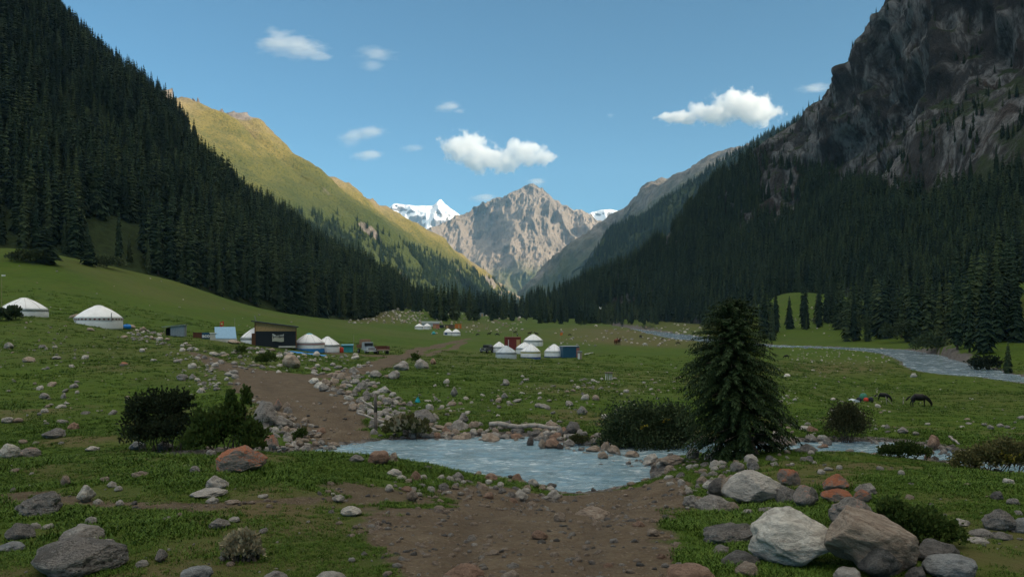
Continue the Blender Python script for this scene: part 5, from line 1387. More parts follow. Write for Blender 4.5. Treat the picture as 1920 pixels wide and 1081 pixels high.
def rock_pose(s):
    w_ = SDS
    p = at(s['u'], s['v'] - s['h'] * 0.12, s.get('dmin', 6.5))
    if s['v'] > 812:                                       # standing in the stream: at the water line, not on the bed behind
        dw = -SL * F / (s['v'] - HZ); xw = (s['u'] - 960) * dw / F
        if dw < p.y and poly_sd(np.array([xw]), np.array([dw]), STREAM)[0] < 0: p = Vector((xw, dw, SL - 0.02))
    k = p.y / F
    W_, H_ = s['w'] * k / 2, s['h'] * k / 2 / (1 - s['sink'] * 0.5)
    return p, W_, H_
for i in indiv:
    s = SPEC[i]; p, hw, hh = rock_pose(s)
    me = s['mesh']
    if isinstance(me, str): m_ = big_mesh(me)
    else: m_ = ROCKS[me % 14] if me is not None else ROCKS[int(_rr.integers(0, 14))]
    rz = s['rz'] if s['rz'] is not None else float(_rr.uniform(0, 6.28))
    dep = hw * (0.8 + 0.3 * _rr.random())
    name = 'boulder' if s['w'] > 22 else 'rock'
    z = p.z + hh * (1 - 2 * s['sink'])
    if grid_val(SDS, np.array([p.x]), np.array([p.y]))[0] < 0: z = max(z, SL + hh * 0.35)
    sw = hw * abs(math.cos(rz)) + dep * abs(math.sin(rz))
    o = link(name, m_, None, (p.x, p.y + dep * 0.35, z), (float(_rr.normal(0, .10)) if not s['hero'] else 0, float(_rr.normal(0, .10)) if not s['hero'] else s.get('tilt', 0.0), rz), (hw * hw / sw * 1.04, dep * hw / sw * 1.04, hh))
    if len(m_.materials) and o.material_slots: o.material_slots[0].link = 'OBJECT'; o.material_slots[0].material = MR[s['c']]
    tag(o, s['label'], 'boulder' if s['w'] > 22 else 'rock', rock_group(s))
# the many small stones, and gravel on the beach and track
P = []; S = []
for i in small:
    s = SPEC[i]; p, hw, hh = rock_pose(s); P.append((p.x, p.y, p.z + hh * 0.45)); S.append((hw, hw * 0.85, hh))
def pix_stones(n, ur, vr, w0, w1, dmin=30):
    for _ in range(n):
        u, v = _rr.uniform(*ur), _rr.uniform(*vr); p = at(u, v, dmin); w = _rr.uniform(w0, w1) * p.y / F / 2
        P.append((p.x, p.y, p.z + w * .3)); S.append((w, w, w * _rr.uniform(.5, .9)))
pix_stones(260, (650, 790), (570, 606), 2, 5, 150); pix_stones(120, (1040, 1330), (606, 648), 2, 6, 150); pix_stones(130, (1480, 1680), (653, 682), 1.5, 4, 100)
pix_stones(90, (0, 560), (600, 720), 1.5, 4, 30); pix_stones(80, (680, 1280), (680, 800), 1.5, 4.5, 26); pix_stones(140, (780, 980), (585, 625), 2, 5, 150)
pix_stones(70, (1460, 1920), (700, 840), 1.5, 4, 26); pix_stones(40, (0, 500), (480, 600), 2, 4, 100); pix_stones(40, (1440, 1560), (575, 630), 1.5, 4, 120)
P = np.array(P); S = np.array(S); n = len(P)
rot = _rr.normal(0, .2, (n, 3)); rot[:, 2] = _rr.random(n) * 6.28
stuff('small_stones', P, S, rot, _rr.integers(0, 6, n), SMALL)
n = 42000
uu = _rr.uniform(-40, 1960, n); d = np.exp(_rr.uniform(math.log(7), math.log(40), n)); x = (uu - 960) * d / F
q = np.maximum(grid_val(DIRT, x, d) * 0.45, grid_val(SHORE, x, d)) * (0.4 + 0.9 * np.clip(fbm(x * 1.2, d * 1.2, s=171, o=3) + 0.3, 0, 1)); sd = grid_val(SDS, x, d)
k = (_rr.random(n) < q) & (sd > -0.25); x, d = x[k], d[k]; n = len(x)
w = (0.010 + 0.06 * _rr.random(n) ** 4) * (1 + 0.5 * (grid_val(SHORE, x, d) > .4)) * np.interp(d, [8, 20, 40], [.8, 1.2, 1.8])
rot = _rr.normal(0, .3, (n, 3)); rot[:, 2] = _rr.random(n) * 6.28
PEB = [source('pebble', rock_mesh(320 + k, 1 if k < 2 else 2, 5, .7, .1)) for k in range(4)]
for k, s in enumerate(PEB): s.data.materials[0] = MR[('grey', 'tan', 'dark', 'tan')[k]]
stuff('pebbles', np.stack([x, d, gz(x, d) + w * .2], 1), np.stack([w, w * .8, w * .6], 1), rot, _rr.integers(0, 4, n), PEB)
# ------------------------------------------------------------------ the camps
def canvas(name, c, stain=(0.45, 0.43, 0.38)):
    m = Mat(name, 0.85, 0.15)
    a = m.noise(1.3, 6, m.mapped((1, 1, 0.5), rnd=True), 0.65); b = m.noise(14, 3)
    m.col(m.mix(m.ramp(a, [(0.42, 0.55), (0.6, 0.0)]), c, tuple(x * y * 1.25 for x, y in zip(c, stain)) if False else stain))
    m.bump(m.math('ADD', a, m.math('MULTIPLY', b, 0.2)), 0.5, 0.06); return m.m
C_WHITE = canvas('white_canvas', (0.84, 0.85, 0.86), (0.70, 0.71, 0.71)); C_GREY = canvas('grey_canvas', (0.52, 0.58, 0.62), (0.40, 0.44, 0.46)); C_CREAM = canvas('cream_canvas', (0.76, 0.74, 0.66), (0.58, 0.55, 0.46))
C_SKY = flat('sky_blue_cloth', (0.22, 0.52, 0.66), 0.8); C_BLUE = flat('blue_tarpaulin', (0.03, 0.20, 0.50), 0.6); C_DKBLUE = flat('dark_blue_cloth', (0.05, 0.09, 0.22), 0.8); C_ROPE = flat('grey_rope', (0.28, 0.27, 0.26), 0.9)
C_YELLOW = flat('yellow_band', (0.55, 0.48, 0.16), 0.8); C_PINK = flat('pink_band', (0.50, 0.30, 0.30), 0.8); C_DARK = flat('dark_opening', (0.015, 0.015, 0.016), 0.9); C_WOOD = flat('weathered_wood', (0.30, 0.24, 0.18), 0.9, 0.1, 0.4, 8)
C_PLY = flat('plywood', (0.52, 0.33, 0.15), 0.7, 0.2, 0.25, 5); C_BLACK = flat('black_cladding', (0.020, 0.026, 0.032), 0.75, 0.2, 0.3); C_ROOF = flat('dark_roofing', (0.035, 0.04, 0.045), 0.7); C_BROWN = flat('brown_board', (0.16, 0.075, 0.035), 0.8)
C_RUST = flat('rusty_steel', (0.13, 0.055, 0.035), 0.85, 0.2, 0.5); C_REDBOX = flat('red_painted_steel', (0.20, 0.030, 0.022), 0.6, 0.3, 0.3); C_BLUEBOX = flat('blue_painted_steel', (0.018, 0.085, 0.15), 0.6, 0.3, 0.3); C_TIN = flat('galvanised_tin', (0.30, 0.34, 0.37), 0.5, 0.4, 0.35, 9, 0.3)
C_TEAL = flat('teal_cloth', (0.05, 0.33, 0.34), 0.8); C_RED = flat('red_cloth', (0.55, 0.05, 0.03), 0.8); C_ORANGE = flat('orange_paint', (0.62, 0.17, 0.03), 0.7); C_LTBLUE = flat('light_blue_sheet', (0.30, 0.50, 0.68), 0.6, 0.3, 0.15); C_SKIRT = canvas('dirty_white_sheet', (0.62, 0.60, 0.54), (0.42, 0.40, 0.34))
C_GREEN = flat('green_cloth', (0.05, 0.20, 0.13), 0.85); C_NAVY = flat('navy_cloth', (0.02, 0.025, 0.035), 0.9); C_GLASS = flat('dark_glass', (0.03, 0.035, 0.04), 0.15, 0.5, 0.1); C_TYRE = flat('tyre_rubber', (0.018, 0.018, 0.018), 0.9); C_CAB = flat('faded_blue_paint', (0.33, 0.38, 0.42), 0.5, 0.4, 0.3)
C_JEEP = flat('olive_paint', (0.055, 0.06, 0.05), 0.5, 0.4, 0.3); C_METAL = flat('grey_metal', (0.35, 0.35, 0.36), 0.5, 0.4, 0.2, 9, 0.5); C_LOG = flat('bleached_wood', (0.34, 0.305, 0.265), 0.9, 0.1, 0.35, 7); C_OLDWOOD = flat('grey_old_wood', (0.17, 0.145, 0.125), 0.9, 0.1, 0.4, 9); C_LIGHT = flat('lamp_glass', (0.7, 0.7, 0.68), 0.3)
def pattern_mat():
    m = Mat('red_pattern_band', 0.85, 0.1)
    tc = m.obj(); sx = m.n('ShaderNodeSeparateXYZ'); m.L(tc, sx.inputs[0])
    ang = m.math('ARCTAN2', sx.outputs['Y'], sx.outputs['X'])
    w = m.math('SINE', m.math('MULTIPLY', ang, 34.0)); z = m.math('SINE', m.math('MULTIPLY', sx.outputs['Z'], 16.0))
    m.col(m.ramp(m.math('ADD', w, m.math('MULTIPLY', z, 0.6)), [(0.40, (0.62, 0.60, 0.58)), (0.55, (0.16, 0.035, 0.05))], 'CONSTANT'))
    return m.m
C_PATT = pattern_mat()

def px(p): return p.y / F
def yurt(label, u, v, wpx, hpx, wall=C_WHITE, roof=C_WHITE, cap=None, band=None, skirt=None, door=None, chimney=None, wallfrac=0.40, ropes=True, dmin=60, group='yurts of the summer camp', sharp=0.0, win=None):
    b = at(u, v, dmin); k = px(b); R = wpx * k / 2; H = hpx * k; hw = H * wallfrac
    t = thing('yurt', label, 'yurt', (b.x * (1 + R * .9 / b.y), b.y + R * 0.9, float(gz(b.x, b.y + R * 0.4))), 0, group)
    m = MB(); m.lathe([(R * 0.985, -0.25), (R, 0.0), (R * 1.0, hw * .5), (R * 0.985, hw)], 40, wob=0.008); m.build('wall', wall, t, smooth=True)
    m = MB(); pr = []
    rc = R * 0.17
    for i in range(9):
        f = i / 8; pr.append((R * 1.025 + (rc - R * 1.025) * f, hw * 0.96 + (H * 0.95 - hw) * (f ** (0.92 + sharp)) + 0.045 * R * math.sin(f * math.pi) * (1 - sharp * 2)))
    m.lathe(pr, 40, rib=0.012, ribn=20); m.build('roof', roof, t, smooth=True)
    m = MB(); z0 = pr[-1][1] - 0.04
    m.lathe([(rc * 1.45, z0 - 0.10), (rc * 1.1, z0 + 0.07), (rc * 0.5, z0 + 0.15), (0.02, z0 + 0.17)], 24); m.build('crown_cover', cap or roof, t, smooth=True)
    m = MB(); m.lathe([(R * 1.012, hw * 0.78), (R * 1.022, hw * 0.80), (R * 1.022, hw * (0.80 + (0.16 if band else 0.05))), (R * 1.01, hw * (0.82 + (0.16 if band else 0.05)))], 40, cap=False)
    m.build('band', band or C_ROPE, t)
    if ropes:
        m = MB()
        for j in range(10):
            a = 6.283 * (j + .5) / 10
            for i in range(8):
                (r0, z0_), (r1, z1_) = pr[i], pr[i + 1]
                m.tube((1.012 * r0 * math.cos(a), 1.012 * r0 * math.sin(a), z0_ + .012), (1.012 * r1 * math.cos(a), 1.012 * r1 * math.sin(a), z1_ + .012), 0.014, n=4)
        m.build('ropes', C_ROPE, t)
    if skirt:
        m = MB(); m.lathe([(R * 1.03, -0.2), (R * 1.02, 0.0), (R * 1.008, hw * (0.20 if skirt is C_DKBLUE else 0.34))], 40, cap=False); m.build('ground_skirt', skirt, t)
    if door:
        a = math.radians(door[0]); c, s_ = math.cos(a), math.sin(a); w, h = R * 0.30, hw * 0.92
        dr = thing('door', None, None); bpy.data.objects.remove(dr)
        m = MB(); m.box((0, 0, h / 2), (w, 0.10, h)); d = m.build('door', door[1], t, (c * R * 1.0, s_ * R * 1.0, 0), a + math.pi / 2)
        m = MB()
        for sx in (-1, 1): m.box((sx * (w / 2 + .05), 0, h / 2), (0.09, 0.16, h + .05))
        m.box((0, 0, h + 0.07), (w + 0.19, 0.16, 0.09)); m.build('door_frame', C_WOOD, d)
    if win:
        m = MB(); a = math.radians(win[0]); m.box((0, 0, 0), (R * 0.62, 0.06, hw * 0.62)); m.build('window', win[1], t, (math.cos(a) * R * 1.01, math.sin(a) * R * 1.01, hw * .55), a + math.pi / 2)
    if chimney:
        cx, cz0, cz1 = chimney; m = MB(); m.tube((cx * R, -R * 0.55, H * cz0), (cx * R, -R * 0.55, H * cz1), 0.07, n=8); m.tube((cx * R, -R * 0.55, H * cz1), (cx * R, -R * .55, H * cz1 + .08), 0.11, 0.02, n=8); m.build('chimney', C_METAL, t)
    return t
yurt('plain white yurt farthest left on the stony rise', 45, 592, 82, 37, door=None, wallfrac=0.36, cap=C_WHITE)
yurt('white yurt with a red patterned band on the stony rise', 185, 613, 84, 45, band=C_PATT, wallfrac=0.42, chimney=(0.86, 0.30, 0.62), ropes=False)
yurt('white yurt half hidden behind the black shed', 487, 647, 70, 38, wallfrac=0.36)
yurt('white yurt with a sky-blue cap and blue base right of the black shed', 580, 658, 56, 35, cap=C_SKY, band=C_PINK, skirt=C_BLUE, wallfrac=0.45)
yurt('small white yurt in front of the blue-capped one', 614, 660, 47, 29, skirt=None, wallfrac=0.44, sharp=0.12)
yurt('white yurt at the back left of the central group beside the red cabin', 936, 661, 26, 21, wallfrac=0.5, dmin=100)
yurt('bluish grey yurt at the front left of the central group', 949, 672, 40, 25, wall=C_GREY, roof=C_GREY, wallfrac=0.45, dmin=100)
yurt('white yurt with an open dark doorway behind the front row of the central group', 984, 663, 34, 22, wall=C_WHITE, door=(-68, C_DARK), wallfrac=0.46, dmin=100, chimney=(0.55, .5, 1.0))
yurt('white yurt at the top of the central group, standing behind all others', 1000, 648, 37, 23, wallfrac=0.45, dmin=100, skirt=None)
yurt('white yurt with a yellow band in the middle of the front row', 995, 671, 38, 27, band=C_YELLOW, skirt=C_DKBLUE, wallfrac=0.45, dmin=100)
yurt('white yurt with a thin stovepipe beside the blue container', 1039, 670, 37, 26, band=C_CREAM, skirt=C_DKBLUE, wallfrac=0.45, dmin=100, chimney=(-0.55, .35, .85))
yurt('white yurt, leftmost of the far group below the trees', 786, 617, 17, 11, wallfrac=0.5, dmin=200, group='yurts of the far camp', ropes=False)
yurt('white yurt, second from left of the far group', 801, 617, 15, 11.5, wallfrac=0.5, dmin=200, group='yurts of the far camp', ropes=False)
yurt('white yurt with a blue window cloth in the far group', 840, 628, 17, 13, wallfrac=0.45, dmin=200, group='yurts of the far camp', ropes=False, win=(-112, C_DKBLUE))
yurt('white yurt, rightmost of the far group', 855, 629, 17, 13, wallfrac=0.5, dmin=200, band=C_DKBLUE, group='yurts of the far camp', ropes=False)
yurt('lone tiny white dome at the forest edge beyond the far group', 851, 585, 10, 4, wallfrac=0.4, dmin=300, group=None, ropes=False)

def face(b): return math.atan2(b.x, b.y) * -1     # rotation that turns local -y towards the camera
# grey tin shed
b = at(327, 630, 70); k = px(b)
t = thing('tin_shed', 'small grey corrugated tin shed with a sloping roof, left of the blue tent', 'shed', b, face(b) - 0.15)
w, h0, h1, dp = 34 * k, 17 * k, 21 * k, 2.2
m = MB()
for i in range(12):      # corrugated front, right two thirds
    x0 = -w / 2 + w * .30 + (w * .70) * i / 12; x1 = x0 + w * .70 / 12
    m.box(((x0 + x1) / 2, 0.03 * (i % 2), (h0 + (h1 - h0) * (x0 + w / 2) / w) / 2), (x1 - x0, 0.06, h0 + (h1 - h0) * (x0 + w / 2) / w))
m.box((w / 2, dp / 2, h1 / 2), (0.06, dp, h1)); m.box((0, dp, h0 / 2), (w, 0.06, h0)); m.build('wall', C_TIN, t)
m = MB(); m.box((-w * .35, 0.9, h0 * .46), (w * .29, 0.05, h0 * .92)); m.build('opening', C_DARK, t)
m = MB(); m.prism([(-w / 2 - .35, h0 + .02), (w / 2 + .2, h1 + .04), (w / 2 + .2, h1 + .12), (-w / 2 - .35, h0 + .10)], -0.3, dp + .2); m.build('roof', C_TIN, t)
m = MB(); m.box((-w / 2 - .05, 0, h0 / 2), (0.1, 0.1, h0)); m.build('post', C_WOOD, t)
# rusty crate, dark blue box with white letters, white cabinet
b = at(371, 633, 70); k = px(b); m = MB(); m.box((0, .5, 5 * k), (17 * k, 1.0, 10 * k)); m.box((0, .5, 10.2 * k), (18 * k, 1.1, .5 * k))
tag(m.build('crate', C_RUST, None, b, face(b)), 'rusty brown crate left of the dark blue lettered box', 'crate')
b = at(386, 635, 70); k = px(b)
t = thing('lettered_box', 'dark blue box with white letters beside the rusty crate', 'box', b, face(b))
m = MB(); m.box((0, .45, 6 * k), (14 * k, .9, 12 * k)); m.build('body', C_BLUEBOX, t)
cu = bpy.data.curves.new('lettering', 'FONT'); cu.body = 'aco'; cu.size = 9.5 * k; cu.align_x = 'CENTER'; cu.extrude = 0.02; cu.offset = 0.02
cu.materials.append(C_WHITE)
_fo = bpy.data.objects.new('lettering', cu); COL.objects.link(_fo); _dg = bpy.context.evaluated_depsgraph_get(); _dg.update()
_lm = bpy.data.meshes.new_from_object(_fo.evaluated_get(_dg)); bpy.data.objects.remove(_fo)
link('lettering', _lm, t, (0, -0.03, 3.2 * k), (math.pi / 2, 0, 0))
b = at(400, 637, 70); k = px(b); t = thing('cabinet', 'small white cabinet between the lettered box and the blue tent', 'cabinet', b, face(b))
m = MB(); m.box((0, .5, 6.5 * k), (12 * k, 1.0, 13 * k)); m.build('body', C_SKIRT, t); m = MB(); m.box((0, .5, 13.4 * k), (13.5 * k, 1.2, .8 * k)); m.build('lid', C_WHITE, t)
# blue tent
b = at(424, 641, 70); k = px(b); t = thing('ridge_tent', 'light blue tent with a dirty white skirt beside the cabinet', 'tent', b, face(b) + 0.06)
w, h = 37 * k, 29 * k
m = MB(); m.add([(-w / 2, 0, h * .28), (w / 2, 0, h * .26), (w / 2 - .1, 1.2, h), (-w / 2 - .1, 1.2, h), (w / 2, 2.4, h * .28), (-w / 2, 2.4, h * .28),
                 (-w / 2, 0, h * .24), (w / 2, 0, h * .22), (w / 2 - .1, 1.2, h - .05), (-w / 2 - .1, 1.2, h - .05), (w / 2, 2.4, h * .24), (-w / 2, 2.4, h * .24)],
                [(0, 1, 2, 3), (3, 2, 4, 5), (6, 9, 8, 7), (9, 11, 10, 8), (0, 6, 7, 1), (5, 4, 10, 11), (0, 3, 9, 6), (3, 5, 11, 9), (1, 7, 8, 2), (2, 8, 10, 4)]); m.build('roof', C_LTBLUE, t)
m = MB(); m.box((0, 0.06, h * .13), (w * 1.04, .06, h * .30)); m.box((w / 2 - .02, 1.2, h * .12), (.06, 2.3, h * .28)); m.box((-w / 2 + .02, 1.2, h * .12), (.06, 2.3, h * .28)); m.box((0, 2.36, h * .12), (w, .06, h * .28)); m.build('skirt', C_SKIRT, t)
m = MB(); m.add([(w / 2 - .03, .1, h * .26), (w / 2 - .03, 2.3, h * .26), (w / 2 - .12, 1.2, h - .05)], [(0, 1, 2)]); m.add([(-w / 2 + .03, .1, h * .26), (-w / 2 + .03, 2.3, h * .26), (-w / 2 - .08, 1.2, h - .05)], [(0, 2, 1)]); m.build('gable', C_SKIRT, t)
# flags and poles
def pole(name, label, u, v0, v1, cat='pole', flag=None, lamp=False, dmin=70, r=0.035, group=None, back=0.0):
    b = at(u, v0, dmin); b = Vector((b.x * (1 + back / b.y), b.y + back, 0)); b.z = float(gz(b.x, b.y)); k = px(b); top = (HZ - v1) * k - b.z; t = thing(name, label, cat, b, face(b), group)
    m = MB(); m.tube((0, 0, -0.1), (0.02, 0, top), r, r * .8, 6); m.build('pole', C_LOG if not lamp else C_WOOD, t)
    if flag:
        c, wf, hf, sun_ = flag; wf *= k; hf *= k; m = MB(); n = 8; V = []
        for i in range(n + 1):
            for z in (0, 1):
                V.append((wf * i / n, 0.12 * wf * math.sin(i * 1.1), top - (1 - z) * hf - 0.12 * hf * math.sin(i * .6)))
        V2 = [(x, y + .012, z) for x, y, z in V]; o = len(V)
        m.add(V + V2, [(2 * i, 2 * i + 2, 2 * i + 3, 2 * i + 1) for i in range(n)] + [(o + 2 * i + 1, o + 2 * i + 3, o + 2 * i + 2, o + 2 * i) for i in range(n)] + [(1, 0, o, o + 1), (2 * n, 2 * n + 1, o + 2 * n + 1, o + 2 * n)]); fl = m.build('flag', c, t, smooth=True)
        if sun_:
            m = MB(); m.tube((wf * .5, -0.16 * wf, top - hf * .5), (wf * .5, 0.10 * wf, top - hf * .5), hf * .22, n=14); m.build('emblem_disc', C_YELLOW, fl)
    if lamp:
        m = MB(); m.box((0.25, -.05, top + .1), (.55, .3, .25)); m.box((.25, -.22, top + .06), (.4, .04, .16)); m.build('lamp_head', C_LIGHT, t)
    return t
pole('flag_pole', 'red flag with a yellow disc on a pole behind the blue tent', 412, 634, 602, 'flag', (C_RED, 7, 9, True), back=3.0)
pole('pole', 'thin pale pole standing right of the blue tent', 440, 636, 596, back=1.5)
pole('lamp_post', 'thin wooden post with a lamp on top at the left edge', 3, 585, 517, 'lamp post', lamp=True)
pole('pole', 'thin pale pole right of the teal stall', 663, 660, 627, back=1.0)
pole('pole', 'thin yellow pole behind the red cabin', 961, 640, 620, dmin=120)
pole('flag_pole', 'orange flag on a pole in the open meadow beyond the central yurts', 1050, 640, 622.5, 'flag', (C_ORANGE, 5, 5, False), dmin=120)
# black shed
b = at(517, 651, 80); k = px(b); w, h0, h1, dp = 74 * k, 49 * k, 39 * k, 4.5
t = thing('wooden_shed', 'black shed with a plywood gable and slanting dark roof above the dirt track', 'shed', b, face(b) - 0.02)
hb = 31 * k
m = MB(); m.box((0, dp / 2, hb / 2), (w, dp, hb)); m.build('wall', C_BLACK, t)
m = MB(); m.prism([(-w / 2 + .03, hb + .003), (w / 2 - .03, hb + .003), (w / 2 - .03, h1 - .08), (-w / 2 + .03, h0 - .08)], 0.0, dp); m.build('gable', C_PLY, t)
m = MB(); m.prism([(-w / 2 - .55, h0 - .02), (w / 2 + .35, h1 - .13), (w / 2 + .35, h1 + .05), (-w / 2 - .55, h0 + .16)], -0.5, dp + .4); m.build('roof', C_ROOF, t)
m = MB(); 
for sx in (-1, 1): m.box((sx * w / 2, -.03, (h0 if sx < 0 else h1) / 2 - .1), (.14, .14, (h0 if sx < 0 else h1) - .1))
m.build('corner_post', C_BROWN, t)
m = MB(); m.box((-w / 2 - .28, .9, 13.5 * k), (.5, .08, 27 * k)); m.box((-w / 2 - .28, .85, 13 * k), (.36, .06, 22 * k)); m.build('side_door', C_BROWN, t)
m = MB(); m.box((w * .28, -.04, 1.6 * k), (w * .42, .06, 3.2 * k)); m.build('plinth_sheet', C_SKIRT, t)
def banner_mat():
    mm = Mat('printed_banner', 0.7, 0.2); a = mm.noise(3.0, 5, mm.mapped((1, 1, 1.4))); sx = mm.n('ShaderNodeSeparateXYZ'); mm.L(mm.obj(), sx.inputs[0])
    z = mm.math('ADD', mm.math('MULTIPLY', sx.outputs['Z'], 0.55), mm.math('MULTIPLY', mm.math('SUBTRACT', a, .5), .8))
    mm.col(mm.ramp(z, [(0.12, (0.42, 0.42, 0.34)), (0.30, (0.50, 0.47, 0.38)), (0.40, (0.06, 0.06, 0.06)), (0.52, (0.30, 0.31, 0.28)), (0.70, (0.66, 0.68, 0.68)), (0.85, (0.30, 0.42, 0.5))])); return mm.m
m = MB(); V = []
bw, bh = 21 * k, 14.5 * k
for i in range(9):
    f = i / 8
    V += [(-bw / 2 + bw * f, -.05 - .03 * math.sin(f * 9), .06 * math.sin(f * 6.28)), (-bw / 2 + bw * f, -.05 - .03 * math.sin(f * 9), bh - .22 * math.sin(f * math.pi) + .05 * math.sin(f * 12))]
o = len(V); V += [(x, y + .02, z) for x, y, z in V]
m.add(V, [(2 * i, 2 * i + 2, 2 * i + 3, 2 * i + 1) for i in range(8)] + [(o + 2 * i + 1, o + 2 * i + 3, o + 2 * i + 2, o + 2 * i) for i in range(8)] + [(2 * i + 1, 2 * i + 3, o + 2 * i + 3, o + 2 * i + 1) for i in range(8)])
bo = m.build('banner', banner_mat()); bo.location = (b.x + w * .06, b.y - .03, b.z + 11.5 * k); bo.rotation_euler = (0, 0, face(b) - .02); tag(bo, 'pale printed picture banner hanging on the front of the black shed', 'banner')
m = MB(); m.tube((-w / 2 + .1, 1, h0), (-w / 2 - .1, 1, h0 + .9), .05, n=6); m.build('vent_pipe', C_METAL, t)
# blue ground sheet
b = at(577, 662, 80); m = MB(); V = []; 
for i in range(9):
    for j in range(5):
        x, y = (i - 4) * .65, (j - 2) * .55; V.append((x, y, float(gz(b.x + x, b.y + y)) - b.z + .06 + .05 * math.sin(i * 2.1 + j)))
q = [(i * 5 + j, (i + 1) * 5 + j, (i + 1) * 5 + j + 1, i * 5 + j + 1) for i in range(8) for j in range(4)]
o = len(V); V2 = [(x, y, z - .02) for x, y, z in V]; m.add(V + V2, q + [tuple(o + e for e in f[::-1]) for f in q]); tag(m.build('tarpaulin', C_BLUE, None, b), 'bright blue tarpaulin spread on the grass before the two yurts', 'tarpaulin')
# teal stall and red drum
b = at(651, 660, 80); k = px(b); t = thing('market_stall', 'teal sheeted stall right of the small white yurt', 'stall', b, face(b))
w, h = 23 * k, 15 * k
m = MB(); m.box((0, .9, h * .42), (w * .92, 1.6, h * .84)); m.build('sheet_walls', C_TEAL, t)
m = MB(); m.prism([(-w / 2, h * .88), (w / 2, h * .86), (w / 2, h), (-w / 2, h * .98)], -.2, 1.9); m.build('awning', C_SKY, t)
m = MB()
for sx in (-1, 1): m.tube((sx * w * .49, -.15, -.05), (sx * w * .49, -.15, h), .04, n=6)
m.build('posts', C_METAL, t)
def drum(label, u, v, wpx, hpx, mat, dmin=70, name='barrel'):
    b = at(u, v, dmin); k = px(b); r = wpx * k / 2; h = hpx * k; t = thing(name, label, 'barrel', b)
    m = MB(); m.lathe([(r * .96, 0), (r, .04), (r * .97, h * .33), (r * 1.03, h * .35), (r * .97, h * .37), (r * .97, h * .65), (r * 1.03, h * .67), (r * .97, h * .69), (r, h - .03), (r * .9, h)], 20); m.build('body', mat, t, smooth=True)
    m = MB(); m.tube((r * .4, 0, h), (r * .4, 0, h + .05), .08, n=8); m.build('bung', C_METAL, t)
drum('red drum between the small white yurt and the teal stall', 640, 660, 8.5, 9.5, C_RED)
# blue tank at the red-banded yurt
b = at(238, 617, 60); k = px(b); t = thing('water_tank', 'bright blue rounded water tank beside the red-banded yurt', 'tank', b, face(b)); r = 4.8 * k; L = 15 * k
m = MB(); pr = [(0.02, -L / 2), (r * .6, -L / 2 + .04), (r * .95, -L / 2 + .16), (r, -L / 4), (r, L / 4), (r * .95, L / 2 - .16), (r * .6, L / 2 - .04), (0.02, L / 2)]
q = MB(); q.lathe(pr, 20); q.v = [(z, x, y + r) for x, y, z in q.v]; q.build('shell', flat('blue_plastic', (0.01, 0.20, 0.62), 0.4), t, smooth=True)
m = MB(); m.tube((0, 0, 2 * r - .03), (0, 0, 2 * r + .08), .16, n=10); m.build('filler_cap', C_BLUE, t)
# wheels
def wheel(parent, loc, r, w, axis='x'):
    o = bpy.data.objects.new('wheel', None); COL.objects.link(o); bpy.data.objects.remove(o)
    m = MB(); d = Vector((w / 2, 0, 0)) if axis == 'x' else Vector((0, w / 2, 0)); m.tube(-d, d, r, n=18); wh = m.build('wheel', C_TYRE, parent, loc)
    m = MB(); m.tube(-d * 1.08, d * 1.08, r * .5, n=12); m.build('rim', C_METAL, wh); return wh
# old truck
b = at(697, 663, 90); k = px(b); S = 2.3 * (22 * k / 2.3) / 2.3
t = thing('old_truck', 'old grey-blue truck with a brown load, parked beside the track', 'truck', b, face(b) + 0.35)
t.scale = (S, S, S)
m = MB(); m.box((0, 1.0, 1.0), (1.5, 1.7, .8), taper=.9); m.build('bonnet', C_CAB, t)
m = MB(); m.box((0, .12, .95), (1.1, .1, .6)); m.build('grille', C_METAL, t)
for sx in (-1, 1):
    m = MB(); m.box((sx * .95, .8, .78), (.45, 1.2, .35), taper=.85); m.build('mudguard', C_CAB, t)
    m = MB(); m.tube((sx * .85, .16, 1.0), (sx * .85, .02, 1.0), .13, n=10); m.build('headlight', C_LIGHT, t)
m = MB(); m.box((0, 2.4, 1.55), (2.0, 1.4, 1.5), taper=.92); m.build('cab', C_CAB, t)
m = MB(); m.box((0, 1.68, 1.85), (1.7, .06, .6)); m.build('windscreen', C_GLASS, t)
m = MB(); m.box((0, -.02, .62), (2.1, .16, .2)); m.build('bumper', C_LIGHT, t)
m = MB(); m.box((0, 4.4, 1.15), (2.2, 2.6, .12)); m.box((-1.07, 4.4, 1.5), (.06, 2.6, .6)); m.box((1.07, 4.4, 1.5), (.06, 2.6, .6)); m.box((0, 5.7, 1.5), (2.2, .06, .6)); m.build('cargo_bed', C_BROWN, t)
m = MB(); m.box((0, 3.9, 2.15), (1.9, 1.6, 1.3), taper=.95); m.build('load', flat('brown_load', (0.24, 0.15, 0.09), .9), t)
for sx in (-1, 1):
    for y in (.8, 4.9): wheel(t, (sx * .95, y, .48), .48, .28)
b = at(719, 664, 90); k = px(b); S = (24 * k / 2.6); 
t = thing('farm_trailer', 'rusty brown flatbed trailer parked right of the old truck', 'trailer', b, face(b) + .15); t.scale = (S, S, S)
m = MB(); m.box((0, 1.8, .95), (2.6, 3.6, .16)); m.build('bed', C_RUST, t)
m = MB()
for x, y, sx, sy in ((0, 3.55, 2.5, .06), (-1.25, 1.8, .06, 3.5), (1.25, 1.8, .06, 3.5)): m.box((x, y, 1.35), (sx, sy, .65))
m.build('side_boards', C_RUST, t)
m = MB(); m.box((0, .02, .92), (2.64, .06, .28)); m.build('tailboard', C_WOOD, t)
m = MB(); m.tube((0, 0, .7), (-.2, -1.1, .5), .06, n=6); m.build('drawbar', C_METAL, t)
for sx in (-1, 1):
    for y in (.7, 2.9): wheel(t, (sx * 1.0, y, .42), .42, .26)
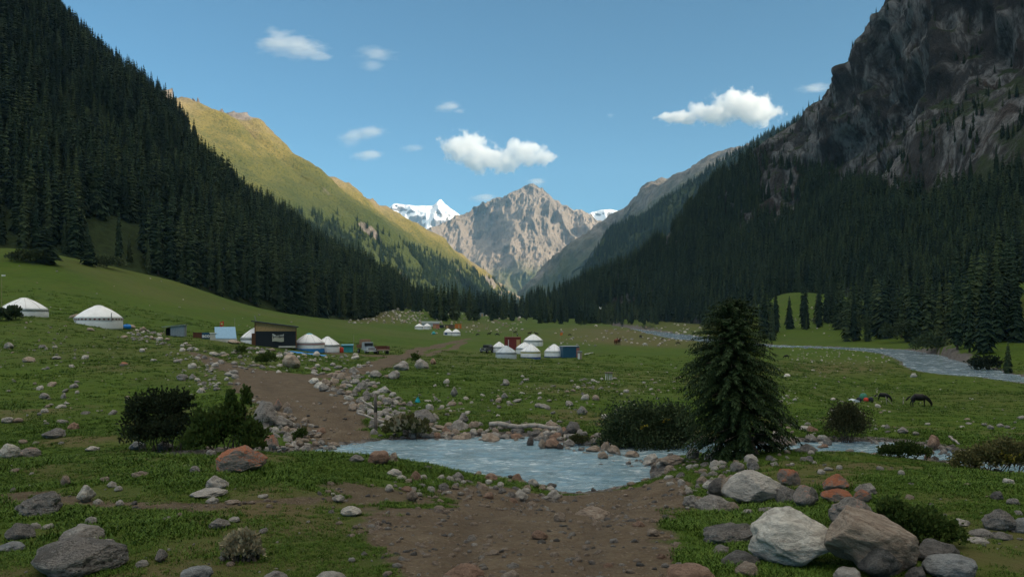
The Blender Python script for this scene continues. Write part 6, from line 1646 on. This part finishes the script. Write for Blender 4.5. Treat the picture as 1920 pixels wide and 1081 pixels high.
# jeep
b = at(905, 661, 100); k = px(b); S = 16 * k / 2.0
t = thing('parked_jeep', 'small dark off-road car parked left of the central yurts', 'car', b, face(b) - 0.55); t.scale = (S, S, S)
m = MB(); m.box((0, 1.9, .85), (1.7, 3.7, .6), taper=.95); m.build('body', C_JEEP, t)
m = MB(); m.box((0, 2.4, 1.5), (1.6, 2.3, .75), taper=.86); m.build('cabin', C_JEEP, t)
m = MB(); m.box((0, 1.26, 1.5), (1.35, .06, .5)); m.build('windscreen', C_GLASS, t)
for sx in (-1, 1):
    m = MB(); m.box((sx * .79, 2.4, 1.52), (.05, 1.7, .45)); m.build('side_window', C_GLASS, t)
    m = MB(); m.tube((sx * .6, .06, .95), (sx * .6, -.02, .95), .12, n=10); m.build('headlight', C_LIGHT, t)
m = MB(); m.box((0, .0, .55), (1.75, .14, .18)); m.build('bumper', C_METAL, t)
for sx in (-1, 1):
    for y in (.75, 3.1): wheel(t, (sx * .78, y, .38), .38, .24)
# containers
def container(name, label, u, v, wpx, hpx, dp, mat, rz=0.0, dmin=100, doorx=None, pipe=None, endm=None, roofm=None):
    b = at(u, v, dmin); k = px(b); w, h = wpx * k, hpx * k; t = thing(name, label, 'cabin', b, face(b) + rz)
    m = MB(); n = 14
    for i in range(n):
        x = -w / 2 + w * (i + .5) / n; m.box((x, dp / 2 + (.03 if i % 2 else 0), h / 2), (w / n, dp, h))
    m.build('wall', mat, t)
    m = MB(); m.box((0, dp / 2, h + .06), (w + .25, dp + .25, .12)); m.build('roof', roofm or mat, t)
    if doorx is not None:
        m = MB(); m.box((doorx * w, -.03, h * .42), (w * .22, .08, h * .8)); d = m.build('door', C_PLY, t); m = MB(); m.box((doorx * w + w * .07, -.09, h * .42), (.06, .05, .2)); m.build('handle', C_METAL, d)
    if pipe is not None:
        m = MB(); m.tube((pipe * w, -.16, 0), (pipe * w, -.16, h * .82), .10, n=8); m.build('downpipe', C_LIGHT, t)
    if endm:
        m = MB(); m.box((w / 2 - w * .08, -.04, h * .46), (w * .2, .08, h * .86)); m.build('end_panel', endm, t)
    return t
container('red_cabin', 'dark red container cabin with a plywood door behind the bluish yurt', 962, 655, 29, 23, 3.0, C_REDBOX, 0.1, doorx=.33, pipe=-.3)
container('blue_container', 'dark blue container at the right end of the central yurts', 1071, 670, 31, 21, 3.2, C_BLUEBOX, 0.25, endm=flat('faded_pink_panel', (0.30, 0.13, 0.11)), roofm=C_TIN)
container('orange_cabin', 'bright orange cabin in the far camp', 859, 615, 12, 8, 3, C_ORANGE, dmin=200, doorx=.1)
container('pink_cabin', 'faded pink and orange cabin behind the far yurts', 818, 615, 12, 8, 3, flat('faded_orange', (0.5, 0.20, 0.13)), dmin=200, doorx=-.2)
container('grey_hut', 'small grey-white hut alone at the forest edge', 901, 593, 12, 7, 4, C_TIN, dmin=300, doorx=.25, roofm=C_LIGHT)
container('brown_hut', 'low brown hut with a pale front left of the orange cabin', 843, 615, 18, 6.5, 3, flat('brown_hut_boards', (0.16, 0.11, 0.08)), dmin=200, doorx=-.25, roofm=C_NAVY)
container('dark_stall', 'dark low stall between the pink cabin and the brown hut', 828, 614, 8, 5, 2.5, C_NAVY, dmin=200, roofm=C_DARK)
b = at(806, 612, 200); k = px(b); t = thing('long_shelter', 'long white roofed shelter behind the two left far yurts', 'shelter', (b.x, b.y + 4, b.z), face(b))
m = MB(); w = 34 * k; m.prism([(-w / 2, 7 * k), (w / 2, 7 * k), (w / 2, 10.5 * k), (-w / 2, 10.5 * k)], 0, 3); m.build('roof', C_LIGHT, t)
m = MB(); m.box((0, 1.6, 3.5 * k), (w * .96, 2.4, 7 * k)); m.build('wall', C_GREY, t)
b = at(813, 626, 200); k = px(b); t = thing('dome_tent', 'small teal dome tent before the far yurts', 'tent', b); r = 4 * k
m = MB(); m.lathe([(r, 0), (r * .95, r * .5), (r * .7, r * 1.0), (r * .3, r * 1.3), (.02, r * 1.36)], 16); m.build('dome', C_TEAL, t, smooth=True); m = MB(); m.box((-r * .62, -r * .62, r * .4), (r * .5, .1, r * .7), .8); m.build('entrance', C_WHITE, t)
# outhouse and stacked boards at the blue container
b = at(1087, 673, 100); k = px(b); t = thing('outhouse', 'small weathered wooden privy right of the blue container', 'outhouse', b, face(b))
m = MB(); m.box((0, .5, 7 * k), (8 * k, 1.0, 14 * k)); m.build('wall', C_WOOD, t); m = MB(); m.box((-.2, -.03, 6 * k), (4 * k, .06, 11 * k)); m.build('door', C_LIGHT, t); m = MB(); m.box((0, .5, 14.5 * k), (10 * k, 1.3, .8 * k)); m.build('roof', C_TIN, t)
def log(name, label, u0, v0, u1, v1, r, mat, dmin=20, lift=.06, cat='log', abs_z=None):
    a, b = at(u0, v0, dmin), at(u1, v1, dmin); a.z += lift; b.z += lift
    if abs_z: a.z, b.z = abs_z
    m = MB(); n = 7; pts = [a.lerp(b, i / n) + Vector((0, 0, r * .5 * math.sin(i * 1.7))) for i in range(n + 1)]
    for i in range(n): m.tube(pts[i] - pts[0], pts[i + 1] - pts[0], r * (1 - .25 * i / n), r * (1 - .25 * (i + 1) / n), 9)
    m.tube(pts[2] - pts[0], pts[2] - pts[0] + Vector((.3 * r, -.4 * r, 2.4 * r)), r * .3, r * .12, 6)
    o = m.build(name, mat, None, pts[0], smooth=True); return tag(o, label, cat)
log('white_plank', 'white plank lying on the grass right of the outhouse', 1096, 665, 1112, 661, .12, C_LIGHT, 100, .15, 'plank')
log('log', 'long bleached log lying along the back bank of the pool', 918, 806, 1048, 812, .10, C_LOG, 24, .22)
log('driftwood_pole', 'thin bleached pole among the stones at the ford, upper one', 676, 758, 706, 776, .045, C_LOG, 24, .25, 'pole')
log('driftwood_pole', 'thin bleached pole sloping down to the pool edge', 672, 788, 766, 820, .05, C_LOG, 22, .3, 'pole')
log('driftwood_pole', 'short bleached stick standing up right of the tall weeds', 796, 806, 816, 788, .04, C_LOG, 24, .2, 'pole')
log('driftwood_pole', 'bleached stick leaning over the rapids on the right', 1780, 834, 1798, 848, .04, C_LOG, 20, .3, 'pole')
log('fallen_log', 'dark fallen log on the grass right of the young spruce', 1440, 845, 1492, 834, .09, C_OLDWOOD, 18, .05)
def post(label, u, v, hpx, wpx, mat, dmin, tilt=0.0):
    b = at(u, v, dmin); k = px(b); r = wpx * k / 2; h = hpx * k
    m = MB(); m.tube((0, 0, -.2), (tilt * h * .5, .02, h * .5), r * 1.1, r, 8); m.tube((tilt * h * .5, .02, h * .5), (tilt * h, -.02, h), r, r * .85, 8); m.tube((tilt * h, -.02, h * .97), (tilt * h + r * .4, -.02, h * 1.03), r * .8, r * .3, 8)
    tag(m.build('wooden_post', mat, None, b, smooth=True), label, 'post')
post('old dark post standing in the stones at the far side of the ford', 704, 806, 68, 6.5, C_OLDWOOD, 20)
post('short grey stake before the orange rock left of the pool', 507, 846, 24, 5, C_OLDWOOD, 18, .1)
post('thin stake in the meadow between the two black horses', 1694, 758, 14, 2, C_LOG, 40)
# crossed sticks at the horse, trestle, rag
b = at(1663, 758, 40); k = px(b); m = MB(); m.tube((0, 0, -.1), (-1.5 * k, .1, 16 * k), .035, n=6); m.tube((11 * k, -.1, -.1), (-.5 * k, 0, 12 * k), .035, n=6); tag(m.build('crossed_sticks', C_LOG, None, b), 'two pale crossed sticks standing beside the black horse on the left', 'sticks')
b = at(1141, 712, 50); k = px(b); t = thing('wooden_trestle', 'small wooden trestle on the meadow in front of the willow bush', 'trestle', b, .2)
m = MB(); m.box((0, 0, 14 * k), (14 * k, .5, .12)); m.build('top', C_OLDWOOD, t)
for x, sx in ((-5, -1), (-2, 1), (3, -1), (6, 1)):
    m = MB(); m.tube((x * k, 0, 14 * k), (x * k + sx * 1.2 * k, .1 * sx, 0), .05, n=6); m.build('leg', C_LIGHT, t)
b = at(783, 754, 24); k = px(b); m = MB(); rg = np.random.default_rng(3)
m.lathe([(5 * k, 0), (4.6 * k, 2 * k), (3.2 * k, 5 * k), (2.0 * k, 8 * k), (.3 * k, 11 * k)], 12, wob=.25); m.v = [(x + rg.normal(0, .5 * k), y + rg.normal(0, .5 * k), max(0, z + rg.normal(0, .5 * k))) for x, y, z in m.v]
tag(m.build('plastic_bag', flat('teal_plastic', (0.02, 0.36, 0.42), .4), None, b, smooth=True), 'crumpled teal plastic bag on the green slope behind the weeds', 'bag')
# heap of bags by the horses
def bag(label, u, v, wpx, hpx, mat, seed, cat='bag', name='pack_bag'):
    rg = np.random.default_rng(seed); b = at(u, v, 40); k = px(b); R = wpx * k / 2; H = hpx * k; t = thing(name, label, cat, b)
    m = MB(); pr = [(R * .75, 0), (R, H * .25), (R * .95, H * .6), (R * .6, H * .9), (R * .12, H)]; m.lathe(pr, 16, wob=.10); m.v = [(x * (1 + rg.normal(0, .05)), y * (1 + rg.normal(0, .05)), z) for x, y, z in m.v]; m.build('sack', mat, t, smooth=True)
    m = MB(); m.lathe([(R * .40, H * .93), (R * .44, H * .96), (R * .40, H * .99)], 14, cap=False); m.build('strap', C_ROPE, t)
bag('large green pack at the back of the heap by the horses', 1619, 750, 15, 14, C_GREEN, 1); bag('round red bag at the front of the heap by the horses', 1624, 752, 9, 8, C_RED, 2)
bag('dark bag at the left of the heap by the horses', 1611, 752, 10, 8, C_NAVY, 3); bag('black bag at the right end of the heap by the horses', 1633, 753, 10, 10, C_NAVY, 4)
b = at(1600, 752, 40); k = px(b); m = MB(); m.prism([(-9 * k, 0), (9 * k, 0), (8 * k, 2.5 * k), (1 * k, 5 * k), (-7 * k, 2 * k)], -.5, .5); tag(m.build('blanket', C_GREY, None, b), 'folded pale blue blanket left of the heap of bags', 'blanket')
# fence posts in the far camp
for i in range(9):
    u = 872 + i * 5.5; b = at(u, 615 - i * .3, 200); k = px(b); m = MB(); m.tube((0, 0, -.2), (0, 0, 6 * k), .09, .07, 6); m.tube((0, 0, 6 * k), (.02, 0, 6 * k + .1), .07, .02, 6)
    tag(m.build('fence_post', C_WOOD, None, b), f'thin corral post right of the far camp, {ordinal(i + 1)} from the left', 'post', 'corral posts at the far camp')

# ------------------------------------------------------------------ horses, a person, a bird
def skin_mesh(name, nodes, edges, mat, sub=2, fat=1.0):
    me = bpy.data.meshes.new(name); me.from_pydata([n[:3] for n in nodes], edges, [])
    o = bpy.data.objects.new(name, me); COL.objects.link(o)
    o.modifiers.new('skin', 'SKIN'); sv = me.skin_vertices[0].data
    for i, n in enumerate(nodes): sv[i].radius = (n[3] * fat, (n[4] if len(n) > 4 else n[3]) * fat); sv[i].use_root = (i == 0)
    s = o.modifiers.new('sub', 'SUBSURF'); s.levels = sub; s.render_levels = sub
    dg = bpy.context.evaluated_depsgraph_get(); dg.update()
    r = bpy.data.meshes.new_from_object(o.evaluated_get(dg)); r.name = name
    bpy.data.objects.remove(o); r.materials.clear(); r.materials.append(mat)
    r.polygons.foreach_set('use_smooth', [True] * len(r.polygons)); return r
H_BLACK = flat('black_coat', (0.010, 0.009, 0.009), .6, .25, .3); H_BAY = flat('bay_coat', (0.085, 0.030, 0.016), .6, .25, .3); H_DARK = flat('dark_brown_coat', (0.024, 0.017, 0.013), .6, .25, .3); H_WHITE = flat('white_coat', (0.62, 0.60, 0.56), .7, .2, .15); H_CHEST = flat('chestnut_coat', (0.15, 0.05, 0.022), .6, .25, .3); H_MANE = flat('black_mane', (0.008, 0.008, 0.008), .8)
def horse_meshes(graze):
    # faces +x, hooves at z 0, withers about 1.5 m
    N = [(-.05, 0, 1.16, .30, .31), (.40, 0, 1.17, .29, .33), (-.50, 0, 1.20, .27, .28), (-.76, 0, 1.17, .20, .24), (.66, 0, 1.20, .20, .28)]
    E = [(0, 1), (0, 2), (2, 3), (1, 4)]
    def add(p, par): N.append(p); E.append((par, len(N) - 1)); return len(N) - 1
    if graze:
        a = add((.98, 0, 1.05, .14, .19), 4); a = add((1.25, 0, .74, .10, .14), a); a = add((1.42, 0, .47, .09, .11), a); a = add((1.46, 0, .36, .085, .11), a); a = add((1.45, 0, .20, .07, .08), a); a = add((1.44, 0, .07, .055, .06), a)
    else:
        a = add((.92, 0, 1.45, .14, .19), 4); a = add((1.10, 0, 1.70, .10, .14), a); a = add((1.22, 0, 1.86, .09, .11), a); a = add((1.36, 0, 1.80, .09, .105), a); a = add((1.52, 0, 1.66, .07, .075), a); a = add((1.60, 0, 1.58, .055, .06), a)
    for sy in (-1, 1):
        s = .07 if sy > 0 else -.04
        b = add((.62 + s, sy * .15, .95, .10, .11), 4); b = add((.60 + s, sy * .16, .62, .06, .065), b); b = add((.62 + s, sy * .16, .50, .055, .06), b); b = add((.60 + s, sy * .16, .22, .036), b); b = add((.62 + s, sy * .16, .10, .045), b); add((.67 + s, sy * .16, .02, .055), b)
        b = add((-.72 - s, sy * .15, .96, .14, .16), 3); b = add((-.62 - s, sy * .16, .76, .09, .10), b); b = add((-.84 - s, sy * .16, .52, .055, .065), b); b = add((-.80 - s, sy * .16, .25, .038), b); b = add((-.80 - s, sy * .16, .11, .046), b); add((-.75 - s, sy * .16, .02, .055), b)
    body = skin_mesh('horse_body', N, E, H_BLACK, 2, 1.42)
    T = [(-.90, 0, 1.30, .05), (-1.02, 0, 1.22, .07), (-1.10, 0, .95, .085), (-1.12, 0, .62, .07), (-1.10, 0, .42, .02)] if not graze else [(-.92, 0, 1.30, .05), (-1.08, 0, 1.24, .07), (-1.28, 0, 1.05, .085), (-1.44, 0, .86, .08), (-1.58, 0, .72, .03)]
    tail = skin_mesh('tail', T, [(i, i + 1) for i in range(4)], H_MANE, 1, 1.4)
    if graze: M_ = [(.70, 0, 1.48, .04), (.98, 0, 1.24, .07), (1.26, 0, .92, .07), (1.46, 0, .62, .06), (1.52, 0, .50, .03)]
    else: M_ = [(.62, 0, 1.50, .04), (.80, 0, 1.64, .07), (.98, 0, 1.84, .07), (1.14, 0, 1.98, .06), (1.24, 0, 1.96, .03)]
    mane = skin_mesh('mane', M_, [(i, i + 1) for i in range(4)], H_MANE, 1)
    return body, tail, mane
HM = {True: horse_meshes(True), False: horse_meshes(False)}
def horse(label, u, v, lpx, coat, rz, graze, group='horses grazing in the valley', parts=True, cat='horse', name='horse', dmin=60, hair=None):
    b = at(u, v, dmin); k = px(b); s = float(np.clip(lpx * k / (2.5 * max(.45, abs(math.cos(rz)))), .6, 1.35))
    t = thing(name, label, cat, b, rz, group); t.scale = (s, s, s)
    for i, (nm, me) in enumerate(zip(('horse_body', 'tail', 'mane'), HM[graze])):
        o = link(nm if nm != 'horse_body' else 'body', me, t); o.material_slots[0].link = 'OBJECT'; o.material_slots[0].material = coat if i == 0 else (hair or H_MANE)
horse('black horse grazing at the right with its head down and tail out', 1723, 762, 38, H_BLACK, -.12, True, dmin=50)
horse('black horse standing turned away beside the crossed sticks', 1656, 752, 19, H_BLACK, -.75, True, dmin=50)
for lab, u, v, l, c, rz, g in (('reddish brown horse, left one of the close pair on the meadow', 1155, 646, 8, H_CHEST, 1.1, False), ('dark bay horse, right one of the close pair on the meadow', 1159, 646, 8, H_BAY, -1.2, False),
    ('white horse grazing right of the brown pair', 1209, 648, 9, H_WHITE, .1, True), ('black horse near the rubble above the white horse', 1201, 633, 5, H_BLACK, 1.0, True), ('black horse close to the river stones', 1243, 637, 6, H_BLACK, 2.6, True),
    ('dark brown horse left beside the young spruce', 1271, 645, 8, H_DARK, .0, True), ('black horse right beyond the orange flag', 1068, 629, 6, H_BLACK, .3, True),
    ('dark horse, leftmost of three in line behind the red cabin', 896, 629, 7, H_BLACK, 3.0, True), ('dark horse, middle of three in line behind the red cabin', 917, 628, 8, H_BLACK, .1, False), ('dark horse, rightmost of three in line behind the red cabin', 932, 629, 8, H_BLACK, .0, True),
    ('dark horse hidden up to its back by the topmost yurt, left one', 993, 627, 8, H_DARK, .2, False), ('dark horse looking out behind the topmost yurt, right one', 1006, 628, 8, H_BLACK, 2.9, False), ('dark horse walking above the red cabin', 966, 625, 7, H_BLACK, 0, False),
    ('tiny dark horse alone on the slope above the far camp', 797, 594, 4, H_BLACK, 0, True)):
    horse(lab, u, v, l, c, rz, g, dmin=100, hair=H_WHITE if c is H_WHITE else None)
horse('black cow with a white patch lying low on the meadow right of the spruce', 1475, 671, 7, H_BLACK, 2.8, True, None, cat='cow', name='cow', dmin=80)
# person behind the red cabin
b = at(970, 631, 120); k = px(b); s = 8.0 * k / 1.7
N = [(0, 0, .95, .14, .11), (0, 0, 1.20, .16, .11), (0, 0, 1.38, .15, .10), (0, 0, 1.48, .055), (0, -.01, 1.58, .085, .095), (0, -.01, 1.68, .08)]; E = [(0, 1), (1, 2), (2, 3), (3, 4), (4, 5)]
for sx in (-1, 1):
    n = len(N); N += [(sx * .10, 0, .86, .10), (sx * .11, 0, .48, .07), (sx * .11, .02, .08, .05), (sx * .11, -.14, .04, .045)]; E += [(0, n), (n, n + 1), (n + 1, n + 2), (n + 2, n + 3)]
    n = len(N); N += [(sx * .20, 0, 1.38, .06), (sx * .27, 0, 1.10, .05), (sx * .26, -.10, .86, .038), (sx * .26, -.14, .76, .035)]; E += [(2, n), (n, n + 1), (n + 1, n + 2), (n + 2, n + 3)]
t = thing('person', 'person in dark clothes with a white front standing behind the red cabin', 'person', b, face(b)); t.scale = (s, s, s)
link('body', skin_mesh('person_body', N, E, C_NAVY), t)
m = MB(); m.box((0, -.125, 1.18), (.2, .03, .34)); m.build('white_apron', C_LIGHT, t)
# white bird over the far meadow
P0 = np.array([(1126 - 960) * 220 / F, 220.0, (HZ - 578) * 220 / F]); t = thing('white_bird', 'white bird in flight before the dark trees right of centre', 'bird', Vector(P0), .5)
link('body', skin_mesh('bird_body', [(-.25, 0, 0, .03), (-.05, 0, 0, .09), (.15, 0, .02, .07), (.28, 0, .06, .045), (.38, 0, .06, .015)], [(0, 1), (1, 2), (2, 3), (3, 4)], C_WHITE, 1), t)
for sy in (-1, 1):
    m = MB(); m.add([(.12, sy * .06, .05), (-.12, sy * .06, .05), (-.10, sy * .35, .32), (.10, sy * .35, .34), (-.02, sy * .62, .60), (.12, sy * .06, .03), (-.12, sy * .06, .03), (-.10, sy * .35, .30), (.10, sy * .35, .32)], [(0, 1, 2, 3), (3, 2, 4), (5, 8, 7, 6), (8, 4, 7)]); m.build('wing', C_WHITE, t)
# ------------------------------------------------------------------ clouds, far beyond the mountains
def cloud(label, lobes, D, dens, amp, nscale, seed, edge=(0.14, 0.50), slant=0.0):
    us = [l[0] for l in lobes]; vs = [l[1] for l in lobes]; cu, cv = sum(us) / len(us), sum(vs) / len(vs)
    k = D / F; C = Vector(W(cu, cv, D))
    mat = bpy.data.materials.new('cloud_vapour'); mat.use_nodes = True; nt = mat.node_tree; nt.nodes.clear()
    def N(t, **kw):
        x = nt.nodes.new(t)
        for a, b in kw.items(): setattr(x, a, b)
        return x
    tc = N('ShaderNodeTexCoord')
    def M(op, a, b):
        x = N('ShaderNodeMath', operation=op)
        for i, q in ((0, a), (1, b)):
            if isinstance(q, (int, float)): x.inputs[i].default_value = q
            else: nt.links.new(q, x.inputs[i])
        return x.outputs[0]
    best = None
    rmax = [0, 0]
    for (u, v, ru, rv) in lobes:
        mp = N('ShaderNodeMapping', vector_type='TEXTURE')
        mp.inputs['Location'].default_value = ((u - cu) * k, 0, (cv - v) * k); mp.inputs['Scale'].default_value = (ru * k, (ru + rv) * 0.5 * k, rv * k)
        nt.links.new(tc.outputs['Object'], mp.inputs['Vector'])
        ln = N('ShaderNodeVectorMath', operation='LENGTH'); nt.links.new(mp.outputs[0], ln.inputs[0])
        d = M('SUBTRACT', 1.0, ln.outputs['Value'])
        best = d if best is None else M('MAXIMUM', best, d)
    mp = N('ShaderNodeMapping'); mp.inputs['Location'].default_value = (seed * 7.1, seed * 3.3, seed)
    if slant: mp.inputs['Rotation'].default_value = (0, slant, 0); mp.inputs['Scale'].default_value = (0.42, 1, 1.5)
    nt.links.new(tc.outputs['Object'], mp.inputs['Vector'])
    n = N('ShaderNodeTexNoise'); n.inputs['Scale'].default_value = nscale / (k * 100); n.inputs['Detail'].default_value = 9; n.inputs['Roughness'].default_value = 0.68
    nt.links.new(mp.outputs[0], n.inputs['Vector'])
    f = M('ADD', best, M('MULTIPLY', M('SUBTRACT', n.outputs['Fac'], 0.5), amp))
    mr = N('ShaderNodeMapRange'); mr.inputs['From Min'].default_value = edge[0]; mr.inputs['From Max'].default_value = edge[1]; mr.inputs['To Max'].default_value = dens; mr.clamp = True
    nt.links.new(f, mr.inputs['Value'])
    v = N('ShaderNodeVolumePrincipled'); v.inputs['Color'].default_value = (0.97, 0.97, 0.97, 1); v.inputs['Anisotropy'].default_value = 0.25
    nt.links.new(mr.outputs[0], v.inputs['Density'])
    o = N('ShaderNodeOutputMaterial'); nt.links.new(v.outputs[0], o.inputs['Volume'])
    x0 = min(l[0] - l[2] * 1.35 for l in lobes) - cu; x1 = max(l[0] + l[2] * 1.35 for l in lobes) - cu
    z0 = cv - max(l[1] + l[3] * 1.35 for l in lobes); z1 = cv - min(l[1] - l[3] * 1.35 for l in lobes); dy = max(l[2] + l[3] for l in lobes) * 0.5 * 1.35
    # a rounded hull round the vapour
    bm = bmesh.new(); bmesh.ops.create_icosphere(bm, subdivisions=3, radius=1.0)
    for q in bm.verts:
        p = q.co; e = 0.62; q.co = Vector([math.copysign(abs(c) ** e, c) for c in p])
        q.co = Vector((((x0 + x1) / 2 + q.co.x * (x1 - x0) / 2) * k, q.co.y * dy * k, ((z0 + z1) / 2 + q.co.z * (z1 - z0) / 2) * k))
    me = bpy.data.meshes.new('cloud'); bm.to_mesh(me); bm.free(); me.materials.append(mat)
    tag(link('cloud', me, None, C), label, 'cloud', 'small white clouds')
D0 = 15000
cloud('largest bright cloud, long and puffy, above the central peak', [(872, 275, 44, 28), (905, 294, 50, 26), (945, 300, 46, 20), (985, 288, 36, 22), (965, 272, 20, 14), (1018, 296, 28, 13)], D0, .008, 3.4, 4.2, 1, (0.10, 0.34))
cloud('large bright cloud at the upper right beside the cliff', [(1385, 200, 62, 26), (1340, 212, 60, 18), (1372, 180, 26, 18), (1425, 212, 40, 22), (1275, 220, 44, 12)], D0, .008, 3.4, 4.2, 2, (0.10, 0.34))
cloud('streaky cloud high at the upper left', [(525, 74, 40, 20), (550, 86, 44, 19), (575, 95, 40, 16), (595, 103, 30, 10), (512, 62, 24, 14)], D0, .0022, 4.2, 2.4, 3, (0.10, 0.60), -0.5)
cloud('thin wispy cloud right of the upper left one', [(700, 98, 42, 12), (700, 122, 24, 10)], D0, .0014, 4.2, 2.6, 4, (0.10, 0.60), -0.5)
cloud('small puff in the upper middle of the sky', [(842, 198, 24, 11), (862, 208, 14, 5)], D0, .0026, 4.2, 2.9, 5, (0.10, 0.60), -0.5)
cloud('torn wisp left of the largest cloud, upper right piece', [(692, 248, 34, 13)], D0, .0022, 4.2, 2.9, 6, (0.10, 0.60), -0.5)
cloud('torn wisp left of the largest cloud, upper left piece', [(660, 258, 24, 18)], D0, .0016, 4.2, 2.9, 7, (0.10, 0.60), -0.5)
cloud('torn wisp left of the largest cloud, lowest piece', [(694, 291, 30, 11)], D0, .003, 4.2, 2.9, 8, (0.10, 0.60), -0.5)
cloud('faint small wisp between the torn wisps and the largest cloud', [(778, 278, 24, 8)], D0, .0016, 4.2, 3.2, 9, (0.10, 0.60), -0.5)
cloud('low cloud at the left shoulder of the central peak', [(910, 371, 26, 10)], D0, .003, 4.2, 3.2, 10, (0.10, 0.60), -0.5)
cloud('small cloud just above the summit of the central peak', [(1008, 341, 20, 9)], D0, .004, 4.2, 3.2, 11, (0.10, 0.60), -0.5)
cloud('thin cloud touching the skyline of the right mountain', [(1530, 166, 32, 9)], D0, .0022, 4.2, 3.2, 12, (0.10, 0.60), -0.5)
cloud('tiny faint cloud scrap right of the sky centre', [(1145, 216, 12, 6)], D0, .0016, 4.2, 3.8, 13, (0.10, 0.60), -0.5)
# ------------------------------------------------------------------ air
def haze():
    m = bpy.data.materials.new('air'); m.use_nodes = True
    nt = m.node_tree; nt.nodes.clear()
    o = nt.nodes.new('ShaderNodeOutputMaterial'); v = nt.nodes.new('ShaderNodeVolumePrincipled')
    v.inputs['Color'].default_value = (0.36, 0.68, 1.0, 1)
    v.inputs['Density'].default_value = 4.2e-5
    v.inputs['Anisotropy'].default_value = 0.2
    nt.links.new(v.outputs[0], o.inputs['Volume'])
    b = MB(); b.box((0, 5300, 1130), (14000, 13800, 2340))
    tag(b.build('haze', m), kind='stuff')
haze()
